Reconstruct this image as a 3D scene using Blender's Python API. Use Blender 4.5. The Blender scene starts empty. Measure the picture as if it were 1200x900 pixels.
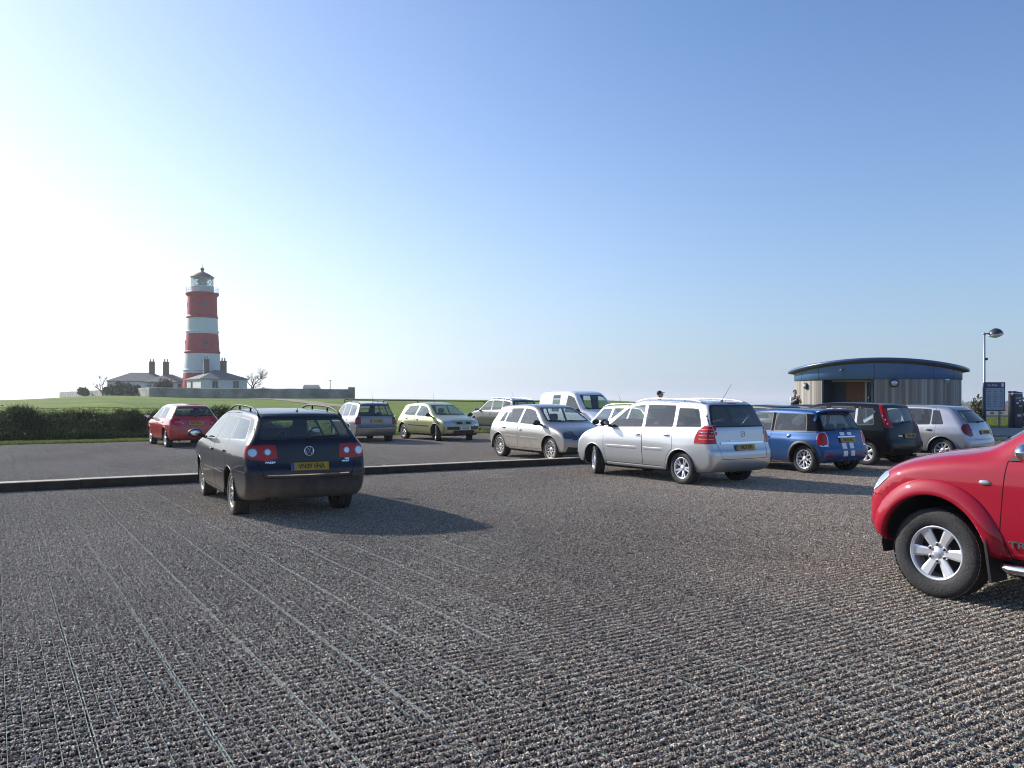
import bpy, bmesh, math, random
import numpy as np
from mathutils import Vector, Matrix, Euler
from mathutils.geometry import delaunay_2d_cdt

random.seed(7)
rng = np.random.default_rng(7)
R = math.radians
SC = bpy.context.scene
COL = SC.collection
F = 970.0          # focal length in pixels of the 1200 px wide photograph
HZ = 468.0         # horizon row
EYE = 1.65

def at(px, Y):
    return (px - 600.0) / F * Y

def zat(py, Y):
    return EYE + (HZ - py) * Y / F

# ------------------------------------------------------------------ scene helpers
def props(o, label=None, cat=None, group=None, kind=None):
    if label: o['label'] = label
    if cat: o['category'] = cat
    if group: o['group'] = group
    if kind: o['kind'] = kind
    return o

def empty(name, loc=(0, 0, 0), rz=0.0, label=None, cat=None, group=None):
    o = bpy.data.objects.new(name, None)
    o.empty_display_size = 0.3
    o.location = loc
    o.rotation_euler = (0, 0, rz)
    COL.objects.link(o)
    return props(o, label, cat, group)

def link(name, me, parent=None, mats=None):
    o = bpy.data.objects.new(name, me)
    COL.objects.link(o)
    if parent is not None: o.parent = parent
    if mats is not None:
        for m in (mats if isinstance(mats, (list, tuple)) else [mats]): me.materials.append(m)
    return o

class MB:
    """mesh builder: collects shapes, links them as one mesh"""
    def __init__(s): s.v = []; s.f = []; s.m = []; s.sm = []
    def add(s, vs, fs, mi=0, smooth=False):
        b = len(s.v)
        s.v.extend([tuple(v) for v in vs])
        for f in fs:
            s.f.append([i + b for i in f]); s.m.append(mi); s.sm.append(smooth)
    def box(s, c, d, mi=0, M=None, bev=0.0):
        x, y, z = d[0] / 2, d[1] / 2, d[2] / 2
        if bev <= 0:
            vs = [Vector((sx * x, sy * y, sz * z)) for sz in (-1, 1) for sy in (-1, 1) for sx in (-1, 1)]
            fs = [(0, 2, 3, 1), (4, 5, 7, 6), (0, 1, 5, 4), (2, 6, 7, 3), (0, 4, 6, 2), (1, 3, 7, 5)]
        else:
            bm = bmesh.new(); bmesh.ops.create_cube(bm, size=1)
            for v in bm.verts: v.co = Vector((v.co.x * d[0], v.co.y * d[1], v.co.z * d[2]))
            bmesh.ops.bevel(bm, geom=bm.edges[:], offset=bev, segments=3, affect='EDGES', profile=0.5)
            vs = [v.co.copy() for v in bm.verts]; bm.verts.index_update()
            fs = [[v.index for v in f.verts] for f in bm.faces]; bm.free()
        out = []
        for v in vs:
            if M is not None: v = M @ v
            out.append((v[0] + c[0], v[1] + c[1], v[2] + c[2]))
        s.add(out, fs, mi, bev > 0)
    def tube(s, pts, r, n=8, mi=0, cap=True, smooth=True):
        pts = [Vector(p) for p in pts]
        rs = r if isinstance(r, (list, tuple)) else [r] * len(pts)
        vs = []; prev = None
        for i, p in enumerate(pts):
            t = (pts[min(i + 1, len(pts) - 1)] - pts[max(i - 1, 0)]).normalized()
            if prev is None:
                a = Vector((0, 0, 1)) if abs(t.z) < 0.9 else Vector((1, 0, 0))
                u = t.cross(a).normalized()
            else:
                u = (prev - t * prev.dot(t)).normalized()
            prev = u; w = t.cross(u)
            for k in range(n):
                a = 2 * math.pi * k / n
                vs.append(p + (u * math.cos(a) + w * math.sin(a)) * rs[i])
        fs = []
        for i in range(len(pts) - 1):
            for k in range(n):
                k2 = (k + 1) % n
                fs.append((i * n + k, i * n + k2, (i + 1) * n + k2, (i + 1) * n + k))
        if cap:
            fs.append(tuple(range(n - 1, -1, -1))); fs.append(tuple((len(pts) - 1) * n + k for k in range(n)))
        s.add(vs, fs, mi, smooth)
    def lathe(s, prof, n=32, mi=0, M=None, smooth=True, closed=False, a0=0.0, a1=2 * math.pi):
        """prof: (radius, height) around z"""
        full = abs(a1 - a0 - 2 * math.pi) < 1e-6
        cols = n if full else n + 1
        vs = []
        for k in range(cols):
            a = a0 + (a1 - a0) * k / n
            for (r, h) in prof:
                v = Vector((r * math.cos(a), r * math.sin(a), h))
                vs.append(M @ v if M is not None else v)
        m = len(prof); fs = []
        for k in range(n):
            k2 = (k + 1) % cols
            for i in range(m - 1 + (1 if closed else 0)):
                j = (i + 1) % m
                fs.append((k * m + i, k2 * m + i, k2 * m + j, k * m + j))
        s.add(vs, fs, mi, smooth)
    def prism(s, poly, z0, z1, mi=0, M=None, smooth=False):
        n = len(poly)
        vs = [Vector((x, y, z0)) for x, y in poly] + [Vector((x, y, z1)) for x, y in poly]
        if M is not None: vs = [M @ v for v in vs]
        fs = [tuple(range(n - 1, -1, -1)), tuple(range(n, 2 * n))] + [(i, (i + 1) % n, n + (i + 1) % n, n + i) for i in range(n)]
        s.add(vs, fs, mi, smooth)
    def ell(s, c, r, mi=0, nu=16, nv=10, M=None):
        vs = []; fs = []
        for j in range(nv + 1):
            th = math.pi * j / nv
            for i in range(nu):
                ph = 2 * math.pi * i / nu
                v = Vector((r[0] * math.sin(th) * math.cos(ph), r[1] * math.sin(th) * math.sin(ph), r[2] * math.cos(th)))
                if M is not None: v = M @ v
                vs.append((v[0] + c[0], v[1] + c[1], v[2] + c[2]))
        for j in range(nv):
            for i in range(nu):
                i2 = (i + 1) % nu
                fs.append((j * nu + i, (j + 1) * nu + i, (j + 1) * nu + i2, j * nu + i2))
        s.add(vs, fs, mi, True)
    def mesh(s, name):
        me = bpy.data.meshes.new(name)
        me.from_pydata(s.v, [], s.f)
        me.polygons.foreach_set('material_index', s.m)
        me.polygons.foreach_set('use_smooth', s.sm)
        me.update()
        return me
    def build(s, name, mats, parent=None):
        return link(name, s.mesh(name), parent, mats)

def text_into(mb, txt, size, M, mi=0, ext=0.0015, align='CENTER', bold=0.0, sx=1.0):
    cu = bpy.data.curves.new('t', 'FONT'); cu.body = txt; cu.size = size; cu.extrude = ext
    cu.align_x = align; cu.align_y = 'CENTER'; cu.offset = bold; cu.resolution_u = 3
    o = bpy.data.objects.new('t', cu); COL.objects.link(o)
    dg = bpy.context.evaluated_depsgraph_get()
    me = bpy.data.meshes.new_from_object(o.evaluated_get(dg))
    S = Matrix.Diagonal((sx, 1, 1, 1))
    mb.add([M @ (S @ v.co) for v in me.vertices], [tuple(p.vertices) for p in me.polygons], mi)
    bpy.data.objects.remove(o); bpy.data.meshes.remove(me); bpy.data.curves.remove(cu)

# ------------------------------------------------------------------ materials
def new_mat(name):
    m = bpy.data.materials.new(name); m.use_nodes = True
    nt = m.node_tree; b = nt.nodes['Principled BSDF']
    return m, nt, b

def N(nt, t, **kw):
    n = nt.nodes.new(t)
    for k, v in kw.items():
        if k in n.inputs: n.inputs[k].default_value = v
        else: setattr(n, k, v)
    return n

def simple(name, col, rough=0.6, metal=0.0, coat=0.0, spec=0.5, var=0.0, vscale=8.0, bump=0.0, bscale=60.0):
    m, nt, b = new_mat(name)
    b.inputs['Base Color'].default_value = (*col, 1)
    b.inputs['Roughness'].default_value = rough
    b.inputs['Metallic'].default_value = metal
    b.inputs['Coat Weight'].default_value = coat
    b.inputs['Coat Roughness'].default_value = 0.04
    b.inputs['Specular IOR Level'].default_value = spec
    tc = None
    if var > 0:
        tc = N(nt, 'ShaderNodeTexCoord')
        no = N(nt, 'ShaderNodeTexNoise', Scale=vscale, Detail=6.0, Roughness=0.65)
        nt.links.new(tc.outputs['Object'], no.inputs['Vector'])
        r = N(nt, 'ShaderNodeMapRange')
        r.inputs['From Min'].default_value = 0.3; r.inputs['From Max'].default_value = 0.7
        r.inputs['To Min'].default_value = 1 - var; r.inputs['To Max'].default_value = 1 + var
        nt.links.new(no.outputs[0], r.inputs['Value'])
        mx = N(nt, 'ShaderNodeMix', data_type='RGBA', blend_type='MULTIPLY'); mx.inputs[0].default_value = 1
        mx.inputs[6].default_value = (*col, 1)
        nt.links.new(r.outputs[0], mx.inputs[7]); nt.links.new(mx.outputs[2], b.inputs['Base Color'])
    if bump > 0:
        tc = tc or N(nt, 'ShaderNodeTexCoord')
        n2 = N(nt, 'ShaderNodeTexNoise', Scale=bscale, Detail=5.0)
        nt.links.new(tc.outputs['Object'], n2.inputs['Vector'])
        bp = N(nt, 'ShaderNodeBump', Strength=bump, Distance=0.02)
        nt.links.new(n2.outputs[0], bp.inputs['Height']); nt.links.new(bp.outputs[0], b.inputs['Normal'])
    return m

def paint(name, col, metal=0.0, rough=0.35, dirt=0.5, dirt_h=0.55, dirt_col=(0.20, 0.165, 0.125), spec=0.5, coat=1.0):
    """car paint under clear coat, with road dirt thrown up over the lower panels"""
    m, nt, b = new_mat(name)
    tc = N(nt, 'ShaderNodeTexCoord')
    sep = N(nt, 'ShaderNodeSeparateXYZ'); nt.links.new(tc.outputs['Object'], sep.inputs[0])
    no = N(nt, 'ShaderNodeTexNoise', Scale=5.0, Detail=7.0, Roughness=0.65)
    nt.links.new(tc.outputs['Object'], no.inputs['Vector'])
    mr = N(nt, 'ShaderNodeMapRange', interpolation_type='SMOOTHSTEP')
    mr.inputs['From Min'].default_value = 0.15; mr.inputs['From Max'].default_value = dirt_h + 0.15
    mr.inputs['To Min'].default_value = 1.0; mr.inputs['To Max'].default_value = 0.0
    nt.links.new(sep.outputs[2], mr.inputs['Value'])
    mn = N(nt, 'ShaderNodeMapRange')
    mn.inputs['From Min'].default_value = 0.3; mn.inputs['From Max'].default_value = 0.75
    mn.inputs['To Min'].default_value = 0.65; mn.inputs['To Max'].default_value = 1.25
    nt.links.new(no.outputs[0], mn.inputs['Value'])
    mu = N(nt, 'ShaderNodeMath', operation='MULTIPLY'); nt.links.new(mr.outputs[0], mu.inputs[0]); nt.links.new(mn.outputs[0], mu.inputs[1])
    mu2 = N(nt, 'ShaderNodeMath', operation='MULTIPLY', use_clamp=True); nt.links.new(mu.outputs[0], mu2.inputs[0]); mu2.inputs[1].default_value = dirt
    mx = N(nt, 'ShaderNodeMix', data_type='RGBA')
    mx.inputs[6].default_value = (*col, 1); mx.inputs[7].default_value = (*dirt_col, 1)
    nt.links.new(mu2.outputs[0], mx.inputs[0]); nt.links.new(mx.outputs[2], b.inputs['Base Color'])
    cl = N(nt, 'ShaderNodeMath', operation='SUBTRACT', use_clamp=True); cl.inputs[0].default_value = 1.0
    nt.links.new(mu2.outputs[0], cl.inputs[1])
    m2 = N(nt, 'ShaderNodeMath', operation='MULTIPLY'); nt.links.new(cl.outputs[0], m2.inputs[0]); m2.inputs[1].default_value = metal
    nt.links.new(m2.outputs[0], b.inputs['Metallic'])
    mc_ = N(nt, 'ShaderNodeMath', operation='MULTIPLY'); nt.links.new(cl.outputs[0], mc_.inputs[0]); mc_.inputs[1].default_value = coat; nt.links.new(mc_.outputs[0], b.inputs['Coat Weight'])
    # a light film of dust breaks up the clear coat
    n3 = N(nt, 'ShaderNodeTexNoise', Scale=14.0, Detail=6.0)
    nt.links.new(tc.outputs['Object'], n3.inputs['Vector'])
    m3 = N(nt, 'ShaderNodeMapRange'); m3.inputs['To Min'].default_value = 0.01; m3.inputs['To Max'].default_value = 0.05
    nt.links.new(n3.outputs[0], m3.inputs['Value']); nt.links.new(m3.outputs[0], b.inputs['Coat Roughness'])
    b.inputs['Roughness'].default_value = rough
    b.inputs['Specular IOR Level'].default_value = spec
    return m

def glass(name, tint=(0.70, 0.78, 0.76), ior=1.75):
    m = bpy.data.materials.new(name); m.use_nodes = True
    nt = m.node_tree; nt.nodes.clear()
    out = N(nt, 'ShaderNodeOutputMaterial')
    tr = N(nt, 'ShaderNodeBsdfTransparent'); tr.inputs[0].default_value = (*tint, 1)
    gl = N(nt, 'ShaderNodeBsdfGlossy', Roughness=0.015); gl.inputs[0].default_value = (1, 1, 1, 1)
    fr = N(nt, 'ShaderNodeFresnel', IOR=ior)
    ge = N(nt, 'ShaderNodeNewGeometry'); mi_ = N(nt, 'ShaderNodeMapRange')   # a pane reflects the same from inside and outside
    mi_.inputs['To Min'].default_value = ior; mi_.inputs['To Max'].default_value = 1 / ior
    nt.links.new(ge.outputs['Backfacing'], mi_.inputs['Value']); nt.links.new(mi_.outputs[0], fr.inputs['IOR'])
    mx = N(nt, 'ShaderNodeMixShader')
    nt.links.new(fr.outputs[0], mx.inputs[0]); nt.links.new(tr.outputs[0], mx.inputs[1]); nt.links.new(gl.outputs[0], mx.inputs[2])
    # thin dust film
    df = N(nt, 'ShaderNodeBsdfDiffuse'); df.inputs[0].default_value = (0.5, 0.48, 0.44, 1)
    mx2 = N(nt, 'ShaderNodeMixShader'); mx2.inputs[0].default_value = 0.06
    nt.links.new(mx.outputs[0], mx2.inputs[1]); nt.links.new(df.outputs[0], mx2.inputs[2])
    nt.links.new(mx2.outputs[0], out.inputs[0])
    return m

def attr_mat(name, stops, attr='tone', rough=0.8, spec=0.4, bump=0.0, bscale=200.0, transl=0.0, patch=False):
    """colour from a per-face tone attribute"""
    m, nt, b = new_mat(name)
    a = N(nt, 'ShaderNodeAttribute'); a.attribute_name = attr
    cr = N(nt, 'ShaderNodeValToRGB')
    el = cr.color_ramp.elements
    while len(el) < len(stops): el.new(0.5)
    for e, (p, c) in zip(el, stops): e.position = p; e.color = (*c, 1)
    nt.links.new(a.outputs['Fac'], cr.inputs[0])
    if patch:
        pa = N(nt, 'ShaderNodeAttribute'); pa.attribute_type = 'INSTANCER'; pa.attribute_name = 'patch'; ad = N(nt, 'ShaderNodeMath', operation='ADD'); ad.inputs[1].default_value = 1.0; nt.links.new(pa.outputs['Fac'], ad.inputs[0])
        vm = N(nt, 'ShaderNodeVectorMath', operation='SCALE'); nt.links.new(cr.outputs[0], vm.inputs[0]); nt.links.new(ad.outputs[0], vm.inputs['Scale']); nt.links.new(vm.outputs[0], b.inputs['Base Color'])
    else: nt.links.new(cr.outputs[0], b.inputs['Base Color'])
    b.inputs['Roughness'].default_value = rough; b.inputs['Specular IOR Level'].default_value = spec
    if transl > 0:
        out = nt.nodes['Material Output']
        tl = N(nt, 'ShaderNodeBsdfTranslucent'); nt.links.new(cr.outputs[0], tl.inputs[0])
        mx = N(nt, 'ShaderNodeMixShader'); mx.inputs[0].default_value = transl
        nt.links.new(b.outputs[0], mx.inputs[1]); nt.links.new(tl.outputs[0], mx.inputs[2]); nt.links.new(mx.outputs[0], out.inputs[0])
    if bump > 0:
        tc = N(nt, 'ShaderNodeTexCoord')
        n2 = N(nt, 'ShaderNodeTexNoise', Scale=bscale, Detail=4.0)
        nt.links.new(tc.outputs['Object'], n2.inputs['Vector'])
        bp = N(nt, 'ShaderNodeBump', Strength=bump, Distance=0.01)
        nt.links.new(n2.outputs[0], bp.inputs['Height']); nt.links.new(bp.outputs[0], b.inputs['Normal'])
    return m

M = {}
M['black'] = simple('black_plastic', (0.02, 0.02, 0.022), 0.55)
M['black_gloss'] = simple('gloss_black', (0.005, 0.006, 0.011), 0.12, spec=.12)
M['rail_black'] = simple('black_rail', (0.008, 0.008, 0.009), 0.5, spec=.2)
M['gap'] = simple('shut_line', (0.006, 0.006, 0.006), 0.9, spec=0.1)
M['trim'] = simple('cabin_trim', (0.045, 0.045, 0.05), 0.85)
M['seat'] = simple('seat_cloth', (0.05, 0.052, 0.06), 0.95, var=0.3, vscale=30)
M['under'] = simple('underside', (0.015, 0.015, 0.015), 0.9)
M['tyre'] = simple('tyre_rubber', (0.028, 0.027, 0.027), 0.75, var=0.4, vscale=12, bump=0.3, bscale=70)
M['tyre_dusty'] = simple('dusty_tyre_rubber', (0.055, 0.05, 0.045), 0.85, var=0.35, vscale=9, bump=0.3, bscale=70)
M['alloy'] = simple('alloy', (0.80, 0.80, 0.82), 0.32, 0.6)
M['alloy_grey'] = simple('brake_dusted_alloy', (0.52, 0.48, 0.43), 0.5, 0.4, var=0.25, vscale=12)
M['cover'] = simple('plastic_wheel_cover', (0.55, 0.56, 0.58), 0.4, 0.3)
M['disc'] = simple('brake_disc', (0.06, 0.055, 0.05), 0.5, 0.7)
M['chrome'] = simple('chrome', (0.75, 0.76, 0.78), 0.08, 1.0)
M['glass'] = glass('car_glass')
M['glass_dark'] = glass('tinted_rear_glass', (0.16, 0.18, 0.18))
M['mirror'] = simple('mirror_glass', (0.8, 0.82, 0.84), 0.02, 1.0)
M['red_lens'] = simple('red_lens', (0.40, 0.003, 0.006), 0.2, coat=.35, spec=.3)
M['dark_lens'] = simple('smoked_red_lens', (0.17, 0.010, 0.016), 0.15, coat=.4, spec=.3)
M['clear_lens'] = simple('clear_lens', (0.52, 0.55, 0.60), 0.12, 0.5, coat=1.0)
M['dark_lamp'] = simple('dark_headlamp', (0.07, 0.075, 0.09), 0.12, 0.3, coat=1.0)
M['amber'] = simple('amber_lens', (0.6, 0.2, 0.02), 0.2, coat=1.0)
M['plate_y'] = simple('yellow_number_plate', (0.46, 0.29, 0.02), 0.4, spec=0.3, var=0.1)
M['plate_w'] = simple('white_number_plate', (0.7, 0.7, 0.68), 0.4)
M['plate_b'] = simple('plate_blue', (0.02, 0.06, 0.3), 0.4)
M['ink'] = simple('plate_lettering', (0.012, 0.012, 0.012), 0.5)
M['white'] = simple('white_stripe', (0.8, 0.8, 0.8), 0.3, coat=0.6)

# ------------------------------------------------------------------ car maker
def chaikin(p, it, closed=True):
    p = [tuple(q) for q in p]
    for _ in range(it):
        o = []; n = len(p)
        for i in range(n if closed else n - 1):
            a = p[i]; b = p[(i + 1) % n]
            o.append((a[0] * .75 + b[0] * .25, a[1] * .75 + b[1] * .25))
            o.append((a[0] * .25 + b[0] * .75, a[1] * .25 + b[1] * .75))
        if not closed: o = [p[0]] + o + [p[-1]]
        p = o
    return p

def inset(poly, d):
    n = len(poly); A = sum(poly[i][0] * poly[(i + 1) % n][1] - poly[(i + 1) % n][0] * poly[i][1] for i in range(n))
    s = 1.0 if A > 0 else -1.0
    out = []
    for i in range(n):
        p0 = Vector(poly[i - 1]); p1 = Vector(poly[i]); p2 = Vector(poly[(i + 1) % n])
        e1 = (p1 - p0).normalized(); e2 = (p2 - p1).normalized()
        n1 = Vector((-e1.y, e1.x)) * s; n2 = Vector((-e2.y, e2.x)) * s
        b = n1 + n2
        if b.length < 1e-6: b = n1
        b.normalize()
        k = d / max(0.5, b.dot(n1))
        out.append((p1.x + b.x * k, p1.y + b.y * k))
    return out

def rounded(poly, r, k=3):
    n = len(poly); out = []
    for i in range(n):
        a = Vector(poly[i - 1]); b = Vector(poly[i]); c = Vector(poly[(i + 1) % n])
        u = a - b; v = c - b
        if u.length < 1e-4 or v.length < 1e-4: continue
        if u.normalized().dot(v.normalized()) < -.94: out.append((b.x, b.y)); continue
        d = min(r, u.length * .45, v.length * .45); p0 = b + u.normalized() * d; p1 = b + v.normalized() * d
        for j in range(k + 1):
            t = j / k; q = p0 * (1 - t) ** 2 + b * 2 * t * (1 - t) + p1 * t * t; out.append((q.x, q.y))
    return out

def inpoly(x, y, P):
    ins = False; n = len(P); j = n - 1
    for i in range(n):
        xi, yi = P[i]; xj, yj = P[j]
        if (yi > y) != (yj > y) and x < (xj - xi) * (y - yi) / (yj - yi) + xi: ins = not ins
        j = i
    return ins

def sstep(t):
    t = np.clip(t, 0, 1); return t * t * (3 - 2 * t)

class Shell:
    def __init__(s, sp):
        s.sp = sp
        prof = np.array(chaikin(sp['prof'], 2))
        s.prof = prof
        s.x0, s.x1 = prof[:, 0].min(), prof[:, 0].max(); s.z0, s.z1 = prof[:, 1].min(), prof[:, 1].max()
        g = 0.0125; pad = 0.5
        s.gx = np.arange(s.x0 - pad, s.x1 + pad, g); s.gz = np.arange(s.z0 - pad, s.z1 + pad, g); s.g = g
        X, Z = np.meshgrid(s.gx, s.gz, indexing='ij')
        D = np.full(X.shape, 1e9); ins = np.zeros(X.shape, bool)
        A = prof; B = np.roll(prof, -1, 0)
        for a, b in zip(A, B):
            e = b - a; L2 = e @ e
            if L2 < 1e-12: continue
            t = np.clip(((X - a[0]) * e[0] + (Z - a[1]) * e[1]) / L2, 0, 1)
            dx = X - a[0] - t * e[0]; dz = Z - a[1] - t * e[1]
            D = np.minimum(D, dx * dx + dz * dz)
            if a[1] != b[1]:
                c = ((a[1] > Z) != (b[1] > Z)) & (X < (b[0] - a[0]) * (Z - a[1]) / (b[1] - a[1]) + a[0])
                ins ^= c
        D = np.sqrt(D); D[ins] *= -1
        s.D = D
        wz = sp['wz']; s.wz = np.array(chaikin(wz, 2, False))
        s.cf = sp.get('cf', .22); s.cr = sp.get('cr', .16); s.cz = sp.get('cz', .045)
        s.r = sp.get('r', .09)
    def ztop(s, x):
        p = s.prof; zs = []
        for a, b in zip(p, np.roll(p, -1, 0)):
            if (a[0] - x) * (b[0] - x) <= 0 and a[0] != b[0]:
                zs.append(a[1] + (b[1] - a[1]) * (x - a[0]) / (b[0] - a[0]))
        return max(zs) if zs else s.z0
    def W(s, z): return float(np.interp(z, s.wz[:, 0], s.wz[:, 1]))
    def f(s, P):
        x, y, z = P[:, 0], np.abs(P[:, 1]), P[:, 2]
        xw = x + s.cf * y * y * sstep(x / .9) - s.cr * y * y * sstep(-x / .9)
        zw = z + s.cz * y * y * sstep((z - .7) / .4)
        i = np.clip((xw - s.gx[0]) / s.g, 0, len(s.gx) - 1.001); j = np.clip((zw - s.gz[0]) / s.g, 0, len(s.gz) - 1.001)
        ii = i.astype(int); jj = j.astype(int); fi = i - ii; fj = j - jj
        D = s.D
        dp = D[ii, jj] * (1 - fi) * (1 - fj) + D[ii + 1, jj] * fi * (1 - fj) + D[ii, jj + 1] * (1 - fi) * fj + D[ii + 1, jj + 1] * fi * fj
        w = np.interp(z, s.wz[:, 0], s.wz[:, 1])
        tf, tr = s.sp.get('tf', .10), s.sp.get('tr', .07)
        w = w * (1 - tf * np.clip((x - .9) / (s.x1 - .9), 0, 1) ** 2 - tr * np.clip((-x - .9) / (-s.x0 - .9), 0, 1) ** 2)
        gt = s.sp.get('gt', .04)
        w = w - gt * sstep((z - .95) / .3) * np.clip((-x) / (-s.x0), 0, 1) ** 2
        bl = s.sp.get('bulge', .012)
        for ax in (-s.sp['wb'] / 2, s.sp['wb'] / 2):
            w = w + bl * np.exp(-((x - ax) / .38) ** 2) * sstep((.85 - z) / .25)
        ds = y - w
        r = s.r
        h = np.maximum(r - np.abs(dp - ds), 0) / r
        return np.maximum(dp, ds) + h * h * r * .25
    def grad(s, P):
        e = .006; G = np.zeros_like(P)
        for k in range(3):
            d = np.zeros(3); d[k] = e
            G[:, k] = s.f(P + d) - s.f(P - d)
        n = np.linalg.norm(G, axis=1); n[n < 1e-9] = 1
        return G / n[:, None]
    def cast(s, O, D, tmax=3.5):
        lo = np.zeros(len(O)); hi = np.full(len(O), tmax)
        for _ in range(26 if len(O) > 1 else 16):
            mid = (lo + hi) / 2
            v = s.f(O + D * mid[:, None]) > 0
            hi = np.where(v, mid, hi); lo = np.where(v, lo, mid)
        return O + D * ((lo + hi) / 2)[:, None]
    def side_pt(s, x, z, sgn=1):
        return s.cast(np.array([[x, 0, z]]), np.array([[0, sgn, 0.]]), 1.4)[0]
    def rear_pt(s, y, z):
        return s.cast(np.array([[0, y, z]]), np.array([[-1., 0, 0]]), 3.2)[0]
    def front_pt(s, y, z):
        return s.cast(np.array([[.5, y, z]]), np.array([[1., 0, 0]]), 3.0)[0]
    def top_pt(s, x, y):
        return s.cast(np.array([[x, y, .6]]), np.array([[0., 0, 1.]]), 1.6)[0]

def shell_mesh(sh, res):
    sp = sh.sp
    zs = .60; m = .72
    xa, xb = sh.x0 + m, sh.x1 - m
    nphi = int(2 * math.pi * .86 / res) // 2 * 2
    ncap = int(math.pi / 2 * .80 / res)
    rings = []
    ph = np.linspace(0, 2 * np.pi, nphi, endpoint=False)
    rad = np.stack([np.zeros(nphi), np.cos(ph), np.sin(ph)], 1)
    O = []; D = []
    for k in range(1, ncap):
        a = math.pi / 2 * k / ncap
        O.append(np.tile([xa, 0, zs], (nphi, 1))); D.append(rad * math.sin(a) + np.array([-math.cos(a), 0, 0]))
    nx = max(4, int((xb - xa) / res))
    for x in np.linspace(xa, xb, nx):
        O.append(np.tile([x, 0, zs], (nphi, 1))); D.append(rad.copy())
    for k in range(ncap - 1, 0, -1):
        a = math.pi / 2 * k / ncap
        O.append(np.tile([xb, 0, zs], (nphi, 1))); D.append(rad * math.sin(a) + np.array([math.cos(a), 0, 0]))
    nr = len(O)
    O.append(np.array([[xa, 0, zs]])); D.append(np.array([[-1., 0, 0]]))
    O.append(np.array([[xb, 0, zs]])); D.append(np.array([[1., 0, 0]]))
    P = sh.cast(np.concatenate(O), np.concatenate(D))
    bm = bmesh.new()
    vs = [bm.verts.new(p) for p in P]
    for i in range(nr - 1):
        for k in range(nphi):
            k2 = (k + 1) % nphi
            bm.faces.new((vs[i * nphi + k], vs[(i + 1) * nphi + k], vs[(i + 1) * nphi + k2], vs[i * nphi + k2]))
    for k in range(nphi):
        k2 = (k + 1) % nphi
        bm.faces.new((vs[nr * nphi], vs[k], vs[k2]))
        bm.faces.new((vs[nr * nphi + 1], vs[(nr - 1) * nphi + k2], vs[(nr - 1) * nphi + k]))
    bm.normal_update()
    # outward?
    bm.faces.ensure_lookup_table(); f = bm.faces[nphi * (nr // 2)]
    c = f.calc_center_median()
    if f.normal.dot(Vector((0, c.y, c.z - zs))) < 0:
        bmesh.ops.reverse_faces(bm, faces=bm.faces[:])
    return bm

VIEW = {'side': (0, 2), 'rear': (1, 2), 'front': (1, 2), 'top': (0, 1)}
def vcond(view, side, c, n, loose=False):
    if view == 'side':
        if loose: return c.y * side > .5
        return c.y * side > .15 and n.y * side > .22
    if view == 'rear': return n.x < -.18 and c.x < -.3
    if view == 'front': return n.x > .10 and c.x > -.2
    if view == 'top': return n.z > .4
    return False

KINDS = [('side', 1), ('side', -1), ('rear', 1), ('front', 1), ('top', 1)]
def sort_faces(faces, bins):
    for f in faces:
        c = f.calc_center_median(); n = f.normal
        for k in KINDS:
            if vcond(k[0], k[1], c, n): bins[k].append(f)
        if abs(c.y) > .5: bins['loose', 1 if c.y > 0 else -1].append(f)

def cut(bm, view, side, poly, pad, loose=False, bins=None):
    a, b = VIEW[view]
    xs = [p[0] for p in poly]; ys = [p[1] for p in poly]
    X0, X1, Y0, Y1 = min(xs) - pad, max(xs) + pad, min(ys) - pad, max(ys) + pad
    cand = []
    src = bins['loose', side] if loose else bins[view, side if view == 'side' else 1]
    for f in src:
        c = f.verts[0].co
        if X0 < c[a] < X1 and Y0 < c[b] < Y1: cand.append(f)
    old = set(cand)
    n = len(poly)
    for i in range(n):
        p = poly[i]; q = poly[(i + 1) % n]
        ex, ey = q[0] - p[0], q[1] - p[1]
        L = math.hypot(ex, ey)
        if L < 1e-5: continue
        nx, ny = -ey / L, ex / L
        x0, x1 = min(p[0], q[0]) - 1e-4, max(p[0], q[0]) + 1e-4; y0, y1 = min(p[1], q[1]) - 1e-4, max(p[1], q[1]) + 1e-4
        sel = []; rest = []
        for f in cand:
            fx = [v.co[a] for v in f.verts]; fy = [v.co[b] for v in f.verts]
            if max(fx) < x0 or min(fx) > x1 or max(fy) < y0 or min(fy) > y1: rest.append(f); continue
            ds = [(X - p[0]) * nx + (Y - p[1]) * ny for X, Y in zip(fx, fy)]
            if min(ds) > -1e-5 or max(ds) < 1e-5: rest.append(f); continue
            sel.append(f)
        if not sel: cand = rest; continue
        geom = set(sel)
        for f in sel:
            geom.update(f.edges); geom.update(f.verts)
        co = [0, 0, 0]; co[a] = p[0]; co[b] = p[1]
        no = [0, 0, 0]; no[a] = nx; no[b] = ny
        r = bmesh.ops.bisect_plane(bm, geom=list(geom), dist=1e-5, plane_co=co, plane_no=no)
        cand = rest + [g for g in r['geom'] if isinstance(g, bmesh.types.BMFace)]
    new = [f for f in cand if f not in old]
    for f in new: f.normal_update()
    sort_faces(new, bins)

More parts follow.
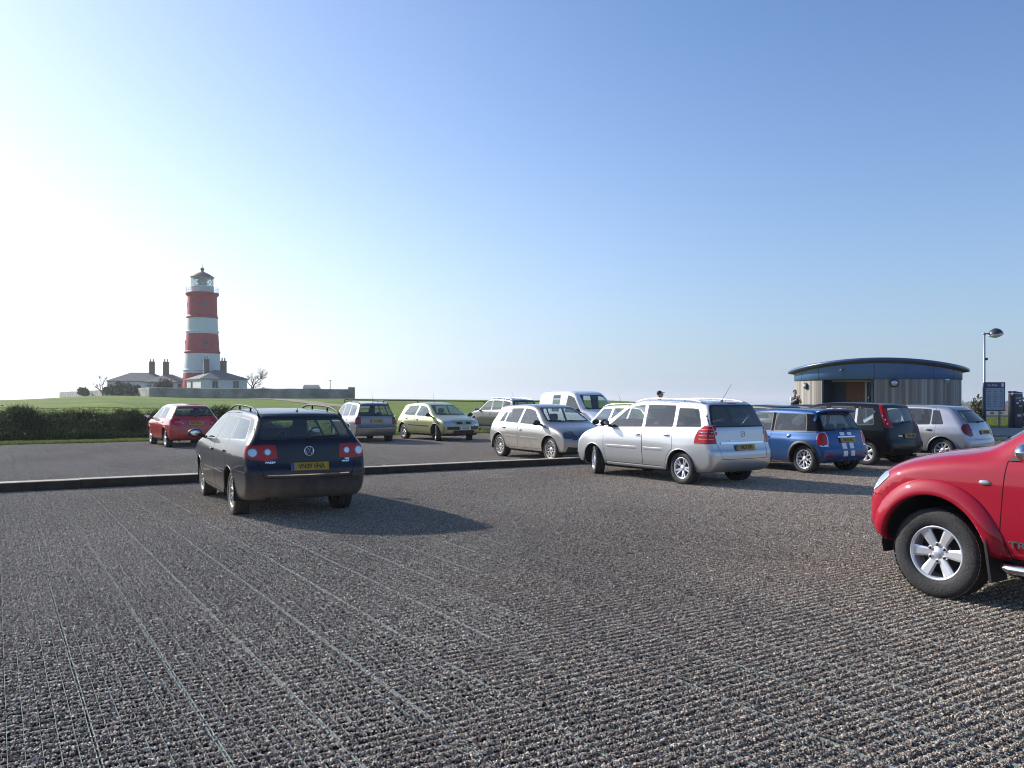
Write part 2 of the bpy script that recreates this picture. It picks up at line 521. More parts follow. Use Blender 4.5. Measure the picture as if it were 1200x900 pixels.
def emit(name, V, NN, faces, mats, parent, off=0.0, thick=0.0, trim=None):
    """faces: list of (vertex ids, slot)"""
    if not faces: return None
    ids = {}
    for f, s in faces:
        for i in f: ids.setdefault(i, len(ids))
    order = list(ids)
    n = len(order)
    P = V[order] + NN[order] * off
    nn = NN[order]
    fs = [[ids[i] for i in f] for f, s in faces]; sl = [s for f, s in faces]
    Nv = nn
    if thick > 0 or off != 0:
        tk = thick if thick > 0 else max(off, 0) + .004
        cnt = {}
        for f in fs:
            for i in range(len(f)):
                a, b = f[i], f[(i + 1) % len(f)]
                cnt[(a, b)] = 1
        P = np.concatenate([P, P - nn * tk]); Nv = np.concatenate([nn, -nn])
        base = len(fs)
        tslot = len(mats) if trim is not None else 0
        rim = []
        for (a, b) in cnt:
            if (b, a) not in cnt: rim.append((a, b))
        if trim is not None:
            for k in range(base):
                fs.append([i + n for i in reversed(fs[k])]); sl.append(tslot)
        for (a, b) in rim:
            fs.append([b, a, a + n, b + n]); sl.append(0)
    me = bpy.data.meshes.new(name)
    me.from_pydata(P.tolist(), [], fs)
    me.polygons.foreach_set('material_index', sl)
    me.polygons.foreach_set('use_smooth', [True] * len(fs))
    ml = list(mats) + ([trim] if trim is not None else [])
    for m in ml: me.materials.append(m)
    me.update()
    # analytic normals so that reflections run smoothly over panels and glass
    nl = np.zeros((len(me.loops), 3))
    vi = np.zeros(len(me.loops), int); me.loops.foreach_get('vertex_index', vi)
    nl[:] = Nv[vi]
    fn = np.zeros(len(me.polygons) * 3); me.polygons.foreach_get('normal', fn); fn = fn.reshape(-1, 3)
    k = 0
    nrim = (len(rim) if (thick > 0 or off != 0) else 0)
    starts = np.zeros(len(me.polygons), int); me.polygons.foreach_get('loop_start', starts)
    for p in range(len(fs) - nrim, len(fs)):
        for j in range(4): nl[starts[p] + j] = fn[p]
    me.normals_split_custom_set(nl.tolist())
    return link(name, me, parent)

MESH_CACHE = {}
def wheel_meshes(Rt, Rr, wd, style, n, rim_mat, tyre_mat):
    key = (Rt, Rr, wd, style, n, rim_mat.name, tyre_mat.name)
    if key in MESH_CACHE: return MESH_CACHE[key]
    Mx = Matrix.Rotation(-math.pi / 2, 4, 'X')   # z -> +y is outer
    t = MB(); h = wd / 2
    prof = [(Rr - .012, -h * .86), (Rr + .02, -h), (Rt - .05, -h * 1.03), (Rt - .015, -h * .92), (Rt - .002, -h * .78), (Rt, -h * .4), (Rt, -h * .06), (Rt - .007, -h * .05), (Rt - .007, h * .05), (Rt, h * .06), (Rt, h * .4), (Rt - .002, h * .78), (Rt - .015, h * .92), (Rt - .05, h * 1.03), (Rr + .02, h), (Rr - .004, h * .88), (Rr - .012, h * .8)]
    t.lathe(prof, 48, 0, Mx)
    # tread blocks on the shoulders
    for k in range(60):
        a = 2 * math.pi * k / 60
        for sy in (-1, 1):
            c = Vector(((Rt - .004) * math.cos(a), sy * h * .72, (Rt - .004) * math.sin(a)))
            t.box(c, (.0045, h * .42, .026), 0, Matrix.Rotation(-a, 4, 'Y'))
    tm = t.mesh('wheel'); tm.materials.append(tyre_mat)
    r = MB(); yo = h * .80
    r.lathe([(Rr - .001, -h * .8), (Rr - .001, yo + .004), (Rr - .008, yo + .012), (Rr - .020, yo + .010), (Rr - .028, yo - .008), (Rr - .032, -h * .2), (Rr - .04, -h * .6)], 48, 0, Mx)
    r.lathe([(0.001, -h * .25), (Rr - .033, -h * .25)], 32, 1, Mx)     # dark brake disc and barrel
    r.lathe([(Rr * .62, -h * .1), (Rr * .62, -h * .24)], 32, 1, Mx); r.lathe([(0.001, -h * .1), (Rr * .62, -h * .1)], 32, 1, Mx)
    yi = yo - .022
    r.lathe([(0.001, yi + .012), (.028, yi + .012), (.036, yi + .006), (.062, yi), (.07, yi - .02), (.07, -h * .1)], 24, 0, Mx)
    def bar(a, r0, r1, w0, w1, a1=None, y0=yi, y1=yo - .004, th=.028):
        a1 = a if a1 is None else a1
        p0 = Vector((math.cos(a) * r0, y0, math.sin(a) * r0)); p1 = Vector((math.cos(a1) * r1, y1, math.sin(a1) * r1))
        d = (p1 - p0); dn = Vector((d.x, 0, d.z)).normalized(); s = Vector((-dn.z, 0, dn.x)); up = Vector((0, 1, 0))
        vs = []
        for p, w in ((p0, w0), (p1, w1)):
            vs += [p - s * w / 2 - up * .006, p - s * w * .3 + up * 0.002, p + s * w * .3 + up * 0.002, p + s * w / 2 - up * .006, p + s * w * .4 - up * th, p - s * w * .4 - up * th]
        fs = [(i, (i + 1) % 6, 6 + (i + 1) % 6, 6 + i) for i in range(6)]
        r.add([tuple(v) for v in vs], [tuple(reversed(f)) for f in fs], 0)
    r1 = Rr - .024
    for k in range(n):
        a = 2 * math.pi * k / n + math.pi / 2
        if style == 'plain': bar(a, .05, r1, .05, .042)
        elif style == 'wide': bar(a, .05, r1, .055, .085)
        elif style == 'slim': bar(a, .05, r1, .034, .03)
        elif style == 'split':
            bar(a - .10, .045, r1, .03, .03, a - .17); bar(a + .10, .045, r1, .03, .03, a + .17)
        elif style == 'twin':
            bar(a - .16, .05, r1, .036, .036, a - .20); bar(a + .16, .05, r1, .036, .036, a + .20)
        elif style == 'web':
            bar(a, .05, Rr * .55, .035, .028); bar(a, Rr * .5, r1, .026, .026, a - .28, y0=yi + .004); bar(a, Rr * .5, r1, .026, .026, a + .28, y0=yi + .004)
        elif style == 'six':
            bar(a, .05, r1, .062, .10, th=.035)
    if style == 'six':
        for k in range(6):
            a = 2 * math.pi * (k + .5) / 6 + math.pi / 2
            c = Vector((math.cos(a) * .07, yi, math.sin(a) * .07))
            r.lathe([(.001, .018), (.009, .018), (.012, .0)], 8, 1, Matrix.Translation(c) @ Mx)
            r.lathe([(.013, .0), (.013, .012), (.018, .012), (.018, -.01)], 10, 0, Matrix.Translation(c) @ Mx)
    rm = r.mesh('rim'); rm.materials.append(rim_mat); rm.materials.append(M['disc'])
    MESH_CACHE[key] = (tm, rm)
    return tm, rm

def seat_mesh():
    if 'seat' in MESH_CACHE: return MESH_CACHE['seat']
    b = MB()
    b.box((0, 0, .12), (.50, .48, .16), bev=.05)
    b.box((-.30, 0, .44), (.14, .46, .62), M=Matrix.Rotation(R(-14), 4, 'Y'), bev=.05)
    b.box((-.40, 0, .83), (.09, .26, .18), M=Matrix.Rotation(R(-10), 4, 'Y'), bev=.04)
    b.tube([(-.375, .06, .7), (-.395, .06, .8)], .008, 6); b.tube([(-.375, -.06, .7), (-.395, -.06, .8)], .008, 6)
    me = b.mesh('front_seat'); me.materials.append(M['seat']); MESH_CACHE['seat'] = me
    b = MB()
    b.box((0, 0, .12), (.48, 1.2, .16), bev=.05)
    b.box((-.26, 0, .40), (.13, 1.2, .52), M=Matrix.Rotation(R(-16), 4, 'Y'), bev=.05)
    for y in (-.40, 0, .40): b.box((-.35, y, .70), (.08, .24, .15), M=Matrix.Rotation(R(-10), 4, 'Y'), bev=.035)
    me = b.mesh('rear_seat'); me.materials.append(M['seat']); MESH_CACHE['bench'] = me
    return MESH_CACHE['seat']

def mirror_mat(p): return p

PILL = []
def lift(S, dz, z0=.22, z1=1.05, z2=1.45):
    """raise everything between the sills and the waist by dz, fading out to the roof"""
    def Z(z): return z + dz * (max(0, min(1, (z - .25) / .2)) if z < .45 else (1 if z < z1 else max(0, (z2 - z) / (z2 - z1))))
    S['prof'] = [(x, Z(z)) for x, z in S['prof']]; S['wz'] = [(Z(z), w) for z, w in S['wz']]
    b = S['belt']; S['belt'] = (b[0], Z(b[1]), b[2], Z(b[3]))
    for k in ('rglass', 'wglass'): g = S[k]; S[k] = (Z(g[0]), Z(g[1]), g[2], g[3])
    S['gate'] = [(y, Z(z)) for y, z in S['gate']]
    for k in ('lamps', 'late'):
        S[k] = [(p, [(v, [(a, Z(z)) for a, z in P] if v != 'top' else P) for v, P in sh], m, kw) for p, sh, m, kw in S.get(k, [])]
    S['handles'] = [(x, Z(z)) for x, z in S['handles']]
    for k in ('rplate', 'fplate'):
        if k in S: S[k] = (Z(S[k][0]),) + tuple(S[k][1:])
    if 'mirror' in S: S['mirror'] = (S['mirror'][0], Z(S['mirror'][1]))
    if 'wiper' in S: w = S['wiper']; S['wiper'] = (Z(w[0]), w[1], w[2])
    S['Z'] = Z
    return S

def make_car(sp, loc, th, label, cat='car', group='cars parked in the gravel car park', name='parked_car', zs=1.0):
    body_m = sp['paint']
    root = empty(name, (loc[0], loc[1], loc[2] if len(loc) > 2 else 0), R(th) + math.pi / 2, label, cat, group)
    if zs != 1.0: root.scale = (1, 1, zs)
    sh = Shell(sp); wb = sp['wb']; res = sp.get('res', .05)
    Rt = sp['Rt']; Ra = sp.get('Ra', Rt + .05)
    bm = shell_mesh(sh, res)
    regs = []    # (part, side, shapes[(view, outer, inner)], slot mats, band slot, opts)
    belt = sp['belt']   # (x_front, z_front, x_rear, z_rear)
    def bz(x): return belt[1] + (belt[3] - belt[1]) * (belt[0] - x) / (belt[0] - belt[2])
    def tz(x, d): return sh.ztop(x) - d
    def pane(xbf, xtf, xtr, xbr, d=.095, up=0.0, zb=None):
        P = [(xbf, bz(xbf) + up)]
        nseg = 6
        for k in range(nseg + 1):
            x = xtf + (xtr - xtf) * k / nseg; P.append((x, tz(x, d)))
        P.append((xbr, bz(xbr) + up))
        return P
    def reg(part, shapes, mat, sides=(1,), band=0.0, bandmat=None, rnd=0, **kw):
        for sd in sides:
            S = []
            for view, P in shapes:
                if view in ('rear', 'front') and sd == -1: P = [(-x, y) for x, y in P]
                if rnd: P = rounded(P, rnd)
                S.append((view, P, inset(P, band) if band > 0 else None))
            if 'lamp' in part and len(shapes) > 1:
                ys = sorted(p[0] for v, P in shapes if v != 'side' for p in P); kw['wide'] = max(.5, (ys[0] + ys[1]) / 2)
            regs.append(dict(part=part, side=sd, shapes=S, mat=mat, bandmat=bandmat, **kw))
    gl = M['glass']; gd = sp.get('rear_glass', gl)
    if sp.get('dec'):
        for d in sp['dec']: reg(**d)
    for (part, shapes, mat, kw) in sp.get('lamps', []): reg(part, shapes, mat, **kw)
    for i, p in enumerate(sp['panes']):
        reg('side_window', [('side', pane(*p[:4], d=p[4] if len(p) > 4 else .095))], gl if i == 0 else gd, (1, -1), band=.020, bandmat=M['black'], rnd=.045)
    rg = sp['rglass']  # zb, zt, margin bottom, margin top
    def sym(P): return P + [(-x, y) for x, y in reversed(P)]
    if sp.get('black_pillars'):
        bp_ = sp['black_pillars']; pillar_late = True
    reg('rear_window', [('rear', sym([(rg[2], rg[0]), (rg[3], rg[1])]))], gd, band=.03, bandmat=M['black'], rnd=.07)
    wg = sp['wglass']
    reg('windscreen', [('front', sym([(wg[2], wg[0]), (wg[3], wg[1])]))], gl, band=.03, bandmat=M['black'], rnd=.07)
    zsill = sp.get('zsill', .32)
    if sp.get('black_pillars'):
        xf_, xr_ = sp['black_pillars']; P = [(xf_, bz(xf_) + .005)] + [(xf_ + (xr_ - xf_) * k / 12, sh.ztop(xf_ + (xr_ - xf_) * k / 12) - .07) for k in range(1, 12)] + [(xr_, bz(xr_) + .38), (xr_ - .12, bz(xr_) + .005)]
        PILL.append((P, [(.3, rg[0] - .02), (.3, rg[1] + .02), (.8, rg[1] + .02), (.9, rg[0] - .02)]))
        reg('pillar_trim', [('side', PILL[-1][0])], M['black_gloss'], (1, -1)); reg('rear_pillar_trim', [('rear', PILL[-1][1])], M['black_gloss'], (1, -1))
    # doors
    ax = -wb / 2
    for i, d in enumerate(sp['doors']):
        if i == 0:
            p = sp['panes'][0]
            P = [(p[0] - .04 + sp.get('dfx', 0), zsill), (p[0] + .04 + sp.get('dfx', 0), .62), (p[0] + .06, bz(p[0]) - .02)]
            for k in range(5):
                x = p[1] + .03 + (d - p[1] - .03) * k / 4; P.append((x, tz(x, .055)))
            P.append((d, zsill))
        else:
            x1 = sp['doors'][0]; P = [(x1, zsill)]
            for k in range(5):
                x = x1 + (d[0] - x1) * k / 4; P.append((x, tz(x, .055)))
            P.append((d[1], bz(d[1]) - .01))
            rr = Ra + .05
            for a in (62, 45, 28, 12, 2):
                cx, cz = ax + rr * math.cos(R(a)), Rt + rr * math.sin(R(a))
                if cx > d[1] - .02 and cz > zsill: P.append((cx, cz))
            P.append((ax + rr, zsill))
        reg('front_door' if i == 0 else 'rear_door', [('side', P)], body_m, (1, -1), band=sp.get('gap', .006), bandmat=M['gap'], gapband=True, thick=.012)
    if sp.get('gate'):
        g = sp['gate']
        reg(sp.get('gate_name', 'tailgate'), [('rear', sym(g))], body_m, band=sp.get('gap', .006), bandmat=M['gap'], gapband=True, thick=.012)
    if sp.get('bonnet'):
        g = sp['bonnet']   # x rear, x front, y rear, y front
        P = [(g[0], g[2]), (g[1], g[3]), (g[1], -g[3]), (g[0], -g[2])]
        reg('bonnet', [('top', rounded(P, .15))], body_m, band=sp.get('gap', .006), bandmat=M['gap'], gapband=True, thick=.012)
    for (part, shapes, mat, kw) in sp.get('late', []): reg(part, shapes, mat, **kw)
    # do cuts
    bins = {k: [] for k in KINDS}; bins['loose', 1] = []; bins['loose', -1] = []
    sort_faces(bm.faces[:], bins)
    for rgn in regs:
        for view, P, Pi in rgn['shapes']:
            cut(bm, view, rgn['side'], P, res * 1.5, loose=bool(rgn.get('wide')) and view == 'side', bins=bins)
            if Pi: cut(bm, view, rgn['side'], Pi, res * 1.5, loose=bool(rgn.get('wide')) and view == 'side', bins=bins)
    arches = []
    for axx in (wb / 2, -wb / 2):
        n = 28; P = [(axx + Ra * math.cos(2 * math.pi * k / n), Rt * sp.get('arz', 1.0) + Ra * math.sin(2 * math.pi * k / n)) for k in range(n)]
        arches.append(P)
        for sd in (1, -1): cut(bm, 'side', sd, P, res * 1.5, loose=True, bins=bins)
    bm.verts.index_update(); bm.normal_update()
    V = np.array([v.co[:] for v in bm.verts]); NN = sh.grad(V)
    groups = [dict(faces=[]) for _ in regs]; bodyf = []
    for rgn in regs:
        rgn['bb'] = [(min(p[0] for p in P), max(p[0] for p in P), min(p[1] for p in P), max(p[1] for p in P)) for _, P, _ in rgn['shapes']]
    for f in bm.faces:
        c = f.calc_center_median(); n = f.normal; idx = [v.index for v in f.verts]
        if abs(c.y) > .5:
            hit = False
            for k, axx in enumerate((wb / 2, -wb / 2)):
                if (c.x - axx) ** 2 + (c.z - Rt * sp.get('arz', 1.0)) ** 2 < Ra * Ra * .9995 and inpoly(c.x, c.z, arches[k]): hit = True
            if hit: continue
        done = False
        for gi, rgn in enumerate(regs):
            for (view, P, Pi), bb in zip(rgn['shapes'], rgn['bb']):
                a, b = VIEW[view]
                X, Y = c[a], c[b]
                if X < bb[0] or X > bb[1] or Y < bb[2] or Y > bb[3]: continue
                wd_ = rgn.get('wide')
                if wd_ and view == 'side':
                    if c.y * rgn['side'] < wd_: continue
                elif not vcond(view, rgn['side'], c, n): continue
                if wd_ and view != 'side' and abs(c.y) > wd_ + .12: continue
                if inpoly(X, Y, P):
                    if Pi and not inpoly(X, Y, Pi):
                        if rgn.get('gapband'): bodyf.append((idx, 1))
                        else: groups[gi]['faces'].append((idx, 1))
                    else: groups[gi]['faces'].append((idx, 0))
                    done = True; break
            if done: break
        if not done: bodyf.append((idx, 2 if (n.z < -.5 and c.z < sp.get('zund', .34)) else 0))
    bm.free()
    body = emit('body', V, NN, bodyf, [body_m, M['gap'], M['under']], root, thick=.012, trim=M['trim'])
    for rgn, g in zip(regs, groups):
        mats = [rgn['mat'], rgn['bandmat'] or M['black']]
        if rgn.get('gapband'): mats = [rgn['mat']]
        o = emit(rgn['part'], V, NN, g['faces'], mats, root, off=rgn.get('off', 0.0), thick=rgn.get('thick', 0.0), trim=M['trim'] if rgn.get('thick', 0) > 0 else None)
        if o is not None and rgn.get('sublabel'): o['label'] = rgn['sublabel']
        rgn['obj'] = o
    parts = {}
    for rgn in regs: parts.setdefault((rgn['part'], rgn['side']), rgn['obj'])
    # wheel-arch liners
    for axx in (wb / 2, -wb / 2):
        for sd in (1, -1):
            l = MB(); yo = abs(sh.side_pt(axx + Ra * .8, Rt + Ra * .62, sd)[1]) - .012
            prof = [(.001, .46), (Ra + .006, .46), (Ra + .006, yo)]
            Mx = Matrix.Translation((axx, 0, Rt * sp.get('arz', 1.0))) @ Matrix.Rotation(-math.pi / 2 * sd, 4, 'X')
            l.lathe(prof, 24, 0, Mx)
            zl_ = sp.get('zund', .34) - .10; kp = [i for i, f in enumerate(l.f) if max(l.v[j][2] for j in f) > zl_]
            l.v = [(v[0], v[1], max(v[2], zl_)) for v in l.v]; l.f = [l.f[i] for i in kp]; l.m = [0] * len(kp); l.sm = [True] * len(kp)
            l.build('wheel_arch_liner', M['under'], root)
            # rolled lip
            lip = []; z0a = Rt * sp.get('arz', 1.0)
            for k in range(25):
                a = math.pi * (k / 24 * 1.16 - .08)
                x, z = axx + (Ra + .004) * math.cos(a), z0a + (Ra + .004) * math.sin(a)
                if z < sh.z0 + .085: continue
                p = sh.side_pt(x, z, sd); lip.append((x, p[1] - sd * .004, z))
            if sp.get('flare'):
                fw, fo, fm = sp['flare']
                fl = MB(); rows = []
                for k in range(31):
                    a = math.pi * (k / 30 * 1.12 - .06)
                    row = []
                    for (dr, do) in ((-.004, -.03), (-.006, fo * .9), (.008, fo), (fw * .45, fo * .85), (fw * .85, fo * .35), (fw, .002), (fw, -.01)):
                        x, z = axx + (Ra + dr) * math.cos(a), z0a + (Ra + dr) * math.sin(a)
                        z = max(z, .2)
                        xx = axx + (Ra + max(dr, 0.0) + .004) * math.cos(a); zz = max(z0a + (Ra + max(dr, 0) + .004) * math.sin(a), .2)
                        p = sh.side_pt(xx, zz, sd); row.append((x, p[1] + sd * do, z))
                    rows.append(row)
                m = len(rows[0]); vs = [v for r_ in rows for v in r_]; fs = []
                for i in range(len(rows) - 1):
                    for j in range(m - 1):
                        q = (i * m + j, i * m + j + 1, (i + 1) * m + j + 1, (i + 1) * m + j)
                        fs.append(q if sd > 0 else tuple(reversed(q)))
                fl.add(vs, fs, 0, True)
                fl.build('wheel_arch_flare', fm, root)
            else:
                lm = MB(); lm.tube(lip, .009, 6); lm.build('wheel_arch_lip', body_m, body)
    # wheels
    tm, rm = wheel_meshes(Rt, sp['Rr'], sp.get('wd', .205), *sp['rim'][:2], sp['rim'][2], sp.get('tyre', M['tyre']))
    steer = sp.get('steer', 0)
    for axx in (wb / 2, -wb / 2):
        for sd in (1, -1):
            yo = sh.W(Rt) - sp.get('wd', .205) / 2 - sp.get('win', .012)
            w = link('wheel', tm, root); w.location = (axx, sd * yo, Rt)
            ang = (0 if sd > 0 else math.pi) + (R(steer) if axx > 0 else 0)
            w.rotation_euler = (0, random.uniform(0, 1) * (1 if sd else 1), ang)
            w.rotation_mode = 'XYZ'
            w.rotation_euler = (Matrix.Rotation(ang, 3, 'Z') @ Matrix.Rotation(random.uniform(0, 6), 3, 'Y')).to_euler()
            rmo = link('rim', rm, w)
    # seats and dashboard
    seat_mesh()
    zf = sp.get('zseat', .30)
    for sd in (1, -1):
        s_ = link('front_seat', MESH_CACHE['seat'], root); s_.location = (sp.get('xseat', .15), sd * .36, zf)
    if sp.get('bench', True):
        s_ = link('rear_seat', MESH_CACHE['bench'], root); s_.location = (sp.get('xseat', .15) - .92, 0, zf)
    d = MB(); xd = sp.get('xdash', .85)
    d.box((xd, 0, bz(xd) - .16), (.55, 1.34, .26), bev=.08)
    d.build('dashboard', M['trim'], root)
    d = MB()
    ring = [(0, .18 * math.cos(a), .18 * math.sin(a)) for a in [2 * math.pi * k / 20 for k in range(21)]]
    RM = Matrix.Translation((xd - .38, -.36, bz(xd) - .06)) @ Matrix.Rotation(R(-24), 4, 'Y')
    d.tube([RM @ Vector(p) for p in ring], .014, 6, cap=False)
    for a in (0, 120, 240):
        d.tube([RM @ Vector((0, 0, 0)), RM @ Vector((0, .18 * math.cos(R(a + 90)), .18 * math.sin(R(a - 90 + 180))))], .014, 6)
    d.build('steering_wheel', M['trim'], root)
    # mirrors
    mx, mz = sp.get('mirror', (sp['panes'][0][0] - .07, bz(sp['panes'][0][0]) + .03))
    mm = sp.get('mirror_mat', body_m)
    for sd in (1, -1):
        p = sh.side_pt(mx, mz - .02, sd); b = MB()
        y0 = p[1]
        b.ell((mx + .01, y0 + sd * .15, mz + .055), (.075, .115, .072), 0, 16, 10)
        b.tube([(mx + .03, y0 - sd * .02, mz - .01), (mx + .02, y0 + sd * .08, mz + .02)], [.03, .022], 8)
        mo = b.build('wing_mirror', mm, root)
        g = MB(); g.ell((mx - .060, y0 + sd * .15, mz + .055), (.010, .080, .046), 0, 16, 8); g.build('mirror_glass', M['mirror'], mo)
    # handles
    for (hx, hz) in sp.get('handles', []):
        for sd in (1, -1):
            p = sh.side_pt(hx, hz, sd); b = MB()
            pts = [(hx - .085 + .17 * k / 8, p[1] + sd * (.004 + .026 * math.sin(math.pi * k / 8) ** .5), hz) for k in range(9)]
            b.tube(pts, [.009] + [.013] * 7 + [.009], 8)
            par = parts.get(('front_door', sd)) if hx > -.45 else parts.get(('rear_door', sd))
            b.build('door_handle', sp.get('handle_mat', body_m), par or root)
    # number plates
    def plate(rear, z, txt, mat, y=0.0, w=.52):
        p = sh.rear_pt(y, z) if rear else sh.front_pt(y, z)
        q = sh.rear_pt(y, z + .05) if rear else sh.front_pt(y, z + .05)
        tilt = math.atan2(q[0] - p[0], .05)
        xo = p[0] + (-.018 if rear else .018)
        if rear: B = Matrix(((0, 0, -1), (-1, 0, 0), (0, 1, 0))).to_4x4()
        else: B = Matrix(((0, 0, 1), (1, 0, 0), (0, 1, 0))).to_4x4()
        MM = Matrix.Translation((xo, y, z)) @ Matrix.Rotation(tilt, 4, 'Y') @ B
        b = MB(); vs = []
        b.box((0, 0, 0), (w, .111, .012), 0, bev=.004)
        b.v = [tuple(MM @ Vector(v)) for v in b.v]
        b2 = MB(); b2.box((-w / 2 + .025, 0, .0065), (.042, .105, .002), 1); b2.v = [tuple(MM @ Vector(v)) for v in b2.v]
        b.add(b2.v, b2.f, 1)
        po = b.build('number_plate', [mat, M['plate_b']], root)
        t = MB(); text_into(t, txt, .098, MM @ Matrix.Translation((.02, -.003, .008)), 0, .001, bold=.0018, sx=.78)
        t.build('plate_lettering', M['ink'], po)
        return po
    if sp.get('rplate'): plate(True, *sp['rplate'])
    if sp.get('fplate'): plate(False, *sp['fplate'])
    if sp.get('rails'):
        x0, x1, mat = sp['rails'][:3]; zr = sp['rails'][3] if len(sp['rails']) > 3 else .055
        for sd in (1, -1):
            b = MB(); pts = []
            n = 14
            for k in range(n + 1):
                x = x0 + (x1 - x0) * k / n
                yy = sd * (sh.W(sh.ztop(x)) * .93 - .02)
                p = sh.top_pt(x, yy); up = zr * min(1, 5 * min(k / n, 1 - k / n)) ** .6
                pts.append((x, yy, p[2] + up))
            b.tube(pts, .015, 8)
            for k in (n // 3, 2 * n // 3):
                b.tube([pts[k], (pts[k][0], pts[k][1], pts[k][2] - zr)], .014, 6)
            b.build('roof_rail', mat, root)
    if sp.get('aerial'):
        x, y, dx, L = sp['aerial']; p = sh.top_pt(x, y); b = MB()
        b.ell((x, y, p[2] + .005), (.04, .018, .02)); b.tube([(x, y, p[2] + .01), (x + dx, y, p[2] + L)], [.005, .0025], 6)
        b.build('aerial', M['black'], root)
    if sp.get('wiper'):
        z, y0, y1 = sp['wiper']; b = MB()
        pts = []
        for k in range(6):
            y = y0 + (y1 - y0) * k / 5; p = sh.rear_pt(y, z + .03 * k / 5); pts.append((p[0] - .022, y, z + .03 * k / 5))
        b.tube(pts, .009, 6); p = pts[0]; b.ell(p, (.03, .04, .03)); b.build('rear_wiper', M['black'], root)
    # front wipers
    for y0 in (.35, -.25):
        b = MB(); pts = []
        for k in range(6):
            y = y0 - .5 * k / 5; z = wg[0] + .02 + .02 * k / 5; p = sh.front_pt(y, z); pts.append((p[0] + .014, y, z))
        b.tube(pts, .007, 6); b.build('windscreen_wiper', M['black'], root)
    for fn in sp.get('extra', []): fn(root, sh, parts)
    return root
# ------------------------------------------------------------------ terrain
U = Vector((math.cos(R(32)), math.sin(R(32)))); Vv = Vector((-math.sin(R(32)), math.cos(R(32))))
P0 = Vector((-18.3, 29.6))
def qs(x, y):
    d = Vector((x, y)) - P0
    return d.dot(U), d.dot(Vv)
def lerp(a, b, t): return a + (b - a) * max(0.0, min(1.0, t))
def ss(a, b, x):
    t = max(0.0, min(1.0, (x - a) / (b - a))); return t * t * (3 - 2 * t)
EDGE = 1.0
def in_park(x, y):
    q, s = qs(x, y)
    if s > 0: return False
    if x > 8 and y > 33.2: return False
    return True
def gz(x, y):
    """height of the land"""
    q, s = qs(x, y)
    r = math.hypot(x, y); az = x / max(y, 1e-3) if y > 0 else (9 if x > 0 else -9)
    if y < 0: az = 9 if x > 0 else -9
    # far shape: left plateau, lower to the right
    left = 1.0 - ss(-.22, .05, az)
    zl = .93 + .85 * ss(36, 150, r) - .35 * ss(160, 330, r) + .45 * math.exp(-((az + .48) / .07) ** 2) * ss(70, 135, r)
    zl -= .30 * ss(.52, .64, -az) * ss(80, 160, r)
    zr = 0.05 + 1.42 * ss(40, 150, r)
    zf = zr
    zfar = lerp(zf, 0.30, ss(.10, .24, az))
    zfar = lerp(zfar, lerp(.25, -4.0, ss(48, 230, r)), ss(.44, .52, az))
    z = lerp(zfar, zl, left * 1.0) if s > 2 else 0.0
    z_left = zl
    # where the bank stands
    bankq = 1.0 - ss(9.0, 12.5, q)
    zb = lerp(0.02, z_left, ss(2.6, 4.6, s))
    z_open = lerp(0.02, lerp(zfar, zl, left), ss(3, 90, s))
    if az > .2: z_open = lerp(0.02, lerp(zfar, zl, left), ss(1.0, 9, s) if az < .44 else ss(.3, 4.2, y - 33))
    z = lerp(z_open, zb, bankq) if az < .2 else z_open
    z += (.035 * math.sin(x * .9 + y * .37) + .03 * math.sin(y * .61 - x * .23)) * ss(2.5, 10, s) * (1 - ss(60, 140, r))
    # cliff down to the sea
    if az < .47:
        edge = 330 if az < -.16 else lerp(330, 185, ss(-.16, -.10, az))
        z = lerp(z, -12, ss(edge, edge + 40, r))
    else:
        z = lerp(z, -8, ss(300, 1500, r))
    if s <= 0 and y > 33.2 and x > 8: z = .02 + .28 * ss(.3, 4.2, y - 33.2) if az < .47 or y < 60 else z
    if in_park(x, y): z = -.12
    return z

def ground_material():
    m, nt, b = new_mat('field_grass')
    tc = N(nt, 'ShaderNodeTexCoord')
    n1 = N(nt, 'ShaderNodeTexNoise', Scale=.12, Detail=8.0, Roughness=.6); n2 = N(nt, 'ShaderNodeTexNoise', Scale=2.2, Detail=8.0, Roughness=.75)
    mp = N(nt, 'ShaderNodeMapping'); mp.inputs['Scale'].default_value = (1, 1, 1)
    nt.links.new(tc.outputs['Object'], mp.inputs[0])
    nt.links.new(mp.outputs[0], n1.inputs['Vector']); nt.links.new(mp.outputs[0], n2.inputs['Vector'])
    c1 = N(nt, 'ShaderNodeValToRGB'); e = c1.color_ramp.elements
    e[0].position = .32; e[0].color = (.088, .160, .018, 1); e[1].position = .70; e[1].color = (.185, .235, .030, 1)
    nt.links.new(n1.outputs[0], c1.inputs[0])
    c2 = N(nt, 'ShaderNodeValToRGB'); e = c2.color_ramp.elements
    e[0].position = .3; e[0].color = (.62, .62, .60, 1); e[1].position = .72; e[1].color = (1.3, 1.25, 1.1, 1)
    nt.links.new(n2.outputs[0], c2.inputs[0])
    mx = N(nt, 'ShaderNodeMix', data_type='RGBA', blend_type='MULTIPLY'); mx.inputs[0].default_value = 1
    nt.links.new(c1.outputs[0], mx.inputs[6]); nt.links.new(c2.outputs[0], mx.inputs[7]); nt.links.new(mx.outputs[2], b.inputs['Base Color'])
    bp = N(nt, 'ShaderNodeBump', Strength=.6, Distance=.08); n3 = N(nt, 'ShaderNodeTexNoise', Scale=9.0, Detail=6.0)
    nt.links.new(tc.outputs['Object'], n3.inputs['Vector']); nt.links.new(n3.outputs[0], bp.inputs['Height']); nt.links.new(bp.outputs[0], b.inputs['Normal'])
    b.inputs['Roughness'].default_value = .9; b.inputs['Specular IOR Level'].default_value = .15
    return m
M['grass'] = ground_material()

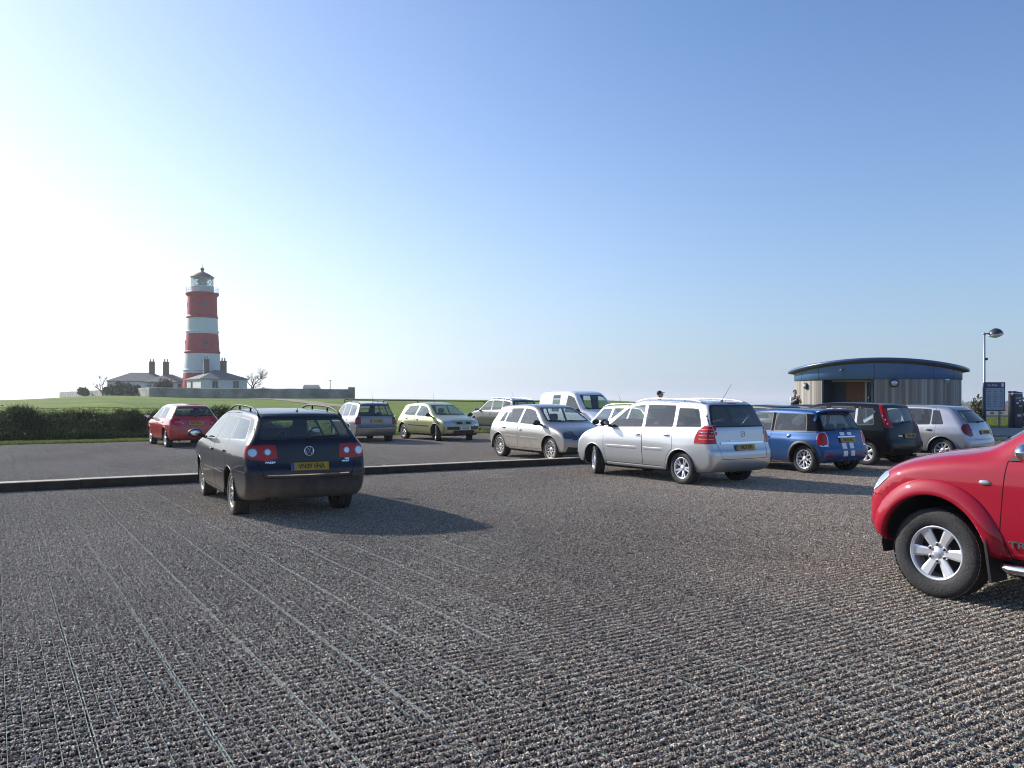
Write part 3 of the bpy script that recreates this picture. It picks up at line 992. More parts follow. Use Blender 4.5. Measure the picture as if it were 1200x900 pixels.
def polar_ground():
    rs = [0.0, 1.5]
    r = 3.0
    while r < 26: rs.append(r); r += 1.6
    while r < 62: rs.append(r); r += .55
    while r < 220: rs.append(r); r *= 1.03
    while r < 1800: rs.append(r); r *= 1.08
    angs = []
    a = -180.0
    while a < 180:
        angs.append(a); a += .5 if -45 <= a < 45 else 6.0
    vs = [(0, 0, -.12)]; n = len(angs)
    for r in rs[1:]:
        for a in angs:
            x, y = r * math.sin(R(a)), r * math.cos(R(a)); vs.append((x, y, gz(x, y)))
    fs = []
    for k in range(n): fs.append((0, 1 + (k + 1) % n, 1 + k))
    for i in range(len(rs) - 2):
        for k in range(n):
            k2 = (k + 1) % n
            fs.append((1 + i * n + k, 1 + i * n + k2, 1 + (i + 1) * n + k2, 1 + (i + 1) * n + k))
    b = MB(); b.add(vs, fs, 0, True)
    me = b.mesh('ground')
    o = link('ground', me, None, M['grass'])
    bm = bmesh.new(); bm.from_mesh(me); bmesh.ops.recalc_face_normals(bm, faces=bm.faces)
    if sum(f.normal.z for f in bm.faces) < 0: bmesh.ops.reverse_faces(bm, faces=bm.faces[:])
    bm.to_mesh(me); bm.free()
    props(o, 'green fields rising to the lighthouse', kind='structure')
polar_ground()

# sea
m, nt, b = new_mat('sea_water')
b.inputs['Base Color'].default_value = (.36, .41, .46, 1); b.inputs['Roughness'].default_value = .12; b.inputs['IOR'].default_value = 1.33  # turbid water, its base colour also paled to carry distance haze
M['sea'] = m
b = MB(); b.add([(-9000, 150, -10), (9000, 150, -10), (9000, 9500, -10), (-9000, 9500, -10)], [(0, 1, 2, 3)])
props(b.build('sea', m), 'calm sea far beyond the field', kind='structure')

def sheet(name, pts, z, mat, label=None):
    b = MB(); b.add([(x, y, z) for x, y in pts], [tuple(range(len(pts)))]); o = b.build(name, mat)
    return props(o, label, kind='structure')

def uv2(q, s):
    p = P0 + U * q + Vv * s; return (p.x, p.y)

# substrate below the stones and tarmac strip on the right
M['substrate'] = simple('dark_gravel_bed', (.055, .05, .048), .95, var=.4, vscale=30, bump=.8, bscale=90, spec=.1)
M['tarmac'] = simple('brown_tarmac', (.085, .07, .062), .9, var=.25, vscale=6, bump=.5, bscale=120, spec=.2)
sheet('car_park', [uv2(-40, 0.2), uv2(70, 0.2), uv2(70, -70), uv2(-40, -70)], -.022, M['substrate'], 'gravel car park')
sheet('road', [(13.6, 28.6), (60, 28.6), (60, 33.3), (13.6, 33.3)], -.006, M['tarmac'], 'brown tarmac road behind the parked row on the right')

# ---- gravel tiles: plastic paving grid filled with crushed stone
def ico():
    t = (1 + 5 ** .5) / 2
    v = np.array([(-1, t, 0), (1, t, 0), (-1, -t, 0), (1, -t, 0), (0, -1, t), (0, 1, t), (0, -1, -t), (0, 1, -t), (t, 0, -1), (t, 0, 1), (-t, 0, -1), (-t, 0, 1)], float)
    v /= np.linalg.norm(v[0])
    f = np.array([(0, 11, 5), (0, 5, 1), (0, 1, 7), (0, 7, 10), (0, 10, 11), (1, 5, 9), (5, 11, 4), (11, 10, 2), (10, 7, 6), (7, 1, 8), (3, 9, 4), (3, 4, 2), (3, 2, 6), (3, 6, 8), (3, 8, 9), (4, 9, 5), (2, 4, 11), (6, 2, 10), (8, 6, 7), (9, 8, 1)])
    return v, f
IV, IF = ico()
M['stone'] = attr_mat('crushed_stone', [(0, (.045, .034, .027)), (.3, (.25, .196, .150)), (.62, (.48, .39, .30)), (.88, (.78, .66, .52)), (1, (.90, .82, .68))], rough=.62, spec=.5, patch=True)
M['rib'] = simple('grid_rib', (.27, .31, .29), .85, spec=.1, var=.35, vscale=9)
M['rib_dark'] = simple('grid_cross_rib', (.05, .06, .055), .7)
def gravel_tile(name, seed, cover, mound):
    g = np.random.default_rng(seed)
    cell = .5 / 7
    n = 14000
    px = g.random(n); py = g.random(n)
    fy = ((py / cell) % 1.0 - .5) * 2; fx = ((px / cell) % 1.0 - .5) * 2
    hy = 1 - np.abs(fy) ** 2.2
    base = -.020 + mound * hy + .005 * g.random(n)
    near = np.abs(fx) > .86
    keep = (g.random(n) < np.where(near, cover, 1.0)) & (g.random(n) < np.clip(-.22 + 1.45 * hy + cover * .30, 0, 1))
    px, py, base = px[keep], py[keep], base[keep]; n = len(px)
    sz = g.uniform(.0034, .0080, n)
    sc = g.uniform(.65, 1.1, (n, 3)) * sz[:, None]; sc[:, 0] *= g.uniform(1.1, 2.1, n); sc[:, 2] *= .8
    # random rotations
    qn = g.normal(size=(n, 4)); qn /= np.linalg.norm(qn, axis=1)[:, None]
    w, x, y, z = qn.T
    Rm = np.stack([np.stack([1 - 2 * (y * y + z * z), 2 * (x * y - z * w), 2 * (x * z + y * w)], -1), np.stack([2 * (x * y + z * w), 1 - 2 * (x * x + z * z), 2 * (y * z - x * w)], -1), np.stack([2 * (x * z - y * w), 2 * (y * z + x * w), 1 - 2 * (x * x + y * y)], -1)], 1)
    vv = IV[None] * (1 + .22 * g.normal(size=(n, 12, 1)).clip(-1, 1)) * sc[:, None, :]
    vv = np.einsum('nij,nkj->nki', Rm, vv) + np.stack([px - .5, py - .5, base], -1)[:, None, :]
    ff = IF[None] + (np.arange(n) * 12)[:, None, None]
    tone = np.repeat(np.clip(g.beta(1.5, 2.3, n), 0, 1), 20)
    verts = vv.reshape(-1, 3); faces = ff.reshape(-1, 3)
    # ribs
    b = MB()
    for k in range(15):
        xx = -.5 + k * cell
        if k % 7 == 0:
            for o in ((-.008, .008) if k == 7 else ((.008,) if k == 0 else (-.008,))) : b.box((xx + o, 0, -.005 - cover * .008), (.0042, 1, .022), 1)
            for j in range(7 if k == 7 else 0): b.box((xx, -.45 + j * .143, -.004), (.03, .016, .016), 1)
        else: b.box((xx, 0, -.0065 - cover * .010), (.0026, 1, .020), 1)
    for j in range(14):
        b.box((0, -.5 + j * cell, -.015), (1, .0035, .018), 2)
    rv = np.array(b.v); rf = b.f
    me = bpy.data.meshes.new(name)
    nv = len(verts)
    allf = np.concatenate([faces.reshape(-1), (np.array(rf) + nv).reshape(-1)])
    nf = len(faces) + len(rf)
    me.vertices.add(nv + len(rv)); me.vertices.foreach_set('co', np.concatenate([verts, rv]).reshape(-1))
    me.loops.add(len(allf)); me.loops.foreach_set('vertex_index', allf)
    me.polygons.add(nf)
    ls = np.concatenate([np.arange(len(faces)) * 3, len(faces) * 3 + np.arange(len(rf)) * 4])
    me.polygons.foreach_set('loop_start', ls)
    me.polygons.foreach_set('material_index', np.concatenate([np.zeros(len(faces), int), np.array(b.m)]))
    me.polygons.foreach_set('use_smooth', np.zeros(nf, bool))
    me.update(calc_edges=True); me.validate()
    a = me.attributes.new('tone', 'FLOAT', 'FACE')
    a.data.foreach_set('value', np.concatenate([tone, np.full(len(rf), .5)]))
    for mm in (M['stone'], M['rib'], M['rib_dark']): me.materials.append(mm)
    return bpy.data.objects.new(name, me)

DEFER = []
def instance_object(name, mat_points, variants, label, cat=None):
    """one object whose geometry nodes place the variants on its points"""
    colx = bpy.data.collections.new(name + '_variants')
    for v in variants: colx.objects.link(v)
    me = bpy.data.meshes.new(name)
    pts, idx, rot, scl = mat_points[:4]
    me.vertices.add(len(pts)); me.vertices.foreach_set('co', np.array(pts, float).reshape(-1))
    a = me.attributes.new('idx', 'INT', 'POINT'); a.data.foreach_set('value', np.array(idx, np.int32))
    a = me.attributes.new('rot', 'FLOAT_VECTOR', 'POINT'); a.data.foreach_set('vector', np.array(rot, float).reshape(-1))
    a = me.attributes.new('scl', 'FLOAT_VECTOR', 'POINT'); a.data.foreach_set('vector', np.array(scl, float).reshape(-1))
    if len(mat_points) > 4: a = me.attributes.new('patch', 'FLOAT', 'POINT'); a.data.foreach_set('value', np.array(mat_points[4], np.float32))
    o = link(name, me)
    ng = bpy.data.node_groups.new(name, 'GeometryNodeTree')
    ng.interface.new_socket('Geometry', in_out='INPUT', socket_type='NodeSocketGeometry')
    ng.interface.new_socket('Geometry', in_out='OUTPUT', socket_type='NodeSocketGeometry')
    gi = ng.nodes.new('NodeGroupInput'); go = ng.nodes.new('NodeGroupOutput')
    ci = ng.nodes.new('GeometryNodeCollectionInfo'); ci.inputs['Collection'].default_value = colx; ci.inputs['Separate Children'].default_value = True
    ip = ng.nodes.new('GeometryNodeInstanceOnPoints'); ip.inputs['Pick Instance'].default_value = True
    def na(n, t):
        x = ng.nodes.new('GeometryNodeInputNamedAttribute'); x.data_type = t; x.inputs['Name'].default_value = n
        return [s for s in x.outputs if s.enabled and s.name == 'Attribute'][0]
    ng.links.new(gi.outputs[0], ip.inputs['Points']); ng.links.new(ci.outputs[0], ip.inputs['Instance'])
    ng.links.new(na('idx', 'INT'), ip.inputs['Instance Index'])
    er = ng.nodes.new('FunctionNodeEulerToRotation'); ng.links.new(na('rot', 'FLOAT_VECTOR'), er.inputs[0]); ng.links.new(er.outputs[0], ip.inputs['Rotation'])
    ng.links.new(na('scl', 'FLOAT_VECTOR'), ip.inputs['Scale'])
    ng.links.new(ip.outputs[0], go.inputs[0])
    DEFER.append((o, ng))
    props(o, label, cat, kind='stuff')
    return o

tiles = [gravel_tile('gravel_tile_a', 1, .0, .022), gravel_tile('gravel_tile_b', 2, .05, .022), gravel_tile('gravel_tile_c', 3, .35, .022), gravel_tile('gravel_tile_d', 4, .6, .022), gravel_tile('gravel_tile_e', 5, .95, .020), gravel_tile('gravel_tile_f', 6, .95, .017)]
from mathutils import noise as mnoise
pts = []; idx = []; rot = []; scl = []
for i in range(-40, 60):
    for j in range(-60, 0):
        x, y = uv2(i + .5 + .24, j + .5 + .02)
        if y < 2.2 or abs(x) > .70 * y + 2.5: continue
        if not in_park(x, y) or (x > 14 and y > 29.2): continue
        pts.append((x, y, 0)); rot.append((R(random.uniform(-.25, .25)), R(random.uniform(-.25, .25)), R(32 + random.uniform(-.25, .25)) + (math.pi if random.random() < .5 else 0))); scl.append((1, 1, 1))
        nz = mnoise.noise(Vector((x * .25, y * .25, 3)))
        c = nz * 1.1 + (x + 1.2) / (3.2 + .12 * y) - .30 + random.uniform(-.12, .12)
        k = 0 if c < -.05 else (2 if c < .75 else 4)
        idx.append(k + random.randint(0, 1))
PT = [.26 * mnoise.noise(Vector((p[0] * .35, p[1] * .16, 7))) + .10 * mnoise.noise(Vector((p[0] * .9, p[1] * .5, 2))) for p in pts]
instance_object('gravel', (pts, idx, rot, scl, PT), tiles, 'crushed grey and brown gravel in a ribbed plastic grid', 'gravel')

# ---- grass tufts on verges, bank and nearer field
M['blade'] = attr_mat('grass_blades', [(0, (.05, .085, .018)), (.5, (.14, .20, .04)), (1, (.30, .31, .09))], rough=.6, spec=.25, transl=.35)
M['weed'] = attr_mat('bank_leaves', [(0, (.018, .028, .010)), (.5, (.045, .065, .018)), (1, (.10, .13, .035))], rough=.7, spec=.2, transl=.2)
def tuft(name, seed, n, h, spread, mat, w=.006, lean=.6):
    g = random.Random(seed); vs = []; fs = []; tn = []
    for k in range(n):
        x, y = g.gauss(0, spread), g.gauss(0, spread); a = g.uniform(0, 6.28); hh = h * g.uniform(.5, 1.2)
        dx, dy = math.cos(a) * hh * lean * g.random(), math.sin(a) * hh * lean * g.random()
        sx, sy = -math.sin(a) * w, math.cos(a) * w
        b = len(vs)
        vs += [(x - sx, y - sy, -.02), (x + sx, y + sy, -.02), (x + dx * .4 + sx * .8, y + dy * .4 + sy * .8, hh * .6), (x + dx * .4 - sx * .8, y + dy * .4 - sy * .8, hh * .6), (x + dx, y + dy, hh)]
        fs += [(b, b + 1, b + 2, b + 3), (b + 3, b + 2, b + 4)]; t = g.random(); tn += [t, t]
    me = bpy.data.meshes.new(name); me.from_pydata(vs, [], fs); a = me.attributes.new('tone', 'FLOAT', 'FACE'); a.data.foreach_set('value', tn); me.materials.append(mat)
    return bpy.data.objects.new(name, me)
def leafclump(name, seed, n, r, mat, ls=.05):
    g = random.Random(seed); vs = []; fs = []; tn = []
    for k in range(n):
        c = Vector((g.gauss(0, r * .5), g.gauss(0, r * .5), g.gauss(0, r * .4)))
        M3 = Euler((g.uniform(0, 6), g.uniform(0, 6), g.uniform(0, 6))).to_matrix(); s = ls * g.uniform(.5, 1.3); b = len(vs)
        for q in ((-1, 0, 0), (0, -.45, .1), (1, 0, 0), (0, .45, .1)): vs.append(tuple(c + M3 @ (Vector(q) * s)))
        fs.append((b, b + 1, b + 2, b + 3)); tn.append(g.random())
    me = bpy.data.meshes.new(name); me.from_pydata(vs, [], fs); a = me.attributes.new('tone', 'FLOAT', 'FACE'); a.data.foreach_set('value', tn); me.materials.append(mat)
    return bpy.data.objects.new(name, me)

tv = [tuft('grass_tuft_a', 1, 60, .11, .10, M['blade']), tuft('grass_tuft_b', 2, 60, .15, .12, M['blade']), tuft('grass_tuft_c', 3, 50, .22, .12, M['blade'], .007)]
g = random.Random(5); pts = []; idx = []; rot = []; scl = []
def addt(x, y, k, s=1.0, tilt=0.0, z=None):
    pts.append((x, y, gz(x, y) if z is None else z)); idx.append(k); rot.append((g.uniform(-tilt, tilt), g.uniform(-tilt, tilt), g.uniform(0, 6.28))); scl.append((s, s, s))
n = 0
while n < 15000:
    q = g.uniform(-14, 34); s = g.uniform(.12, 2.6 if q < 11 else 3.2) if g.random() < .5 else (5.2 if q < 12 else 2.6) + 26 * g.random() ** 1.6
    x, y = uv2(q, s)
    if y < 5 or abs(x) > .68 * y + 2: continue
    if x / y > .3: continue
    addt(x, y, g.choice((0, 0, 1)) if s < 3 or s > 4.5 else g.choice((0, 1)), g.uniform(.4, .8) * (.6 if s > 1.2 else 1)); n += 1
# verge and lawns right of the pavilion
n = 0
while n < 5000:
    x = g.uniform(16.5, 42); y = g.choice((g.uniform(33.55, 34.65), g.uniform(39.1, 44), g.uniform(44, 60)))
    if x / y > .66 or x / y < .42: continue
    addt(x, y, g.choice((0, 0, 1)), g.uniform(.35, .7)); n += 1
instance_object('grass', (pts, idx, rot, scl), tv, 'grass tufts on the verges, bank top and lawns', 'grass')

# dark overgrown bank on the left
lv = [leafclump('bank_clump_a', 11, 46, .17, M['weed']), leafclump('bank_clump_b', 12, 46, .20, M['weed']), tuft('bank_tuft_c', 13, 40, .28, .12, M['weed'], .008, .9)]
pts = []; idx = []; rot = []; scl = []
n = 0
while n < 9500:
    q = g.uniform(-16, 12.2); s = g.uniform(2.5, 4.9)
    x, y = uv2(q, s)
    z = gz(x, y)
    pts.append((x, y, z + (g.uniform(-.02, .10) if s < 3.7 else g.uniform(-.22, -.04) + .30 * max(0, math.sin(q * 2.3) * math.sin(q * .9 + 1))))); idx.append(g.choice((0, 1, 1, 2))); rot.append((g.uniform(-.5, .9), g.uniform(-.5, .5), g.uniform(0, 6.28))); k = g.uniform(.6, 1.25) * (1 + .35 * math.sin(q * 1.7) * math.sin(q * .63 + 2)); scl.append((k, k, k)); n += 1
instance_object('bank_undergrowth', (pts, idx, rot, scl), lv, 'dark overgrown bank along the far left edge of the car park', 'undergrowth')
M['bank_soil'] = simple('bank_soil', (.03, .035, .016), .95, var=.4, vscale=4, bump=1, bscale=10, spec=.1)
b = MB(); rows = []
for i in range(57):
    q = -16 + i * .5
    rows.append([(*uv2(q, s), gz(*uv2(q, s)) + .03 + .03 * math.sin(i * 2.1 + s * 3)) for s in (2.5, 2.9, 3.2, 3.5, 3.8, 4.1, 4.4, 4.7)])
m_ = 8; vs = [v for r_ in rows for v in r_]; b.add(vs, [(i * m_ + j, (i + 1) * m_ + j, (i + 1) * m_ + j + 1, i * m_ + j + 1) for i in range(56) for j in range(7)], 0, True)
props(b.build('bank', M['bank_soil']), 'earth bank edging the car park', kind='structure')

# worn track across the field
M['track'] = simple('worn_track', (.30, .26, .18), .95, var=.3, vscale=1.5, spec=.1)
def ribbon(name, line, w, mat, label, dz=.03, kind='structure'):
    b = MB(); vs = []
    P = [Vector(p) for p in line]; pp = []
    for i in range(len(P) - 1):
        for k in range(10): pp.append(P[i].lerp(P[i + 1], k / 10))
    pp.append(P[-1])
    for i, p in enumerate(pp):
        t = (pp[min(i + 1, len(pp) - 1)] - pp[max(i - 1, 0)]).normalized(); nn = Vector((-t.y, t.x))
        for s in (-1, 1):
            c = p + nn * s * w * (.5 + .08 * math.sin(i * 1.7)); vs.append((c.x, c.y, gz(c.x, c.y) + dz))
    b.add(vs, [(2 * i, 2 * i + 2, 2 * i + 3, 2 * i + 1) for i in range(len(pp) - 1)], 0, True)
    return props(b.build(name, mat), label, kind=kind)
ribbon('track', [(at(262, 150), 150), (at(330, 118), 118), (at(385, 96), 96), (at(440, 88), 88)], 3.2, M['track'], 'pale worn track across the field', .05)
M['pave'] = simple('pale_paving', (.33, .31, .29), .9, var=.15, vscale=2, spec=.2)
M['kerbstone'] = simple('concrete_kerb', (.42, .40, .37), .85, var=.2, vscale=6)
b = MB(); vs = []
for i in range(24):
    x = 18.2 + i * 1.2
    for y in (34.75, 35.6, 36.5, 37.6, 38.9): vs.append((x, y, gz(x, y) + .03))
b.add(vs, [(i * 5 + j, (i + 1) * 5 + j, (i + 1) * 5 + j + 1, i * 5 + j + 1) for i in range(23) for j in range(4)])
props(b.build('path', M['pave']), 'pale paved path past the pay machine', kind='structure')
# kerb to the verge
b = MB()
for k in range(34):
    b.box((14.4 + k * .92, 33.38, .055), (.905, .15, .17), 0, bev=.015)
props(b.build('kerb', M['kerbstone']), 'pale concrete kerb between the tarmac road and the verge', kind='structure')

# ---- timber beams that divide the car park
M['beam_top'] = simple('sunlit_beam_top', (.40, .35, .27), .8, var=.3, vscale=5, bump=.4, bscale=40)  # pale tone paints the sunlight on top of the beams
M['beam'] = simple('shaded_beam', (.045, .037, .028), .8, var=.35, vscale=5, bump=.4, bscale=40, spec=.2)  # dark tone paints the shade on the beam fronts and ends
kd = Vector((1.98 + 9.1, 21.3 - 14.7)).normalized()
kstart = Vector((1.95, 21.28)); ang = math.atan2(kd.y, kd.x)
labs = ['timber kerb beam ending beside the silver people carrier', 'timber kerb beam in front of the grey hatchback', 'timber kerb beam just right of the dark blue estate', 'timber kerb beam passing behind the dark blue estate', 'timber kerb beam with a joint left of the dark blue estate', 'timber kerb beam running out of the left edge of the view']
pos = 0.0
for k, L in enumerate((2.6, 3.0, 3.0, 3.0, 3.35, 4.8)):
    c = kstart - kd * (pos + L / 2); pos += L
    bb = MB(); bb.box((0, 0, 0), (L - .005, .27, .20), 0, bev=.012)
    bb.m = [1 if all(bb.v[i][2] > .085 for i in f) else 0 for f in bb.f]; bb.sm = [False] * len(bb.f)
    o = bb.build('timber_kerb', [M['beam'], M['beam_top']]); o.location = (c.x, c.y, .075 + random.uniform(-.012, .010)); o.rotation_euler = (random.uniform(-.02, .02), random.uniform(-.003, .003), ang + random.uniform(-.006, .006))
    props(o, labs[k], 'kerb beam', 'timber beams dividing the car park')

# knee rail beyond the gravel, and dark rail across the field
M['rail_wood'] = simple('rail_timber', (.42, .38, .33), .8, var=.3, vscale=6)
M['rail_dark'] = simple('dark_rail_timber', (.045, .04, .035), .9, var=.3, vscale=6)
def rail(x0, y0, x1, y1, h, th, posts, mat, name, label, cat):
    d = Vector((x1 - x0, y1 - y0)); L = d.length; a = math.atan2(d.y, d.x)
    root = empty(name, (x0, y0, gz(x0, y0)), a, label, cat)
    n = int(L / posts)
    bb = MB()
    for k in range(n + 1):
        q = Vector((x0, y0)) + d * (k / n); zz = gz(q.x, q.y) - gz(x0, y0)
        pb = MB(); pb.box((L * k / n, 0, zz + h / 2 - .05), (.12, .12, h + .06), 0, bev=.01); pb.build('post', mat, root)
        if k < n:
            q2 = Vector((x0, y0)) + d * ((k + 1) / n); z2 = gz(q2.x, q2.y) - gz(x0, y0)
            p0_ = Vector((L * k / n, 0, zz + h)); p1_ = Vector((L * (k + 1) / n, 0, z2 + h)); hh = th / 2
            vs = [(p.x, sy * .06, p.z + sz * hh) for p in (p0_, p1_) for sy in (-1, 1) for sz in (-1, 1)]
            bb.add(vs, [(0, 1, 3, 2), (4, 6, 7, 5), (0, 4, 5, 1), (2, 3, 7, 6), (1, 5, 7, 3), (0, 2, 6, 4)])
    bb.build('rail', mat, root)
rail(-1.9, 40.2, 5.5, 42.2, .30, .12, 2.4, M['rail_wood'], 'knee_rail', 'low pale timber knee rail on the grass edge in front of the steel blue estate', 'knee rail')
rail(at(404, 104), 104, at(640, 118), 118, .42, .13, 8, M['rail_dark'], 'field_fence', 'long low dark rail crossing the field behind the parked cars', 'fence')

# ------------------------------------------------------------------ lighthouse
LX, LY = -66.6, 178.0
M['lh_white'] = simple('tower_white', (.72, .73, .73), .7, var=.06, vscale=1.2)
M['lh_red'] = simple('tower_red', (.46, .055, .068), .65, var=.12, vscale=1.2)
M['lh_glass'] = glass('lantern_glass', (.75, .8, .78))
M['slate'] = simple('slate_roof', (.16, .155, .15), .7, var=.25, vscale=3, bump=.3, bscale=12)
M['brickd'] = simple('chimney_brick', (.17, .15, .13), .9, var=.3, vscale=5)
M['render'] = simple('white_render', (.66, .66, .64), .8, var=.08, vscale=2)
M['window_d'] = simple('dark_window', (.035, .04, .05), .1)
lz = gz(LX, LY) - .2
root = empty('lighthouse', (LX, LY, lz), 0, 'tall round lighthouse banded red and white with a red capped lantern', 'lighthouse')
def hz_(py): return zat(py, LY) - lz
bands = [(443, 462, 4.0, 4.12, 'lh_red'), (414.8, 443, 3.52, 3.92, 'lh_white')]
levels = [(466, 4.25), (440.5, 3.92), (437.0, 3.86), (414.5, 3.56), (391.5, 3.28), (371.5, 3.10), (351, 3.00)]
def rad(py):
    L = sorted(levels)
    return float(np.interp(py, [l[0] for l in L], [l[1] for l in L]))
for i, (p0, p1, mt) in enumerate(((466, 437.5, 'lh_red'), (437.5, 414.7, 'lh_white'), (414.7, 391.5, 'lh_red'), (391.5, 371.8, 'lh_white'), (371.8, 348, 'lh_red'))):
    b = MB(); prof = []
    for k in range(9):
        p = p0 + (p1 - p0) * k / 8; prof.append((rad(p), hz_(p)))
    if mt == 'lh_red': prof = [(rad(p0) + .0, hz_(p0))] + prof
    b.lathe(prof, 48, 0)
    o = b.build('red_band' if mt == 'lh_red' else 'white_band', M[mt], root)
    zz = hz_(p0 if i else 437.5)
# string courses
for py, mt in ((434, 'lh_white'), (412.8, 'lh_red'), (389, 'lh_white'), (371.9, 'lh_red')):
    b = MB(); r0 = rad(py); z = hz_(py); b.lathe([(r0 - .02, z - .30), (r0 + .14, z - .2), (r0 + .16, z + .1), (r0 - .02, z + .22)], 48, 0); b.build('string_course', M[mt], root)
b = MB(); z = hz_(348); b.lathe([(2.98, z - .1), (3.10, z + .1), (3.36, z + .35), (3.42, z + .62), (3.42, z + .80), (2.2, z + .86)], 48, 0); b.build('gallery', M['lh_red'], root)
zg = z + .85
b = MB()
for k in range(28):
    a = 2 * math.pi * k / 28; b.tube([(3.3 * math.cos(a), 3.3 * math.sin(a), zg - .05), (3.3 * math.cos(a), 3.3 * math.sin(a), zg + 1.1)], .03, 5)
for hh in (.4, .75, 1.1): b.tube([(3.3 * math.cos(a), 3.3 * math.sin(a), zg + hh) for a in [2 * math.pi * k / 40 for k in range(41)]], .028, 5, cap=False)
b.build('gallery_railing', M['lh_white'], root)
b = MB(); b.lathe([(2.28, zg - .05), (2.28, zg + 1.15), (2.34, zg + 1.2), (2.34, zg + 1.32), (2.2, zg + 1.34)], 40, 0); b.build('lantern_base', M['lh_white'], root)
z0 = zg + 1.3; z1 = hz_(325.5)
b = MB(); b.lathe([(2.2, z0), (2.2, z1)], 40, 0); b.build('lantern_glass', M['lh_glass'], root)
b = MB()
for k in range(14):
    for sgn in (-1, 1):
        a0 = 2 * math.pi * k / 14
        b.tube([(2.23 * math.cos(a0 + sgn * t * 1.0), 2.23 * math.sin(a0 + sgn * t * 1.0), z0 + (z1 - z0) * t) for t in [j / 8 for j in range(9)]], .045, 4)
b.lathe([(2.2, z0 + .0), (2.27, z0), (2.27, z0 + .1), (2.2, z0 + .1)], 32); b.lathe([(2.2, z1 - .1), (2.27, z1 - .1), (2.27, z1)], 32)
b.build('lantern_lattice', M['lh_white'], root)
b = MB()
b.lathe([(.0, z0), (.7, z0), (.7, z0 + .4), (.95, z0 + .5), (1.05, (z0 + z1) / 2), (.95, z1 - .5), (.5, z1 - .3), (0, z1 - .2)], 20, 0); b.build('lamp_optic', simple('optic', (.5, .55, .52), .1, .5), root)
b = MB(); b.lathe([(0, z1 - .02), (2.42, z1 - .02), (2.5, z1 + .06), (2.45, z1 + .14), (1.5, z1 + .75), (.45, z1 + 1.25), (.32, z1 + 1.3), (.30, z1 + 1.6), (.42, z1 + 1.75), (.42, z1 + 1.95), (.2, z1 + 2.15), (.04, z1 + 2.25), (.04, z1 + 3.0), (0, z1 + 3.0)], 40, 0); b.build('lantern_roof', simple('lantern_cap', (.30, .12, .10), .6), root)
def tower_window(az, py, hgt=.9):
    r0 = rad(py) - .05; b = MB(); Mx = Matrix.Rotation(R(az), 4, 'Z')
    b.box((0, 0, 0), (.25, .62, hgt), 0); b.v = [tuple(Mx @ (Vector(v) + Vector((r0, 0, hz_(py))))) for v in b.v]
    o = b.build('window', M['window_d'], root)
for az, py in ((-58, 358), (-172 + 15, 358), (-58, 402), (-64, 424), (-150, 402)): tower_window(az, py)

# ---- keepers' cottages
def hip_cottage(name, c, rz, Lx, Ly, h, rh, label, windows, chims, ov=.35):
    root = empty(name, (c[0], c[1], gz(*c) - .25), rz, label, 'cottage')
    b = MB(); b.box((0, 0, h / 2), (Lx, Ly, h)); b.build('wall', M['render'], root)
    b = MB(); x, y = Lx / 2 + ov, Ly / 2 + ov; rl = max(.4, (Lx - Ly) / 2)
    vs = [(-x, -y, h), (x, -y, h), (x, y, h), (-x, y, h), (-rl, 0, h + rh), (rl, 0, h + rh), (-x, -y, h - .12), (x, -y, h - .12), (x, y, h - .12), (-x, y, h - .12)]
    b.add(vs, [(0, 1, 5, 4), (1, 2, 5), (2, 3, 4, 5), (3, 0, 4), (0, 6, 7, 1), (1, 7, 8, 2), (2, 8, 9, 3), (3, 9, 6, 0), (6, 9, 8, 7)])
    rf = b.build('roof', M['slate'], root)
    for (cx, cy, top) in chims:
        b = MB()
        zb = h + rh - 1.2
        b.box((cx, cy, (zb + top) / 2), (1.1, .85, top - zb)); b.box((cx, cy, top + .03), (1.15, .95, .18)); b.box((cx, cy, zb + 1.5), (1.05, .85, .12))
        ch = b.build('chimney', M['brickd'], rf)
        for s in (-.28, .28):
            b = MB(); b.lathe([(.14, 0), (.17, .1), (.13, .5), (.16, .62), (.12, .7), (.1, .6)], 10, 0, Matrix.Translation((cx + s, cy, top + .1))); b.build('chimney_pot', M['kerbstone'], rf)
    for (face, t, z, w, hh) in windows:
        b = MB(); g2 = MB()
        if face == 'f': cc = (t, -Ly / 2 - .02, z); d = (w, .12, hh); d2 = (w * .82, .14, hh * .86); d3 = (w * .06, .16, hh * .86)
        else: cc = (-Lx / 2 - .02, t, z); d = (.12, w, hh); d2 = (.14, w * .82, hh * .86); d3 = (.16, w * .06, hh * .86)
        b.box(cc, d)
        fr = b.build('window', M['brickd'], root)
        g2.box(cc, d2); g2.build('pane', M['window_d'], fr)
        g2 = MB(); g2.box(cc, d3); g2.build('glazing_bar', M['render'], fr)
    return root
# white cottage right of the tower: corner at px 246 faces the camera
cz = 168
hip_cottage('cottage', (at(254, cz + 4.5), cz + 4.5), R(38), 9.4, 9.2, 4.3, 1.9, 'white cottage with hipped slate roof and two chimneys at the foot of the lighthouse',
    [('f', -1.9, 2.95, 1.1, 1.9), ('f', 2.4, 2.95, 1.1, 1.9), ('s', 1.3, 2.95, .9, 1.8)], [(-2.0, .6, 8.3), (1.7, .9, 8.1)])
hip_cottage('cottage', (at(166, 188), 188), R(12), 12.5, 8.0, 3.9, 2.0, 'grey roofed cottage behind bushes, farthest left of the cottages',
    [('f', 2.6, 2.8, 2.2, 1.2)], [(2.2, 0, 8.3)])
hip_cottage('cottage', (at(198, 180), 180), R(5), 8.0, 6.5, 3.7, 1.7, 'small pale cottage between the bushes and the tower foot',
    [('f', 1.2, 2.7, 1.3, 1.4), ('f', 3.2, 2.7, .7, 1.1)], [(-.6, 0, 8.0)])

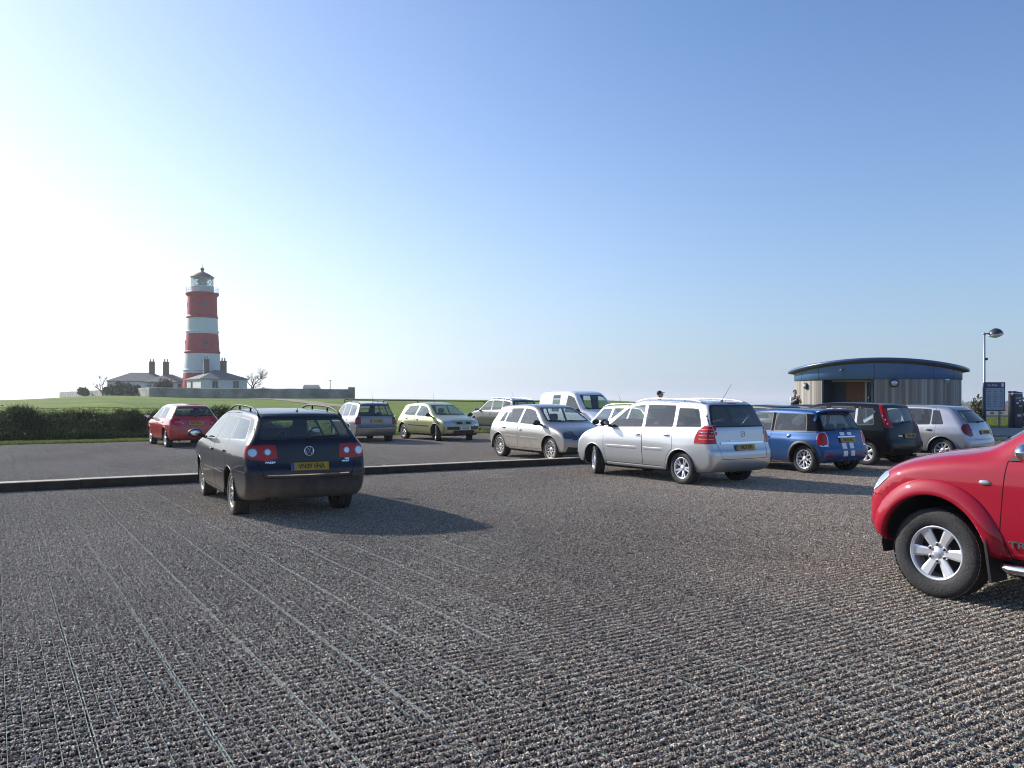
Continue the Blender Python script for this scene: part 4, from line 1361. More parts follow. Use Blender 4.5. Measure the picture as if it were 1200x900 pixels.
# ---- flint garden wall
def wall_mat():
    m, nt, b = new_mat('flint_wall')
    tc = N(nt, 'ShaderNodeTexCoord'); vo = N(nt, 'ShaderNodeTexVoronoi', Scale=3.0); nt.links.new(tc.outputs['Object'], vo.inputs['Vector'])
    n1 = N(nt, 'ShaderNodeTexNoise', Scale=.35, Detail=6.0); nt.links.new(tc.outputs['Object'], n1.inputs['Vector'])
    c = N(nt, 'ShaderNodeValToRGB'); e = c.color_ramp.elements; e[0].position = .35; e[0].color = (.20, .19, .165, 1); e[1].position = .65; e[1].color = (.42, .40, .35, 1)
    nt.links.new(n1.outputs[0], c.inputs[0])
    mx = N(nt, 'ShaderNodeMix', data_type='RGBA', blend_type='MULTIPLY'); mx.inputs[0].default_value = .3
    nt.links.new(c.outputs[0], mx.inputs[6]); nt.links.new(vo.outputs['Distance'], mx.inputs[7]); nt.links.new(mx.outputs[2], b.inputs['Base Color'])
    b.inputs['Roughness'].default_value = .9
    bp = N(nt, 'ShaderNodeBump', Strength=.6, Distance=.05); nt.links.new(vo.outputs['Distance'], bp.inputs['Height']); nt.links.new(bp.outputs[0], b.inputs['Normal'])
    return m
M['flint'] = wall_mat()
def long_wall(x0, y0, x1, y1, ht0, ht1, name, label, n=24):
    """tops given as absolute height, following the line of sight of the photo"""
    b = MB(); d = Vector((x1 - x0, y1 - y0)); nn = Vector((-d.y, d.x)).normalized() * .2; vs = []
    for k in range(n + 1):
        t = k / n; x, y = x0 + d.x * t, y0 + d.y * t; zt = ht0 + (ht1 - ht0) * t + .03 * math.sin(k * 1.9) + .02 * math.sin(k * 4.1); zb = gz(x, y) - .5
        for s, z in ((-1, zb), (-1, zt), (0, zt + .14), (1, zt), (1, zb)): vs.append((x + nn.x * s, y + nn.y * s, z))
    fs = [(k * 5 + j, (k + 1) * 5 + j, (k + 1) * 5 + j + 1, k * 5 + j + 1) for k in range(n) for j in range(4)]
    fs += [tuple(range(5)), tuple(n * 5 + j for j in range(4, -1, -1))]
    b.add(vs, fs); o = b.build(name, M['flint']); return props(o, label, 'wall')
wl = long_wall(at(175.5, 162), 162, at(411, 158), 158, zat(454.8, 162), zat(457, 158), 'garden_wall', 'long dark flint wall in front of the white cottage, ending at the right in a thick pier')
b = MB(); b.box((at(412, 158), 158, 2.65), (1.1, 1.1, 2.6)); b.box((at(412, 158), 158, 4.0 - .12), (.9, .9, .18)); pier = b.build('pier', M['flint'], wl)
long_wall(at(176, 162.3), 162.6, at(70.5, 262), 262, zat(454.8, 162), zat(459.8, 262), 'garden_wall', 'paler garden wall running away to the left of the cottages', 30)

# shed roof and pole behind the wall
root = empty('shed', (at(366, 175), 175, gz(at(366, 175), 175) + .5), R(8), 'low shed whose pale roof shows over the flint wall', 'shed')
b = MB(); b.box((0, 0, .95), (3.2, 2.4, 1.9)); b.build('wall', M['render'], root)
b = MB(); b.add([(-1.9, -1.4, 1.55), (1.9, -1.4, 1.55), (1.2, 1.4, 2.5), (-1.9, 1.4, 2.5), (-1.9, -1.4, 1.45), (1.9, -1.4, 1.45), (1.2, 1.4, 2.4), (-1.9, 1.4, 2.4)], [(0, 1, 2, 3), (4, 7, 6, 5), (0, 4, 5, 1), (1, 5, 6, 2), (2, 6, 7, 3), (3, 7, 4, 0)]); b.build('roof', M['track'], root)
b = MB(); px = at(387, 168); b.lathe([(.16, 0), (.14, .3), (.075, .35), (.06, 3.8), (.0, 3.82)], 10, 0, Matrix.Translation((px, 168, gz(px, 168)))); b.box((px, 168, gz(px, 168) + 3.7), (.5, .08, .08)); props(b.build('pole', M['brickd']), 'thin dark pole standing behind the flint wall near its right end', 'pole')

# ---- bare trees and bushes near the cottages
M['bark'] = simple('bark', (.09, .075, .06), .9)
def bare_tree(name, c, H, spread, label, seed, depth=6):
    g = random.Random(seed); z0 = gz(*c) - .1
    root = empty(name, (c[0], c[1], z0), 0, label, 'tree')
    tr = MB(); tw = MB()
    def grow(mb, p, d, L, r, k):
        q = p + d * L
        mid = p.lerp(q, .5) + Vector((g.uniform(-1, 1), g.uniform(-1, 1), 0)) * L * .06
        (tr if k >= depth - 1 else tw).tube([p, mid, q], [r, r * .85, r * .7], 5 if k > 3 else 3, cap=False)
        if k == 0: return
        for _ in range(g.choice((2, 3, 3)) if k > 1 else 3):
            nd = (d + Vector((g.uniform(-1, 1) * spread, g.uniform(-1, 1) * spread, g.uniform(-.25, .55)))).normalized()
            grow(mb, q if g.random() < .7 else mid, nd, L * g.uniform(.62, .82), r * .62, k - 1)
    grow(tr, Vector((0, 0, 0)), Vector((0, 0, 1)), H * .26, H * .028, depth)
    tr.build('trunk', M['bark'], root); tw.build('crown', M['bark'], root)
bare_tree('bare_tree', (at(295, 176), 176), 8.4, .95, 'rounded bare tree right of the white cottage', 3, 7)
bare_tree('bare_tree', (at(120.5, 190), 190), 6.6, .55, 'slim bare tree left of the cottages behind the wall', 8, 7)
def leaf_mat(name, a, b_, c): return attr_mat(name, [(0, a), (.5, b_), (1, c)], rough=.7, spec=.2, transl=.15)
M['leaf_dark'] = leaf_mat('dark_evergreen_leaves', (.012, .022, .010), (.03, .045, .016), (.06, .08, .03))
M['leaf_brown'] = leaf_mat('winter_brown_leaves', (.05, .04, .03), (.11, .085, .06), (.17, .14, .09))
M['leaf_mid'] = leaf_mat('grey_green_leaves', (.03, .04, .02), (.07, .085, .04), (.13, .14, .07))
def bush(name, c, rx, ry, rz_, n, ls, mat, label, seed, z=None, lobes=6):
    g = random.Random(seed); vs = []; fs = []; tn = []
    LB = [(Vector((g.uniform(-.6, .6) * rx, g.uniform(-.5, .5) * ry, g.uniform(.25, .75) * rz_)), g.uniform(.35, .6)) for _ in range(lobes)]
    for k in range(n):
        cc, s = g.choice(LB); d = Vector((g.gauss(0, 1), g.gauss(0, 1), g.gauss(0, 1))).normalized() * (g.random() ** .35)
        p = cc + Vector((d.x * rx * s, d.y * ry * s, d.z * rz_ * s * .9))
        if p.z < 0: p.z = -p.z * .3
        M3 = Euler((g.uniform(0, 6), g.uniform(0, 6), g.uniform(0, 6))).to_matrix(); q = ls * g.uniform(.5, 1.4); b = len(vs)
        for v in ((-1, 0, 0), (0, -.5, .1), (1, 0, 0), (0, .5, .1)): vs.append(tuple(p + M3 @ (Vector(v) * q)))
        fs.append((b, b + 1, b + 2, b + 3)); tn.append(g.random())
    me = bpy.data.meshes.new(name); me.from_pydata(vs, [], fs); a = me.attributes.new('tone', 'FLOAT', 'FACE'); a.data.foreach_set('value', tn)
    root = empty(name, (c[0], c[1], gz(*c) if z is None else z), 0, label, 'bush')
    link('crown', me, root, mat)
    b = MB()
    for (cc, s) in LB[:4]: b.tube([(0, 0, 0), (cc.x * .4, cc.y * .4, cc.z * .5), (cc.x, cc.y, cc.z * 1.1)], [.06, .045, .02], 5)
    b.build('stem', M['bark'], root)
bush('bush', (at(100, 215), 215), 1.9, 1.5, 2.6, 900, .28, M['leaf_dark'], 'small dark bush over the garden wall, farthest left', 1)
bush('bush', (at(131, 180), 180), 1.7, 1.5, 2.5, 1200, .26, M['leaf_mid'], 'smaller grey green bush beside the slim bare tree', 2)
bush('bush', (at(143, 176), 176), 2.0, 1.6, 2.9, 1200, .24, M['leaf_mid'], 'rounded grey green bush in front of the farthest cottage', 3)
bush('bush', (at(156, 172), 172), 1.8, 1.5, 2.5, 900, .24, M['leaf_mid'], 'low bush against the farthest cottage wall', 4)
bush('bush', (at(189, 168), 168), 2.6, 1.6, 3.6, 2000, .2, M['leaf_brown'], 'brown rounded bush in front of the small pale cottage', 5)
bush('bush', (at(306, 170), 170), 1.1, 1.0, 2.3, 400, .2, M['leaf_dark'], 'tiny dark bush beside the rounded bare tree', 6)
for k, (px, Y) in enumerate(((112, 205), (124, 200), (118, 195))): pass

# ------------------------------------------------------------------ round pavilion
BX, BY, BR = 17.25, 39.3, 3.58; BZ = .28
view = Vector((BX, BY)).normalized(); rightv = Vector((view.y, -view.x))
M['blue'] = simple('blue_fascia', (.10, .20, .43), .45, var=.05, vscale=1.5, coat=.2)
M['blue_rim'] = simple('blue_roof_edge', (.035, .08, .19), .35, .1, coat=.5)
M['soffit'] = simple('timber_soffit', (.13, .085, .055), .8, var=.3, vscale=6)
M['clad'] = attr_mat('weathered_cladding', [(0, (.20, .178, .158)), (.5, (.33, .30, .27)), (1, (.46, .43, .39))], rough=.85, spec=.2, bump=.5, bscale=30)
M['navy_door'] = simple('navy_door', (.015, .025, .055), .5)
M['brown_panel'] = simple('brown_boarding', (.19, .075, .030), .7, var=.2, vscale=5)
M['pale_frame'] = simple('pale_frame', (.5, .5, .48), .6)
root = empty('pavilion', (BX, BY, BZ), 0, 'round timber clad pavilion with blue fascia and flat curved blue roof', 'building')
def roofz(x, y):   # local; arch across the view
    u = Vector((x, y)).dot(rightv); w = -Vector((x, y)).dot(view)
    return 3.03 - .42 * (u / 3.9) ** 2
def ang_px(px):
    d = Vector(((px - 600) / F, 1)).normalized(); c = Vector((BX, BY)); bq = d.dot(c); disc = bq * bq - (c.length_squared - BR * BR)
    disc = max(disc, 0); t = bq - math.sqrt(disc); p = d * t - c; return math.atan2(p.y, p.x)
aL = ang_px(964.5); aR = ang_px(1022.5)   # doorway recess
if aR < aL: aR += 2 * math.pi
zb = 2.26    # foot of the blue band
b = MB(); tn = []
nb = int(2 * math.pi * BR / .14)
for k in range(nb):
    a = 2 * math.pi * (k + .5) / nb - math.pi
    aa = a
    while aa < aL - 1e-6: aa += 2 * math.pi
    if aL < aa < aR: continue
    r = BR + random.uniform(-.004, .006); w = 2 * math.pi * BR / nb - .006
    Mx = Matrix.Rotation(a, 4, 'Z'); bb = MB(); bb.box((0, 0, 0), (.03, w, zb - .02))
    bb.v = [tuple(Mx @ (Vector(v) + Vector((r, 0, zb / 2)))) for v in bb.v]
    b.add(bb.v, bb.f); tn += [random.betavariate(2, 2)] * 6
me = b.mesh('cladding'); at_ = me.attributes.new('tone', 'FLOAT', 'FACE'); at_.data.foreach_set('value', tn); link('cladding', me, root, M['clad'])
b = MB(); b.lathe([(BR - .05, 0), (BR - .05, zb)], 64, 0, None, False, False, aR, aL + 2 * math.pi); b.build('inner_wall', M['black'], root)
# blue band up to the arched roof
b = MB(); vs = []; n = 96
for k in range(n):
    a = 2 * math.pi * k / n; x, y = (BR + .06) * math.cos(a), (BR + .06) * math.sin(a); zt = roofz(x, y)
    vs += [(x * .97, y * .97, zb), (x, y, zb), (x, y, zt)]
b.add(vs, [(3 * k + j, 3 * ((k + 1) % n) + j, 3 * ((k + 1) % n) + j + 1, 3 * k + j + 1) for k in range(n) for j in range(2)], 0, True)
b.build('fascia_band', M['blue'], root)
b = MB()
for k in range(0, 18):
    a = 2 * math.pi * k / 18 + .1; x, y = (BR + .063) * math.cos(a), (BR + .063) * math.sin(a)
    b = MB(); b.tube([(x, y, zb), (x, y, roofz(x, y))], .006, 4); b.build('fascia_joint', M['navy_door'], root)
# roof disc
RO = 3.90; b = MB(); n = 96
def ring(r, dz):
    out = []
    for k in range(n):
        a = 2 * math.pi * k / n; x, y = r * math.cos(a), r * math.sin(a); out.append((x, y, roofz(x, y) + dz))
    return out
def rings(b, L, mi):
    vs = [v for r_ in L for v in r_]; b.add(vs, [(i * n + k, i * n + (k + 1) % n, (i + 1) * n + (k + 1) % n, (i + 1) * n + k) for i in range(len(L) - 1) for k in range(n)], mi, True)
rings(b, [ring(RO - .02, .0), ring(RO + .03, .02), ring(RO + .05, .07), ring(RO + .03, .13), ring(RO - .02, .15)], 0); b.build('roof_edge', M['blue_rim'], root)
b = MB(); rings(b, [ring(RO - .02, .15), ring(2.9, .17), ring(1.6, .19), ring(.01, .2)], 0); b.build('roof', simple('pale_roof', (.45, .46, .48), .5, .3), root)
b = MB(); rings(b, [ring(BR + .05, -.09), ring(RO - .02, 0.0)], 0); b.build('soffit', M['soffit'], root)
# recess
pL = Vector((BR * math.cos(aL), BR * math.sin(aL))); pR = Vector((BR * math.cos(aR), BR * math.sin(aR)))
dv = (pR - pL).normalized(); inn = Vector((dv.y, -dv.x)); 
if inn.dot(view) < 0: inn = -inn
dep = 1.0
def quad_wall(a, b_, z0, z1, th, mat, name, par):
    d = (b_ - a); L = d.length; an = math.atan2(d.y, d.x); m = MB(); Mx = Matrix.Translation(((a.x + b_.x) / 2, (a.y + b_.y) / 2, (z0 + z1) / 2)) @ Matrix.Rotation(an, 4, 'Z')
    m.box((0, 0, 0), (L, th, z1 - z0)); m.v = [tuple(Mx @ Vector(v)) for v in m.v]; return m.build(name, mat, par)
qL, qR = pL + inn * dep, pR + inn * dep; W_ = (qR - qL).length
quad_wall(pL, qL, 0, zb, .05, M['navy_door'], 'recess_wall', root); quad_wall(pR, qR, 0, zb, .05, M['navy_door'], 'recess_wall', root)
quad_wall(pL - dv * .04, pL + dv * .04, 0, zb, .12, M['navy_door'], 'door_post', root); quad_wall(pR - dv * .04, pR + dv * .04, 0, zb, .12, M['navy_door'], 'door_post', root)
quad_wall(qL, qL + dv * W_ * .30, 0, zb - .1, .06, M['navy_door'], 'door', root)
quad_wall(qL + dv * W_ * .30, qL + dv * W_ * .70, 0, zb - .1, .05, M['brown_panel'], 'timber_panel', root)
quad_wall(qL + dv * W_ * .695 - inn * .02, qL + dv * W_ * .735 - inn * .02, 0, zb - .12, .10, M['pale_frame'], 'door_frame', root)
quad_wall(qL + dv * W_ * .965 - inn * .02, qL + dv * W_ * 1.0 - inn * .02, 0, zb - .12, .10, M['pale_frame'], 'door_frame', root)
quad_wall(qL + dv * W_ * .695 - inn * .02, qL + dv * W_ * 1.0 - inn * .02, zb - .12, zb - .06, .10, M['pale_frame'], 'door_frame', root)
do = quad_wall(qL + dv * W_ * .735, qL + dv * W_ * .965, 0, zb - .12, .05, M['navy_door'], 'door', root)
hp = qL + dv * W_ * .77 - inn * .07; m_ = MB(); m_.tube([(hp.x, hp.y, .95), (hp.x, hp.y, 1.35)], .02, 8); m_.ell((hp.x, hp.y, 1.45), (.05, .05, .06)); m_.build('door_handle', M['alloy'], do)
quad_wall(qL, qR, zb - .1, zb, .12, M['pale_frame'], 'lintel', root)
b = MB(); n2 = 16; vs = [(0.0, 0, zb + .02)]
arc = [(BR * .99 * math.cos(aL + (aR - aL) * k / n2), BR * .99 * math.sin(aL + (aR - aL) * k / n2), zb + .01) for k in range(n2 + 1)]
b.add(arc + [(qR.x, qR.y, zb + .01), (qL.x, qL.y, zb + .01)], [tuple(range(n2 + 3))]); b.build('recess_ceiling', M['soffit'], root)
b = MB(); b.lathe([(0, .01), (BR + .5, .01), (BR + .52, -.25)], 64); b.build('plinth', M['pave'], root)
def bulkhead(px, z, s=1.0):
    a = ang_px(px); x, y = (BR + .03) * math.cos(a), (BR + .03) * math.sin(a)
    Mx = Matrix.Translation((x, y, z)) @ Matrix.Rotation(a, 4, 'Z') @ Matrix.Rotation(math.pi / 2, 4, 'Y')
    ro = empty('wall_lamp', (0, 0, 0)); ro.parent = root
    b = MB(); b.lathe([(0, 0), (.17 * s, 0), (.17 * s, .07), (.14 * s, .10), (.135 * s, .07)], 24, 0, Mx); bb = b.build('lamp_housing', M['black'], ro)
    b = MB(); b.lathe([(.135 * s, .07), (.11 * s, .12), (.05 * s, .14), (.0, .145)], 20, 0, Mx); b.build('lamp_glass', M['clear_lens'], ro)
bulkhead(945.5, zat(451.5, 36.5) - BZ, .85); bulkhead(1047.5, zat(448.8, 35.5) - BZ, 1.05)
# small spotlight on the blue band, and pale notice
a = ang_px(988); x, y = (BR + .05) * math.cos(a), (BR + .05) * math.sin(a); zc = zat(433, 36) - BZ
o_ = Vector((math.cos(a), math.sin(a)))
b = MB(); b.tube([(x, y, zc), (x + o_.x * .22, y + o_.y * .22, zc + .02)], .03, 8); b.tube([(x + o_.x * .16, y + o_.y * .16, zc), (x + o_.x * .34 + .06, y + o_.y * .34, zc - .06)], .05, 10); b.build('security_camera', M['brickd'], root)
a = ang_px(1109.5); o_ = Vector((math.cos(a), math.sin(a))); t_ = Vector((-o_.y, o_.x))
Mx = Matrix.Translation(((BR + .03) * o_.x, (BR + .03) * o_.y, zat(445.3, 36.5) - BZ)) @ Matrix.Rotation(a, 4, 'Z')
b = MB(); b.box((0, 0, 0), (.02, .30, .22), 0); b.box((.004, 0, -.06), (.02, .31, .09), 1); b.v = [tuple(Mx @ Vector(v)) for v in b.v]; b.build('wall_notice', [M['white'], simple('notice_blue', (.10, .25, .45), .5)], root)

# ------------------------------------------------------------------ lamp post, board, pay machine
SY = 38.4; zg0 = gz(at(1153, SY), SY)
M['galv'] = simple('galvanised_steel', (.42, .43, .46), .45, .6, var=.1)
M['blue_post'] = simple('navy_post', (.02, .03, .12), .45)
lx_ = at(1153.5, SY + .6); root = empty('street_lamp', (lx_, SY + .6, zg0), 0, 'tall grey street lamp with a domed head on a short arm to the right', 'street lamp')
H_ = zat(391.5, SY + .6) - zg0
b = MB(); b.tube([(0, 0, -.2), (0, 0, 1.9), (0, 0, 1.95), (0, 0, H_)], [.085, .08, .055, .045], 12); b.build('pole', M['galv'], root)
b = MB(); b.tube([(0, 0, H_ - .08), (.06, 0, H_ + .02), (.34, 0, H_ + .03)], .04, 10); b.ell((-.01, 0, H_ + .02), (.07, .06, .06)); b.build('arm', M['galv'], root)
b = MB(); b.lathe([(0, .30), (.10, .28), (.22, .21), (.30, .10), (.33, 0), (.30, -.02)], 28, 0, Matrix.Translation((.54, 0, H_ - .02)) @ Matrix.Rotation(R(-8), 4, 'Y')); hd = b.build('lamp_head', simple('lamp_hood', (.03, .03, .035), .4, coat=.5), root)
b = MB(); b.lathe([(.335, .02), (.335, -.03), (.28, -.07), (.15, -.13), (0, -.16)], 28, 0, Matrix.Translation((.54, 0, H_ - .02)) @ Matrix.Rotation(R(-8), 4, 'Y')); b.build('lamp_bowl', simple('lamp_bowl', (.7, .7, .68), .25, coat=.6), hd)
b = MB(); b.box((.07, 0, zat(420, SY) - zg0), (.16, .10, .12), 0, bev=.02); b.build('sensor', M['black'], root)

bx0, bx1 = at(1153, SY), at(1177, SY); wB = bx1 - bx0
root = empty('notice_board', ((bx0 + bx1) / 2, SY, zg0), R(4), 'blue framed notice board on two posts with purple header reading Car Park', 'notice board')
zt_, zb_ = zat(448.5, SY) - zg0, zat(481, SY) - zg0
b = MB(); b.box((0, 0, (zt_ + zb_) / 2), (wB, .06, zt_ - zb_), 0, bev=.01); b.box((0, -.04, (zt_ + zb_) / 2), (wB + .05, .03, zt_ - zb_ + .05), 0); b.build('frame', M['blue_post'], root)
b = MB(); b.box((0, -.062, (zt_ + zb_) / 2 - .11), (wB - .05, .02, zt_ - zb_ - .27), 0); pn = b.build('panel', simple('notice_panel', (.30, .35, .42), .4, coat=.4), root)
b = MB(); b.box((0, -.062, zt_ - .12), (wB - .05, .02, .22), 0); hdp = b.build('header', simple('purple_header', (.09, .045, .20), .4), root)
Bx = Matrix(((1, 0, 0), (0, 0, -1), (0, 1, 0))).to_4x4()
t = MB(); text_into(t, 'Car Park', .13, Matrix.Translation((-.14, -.076, zt_ - .12)) @ Bx, 0, .003, bold=.001); t.build('lettering', M['white'], hdp); t = MB(); t.box((.36, -.074, zt_ - .11), (.10, .01, .16)); t.build('symbol', M['white'], hdp)
t = MB(); g = random.Random(2)
for col_ in range(3):
    for k in range(11):
        w = g.uniform(.12, .24); t.box((-.30 + col_ * .30, -.074, zt_ - .33 - k * .078), (w, .004, .022))
t.build('printed_lines', simple('print_grey', (.10, .12, .2), .5), pn)
for x in (-wB / 2 + .05, wB / 2 - .18):
    b = MB(); b.tube([(x, .06, -.2), (x, .06, zt_ - .1)], .045, 10); b.build('post', M['blue_post'] if x < 0 else M['galv'], root)

mx_ = at(1190, SY); root = empty('pay_machine', (mx_, SY, zg0), R(10), 'dark navy pay and display machine standing on the path', 'ticket machine')
hM = zat(459.5, SY) - zg0
b = MB(); b.box((0, 0, hM / 2 - .03), (.44, .40, hM - .06), 0, bev=.02); b.build('cabinet', simple('machine_navy', (.010, .012, .045), .4, coat=.4), root)
b = MB(); b.prism([(-.22, 0), (.22, 0), (.22, .03), (-.22, .10)], -.21, .21, 0, Matrix.Translation((0, 0, hM - .05)) @ Matrix(((1, 0, 0), (0, 0, -1), (0, 1, 0))).to_4x4()); b.build('cap', M['blue_post'], root)
b = MB(); b.box((0, -.205, hM * .60), (.36, .012, .50), 0, bev=.005); fp = b.build('front_panel', M['black'], root)
t = MB(); text_into(t, 'PAY HERE', .062, Matrix.Translation((-.02, -.206, hM - .28)) @ Bx, 0, .003, bold=.001); t.build('lettering', M['white'], root); t = MB(); t.box((.06, -.206, hM - .42), (.10, .008, .10)); t.build('symbol', M['white'], root)
b = MB(); b.box((.07, -.215, hM * .62), (.12, .02, .06)); b.build('card_slot', M['galv'], fp); b = MB(); b.box((-.08, -.215, hM * .70), (.14, .02, .09)); b.build('screen', M['galv'], fp); b = MB(); b.box((0, -.215, hM * .36), (.2, .03, .10)); b.build('ticket_tray', M['galv'], fp)

bush('young_conifer', (at(1147.5, 41.5), 41.5), .42, .42, 1.35, 650, .07, M['leaf_mid'], 'young thin conifer beside the notice board', 21)
bush('bush', (at(1199, 40.5), 40.5), .6, .5, 1.3, 900, .07, M['leaf_dark'], 'dark green bush right behind the pay machine', 22)

# ---- static caravans on the lower land
M['van_red'] = simple('terracotta_roof', (.36, .12, .07), .8, var=.1)
M['van_cream'] = simple('cream_panel', (.62, .56, .46), .7, var=.08)
for k, (px, Y, L, lab) in enumerate(((1165, 262, 12, 'static caravan with red roof seen between board and pay machine'), (1192, 285, 12, 'static caravan with red roof just right of the pay machine'), (1150, 300, 10, 'static caravan with red roof beyond the young conifer'), (1216, 255, 10, 'static caravan with red roof at the right edge of the view'))):
    c = (at(px, Y), Y); root = empty('static_caravan', (c[0], c[1], gz(*c)), R(-3 + 2 * k), lab, 'caravan', 'static caravans on the lower field')
    b = MB(); b.box((0, 0, 1.15), (L, 3.2, 1.9), 0, bev=.05); b.build('wall', M['van_cream'], root)
    b = MB(); h = 2.1; b.add([(-L / 2 - .2, -1.8, h), (L / 2 + .2, -1.8, h), (L / 2 + .2, 1.8, h), (-L / 2 - .2, 1.8, h), (-L / 2 - .2, 0, h + .9), (L / 2 + .2, 0, h + .9)], [(0, 1, 5, 4), (2, 3, 4, 5), (1, 2, 5), (3, 0, 4), (3, 2, 1, 0)]); b.build('roof', M['van_red'], root)
    b = MB(); b.box((0, -1.58, .35), (L, .1, .6)); b.build('skirt', M['brickd'], root)
    for j in range(4):
        b = MB(); b.box((-L / 2 + 1.6 + j * (L - 3.2) / 3, -1.62, 1.35), (1.1, .08, .8)); b.build('window', M['window_d'], root)
M['far_leaf'] = leaf_mat('haze_paled_copse', (.08, .09, .09), (.12, .13, .13), (.17, .18, .17))  # leaf colour paled to grey, distance haze put into the tone
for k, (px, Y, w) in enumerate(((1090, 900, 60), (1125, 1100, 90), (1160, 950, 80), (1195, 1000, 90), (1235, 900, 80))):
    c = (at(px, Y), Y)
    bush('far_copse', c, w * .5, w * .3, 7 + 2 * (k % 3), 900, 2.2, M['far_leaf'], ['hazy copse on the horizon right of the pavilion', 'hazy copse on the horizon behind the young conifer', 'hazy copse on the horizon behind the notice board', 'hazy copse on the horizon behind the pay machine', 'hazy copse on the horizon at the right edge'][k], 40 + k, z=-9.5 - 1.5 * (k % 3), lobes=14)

# ------------------------------------------------------------------ people
M['skin'] = simple('skin', (.50, .30, .22), .55, spec=.3)
M['hair'] = simple('dark_hair', (.02, .016, .013), .6)
M['vest'] = simple('black_vest', (.012, .012, .018), .8)
M['shirt'] = simple('pale_shirt', (.62, .56, .55), .8)
M['jeans'] = simple('dark_trousers', (.02, .022, .035), .9)
M['shoe'] = simple('dark_shoes', (.02, .018, .016), .7)
def skin_mesh(name, joints, edges, radii, levels=2):
    me = bpy.data.meshes.new(name); me.from_pydata(joints, edges, [])
    o = bpy.data.objects.new(name, me); COL.objects.link(o)
    md = o.modifiers.new('s', 'SKIN'); md.use_smooth_shade = True
    for v, r in zip(me.skin_vertices[0].data, radii): v.radius = (r, r) if not isinstance(r, tuple) else r
    me.skin_vertices[0].data[0].use_root = True
    sb = o.modifiers.new('u', 'SUBSURF'); sb.levels = levels; sb.render_levels = levels
    dg = bpy.context.evaluated_depsgraph_get(); dg.update()
    r = bpy.data.meshes.new_from_object(o.evaluated_get(dg)); bpy.data.objects.remove(o)
    for p in r.polygons: p.use_smooth = True
    r.name = name; return r
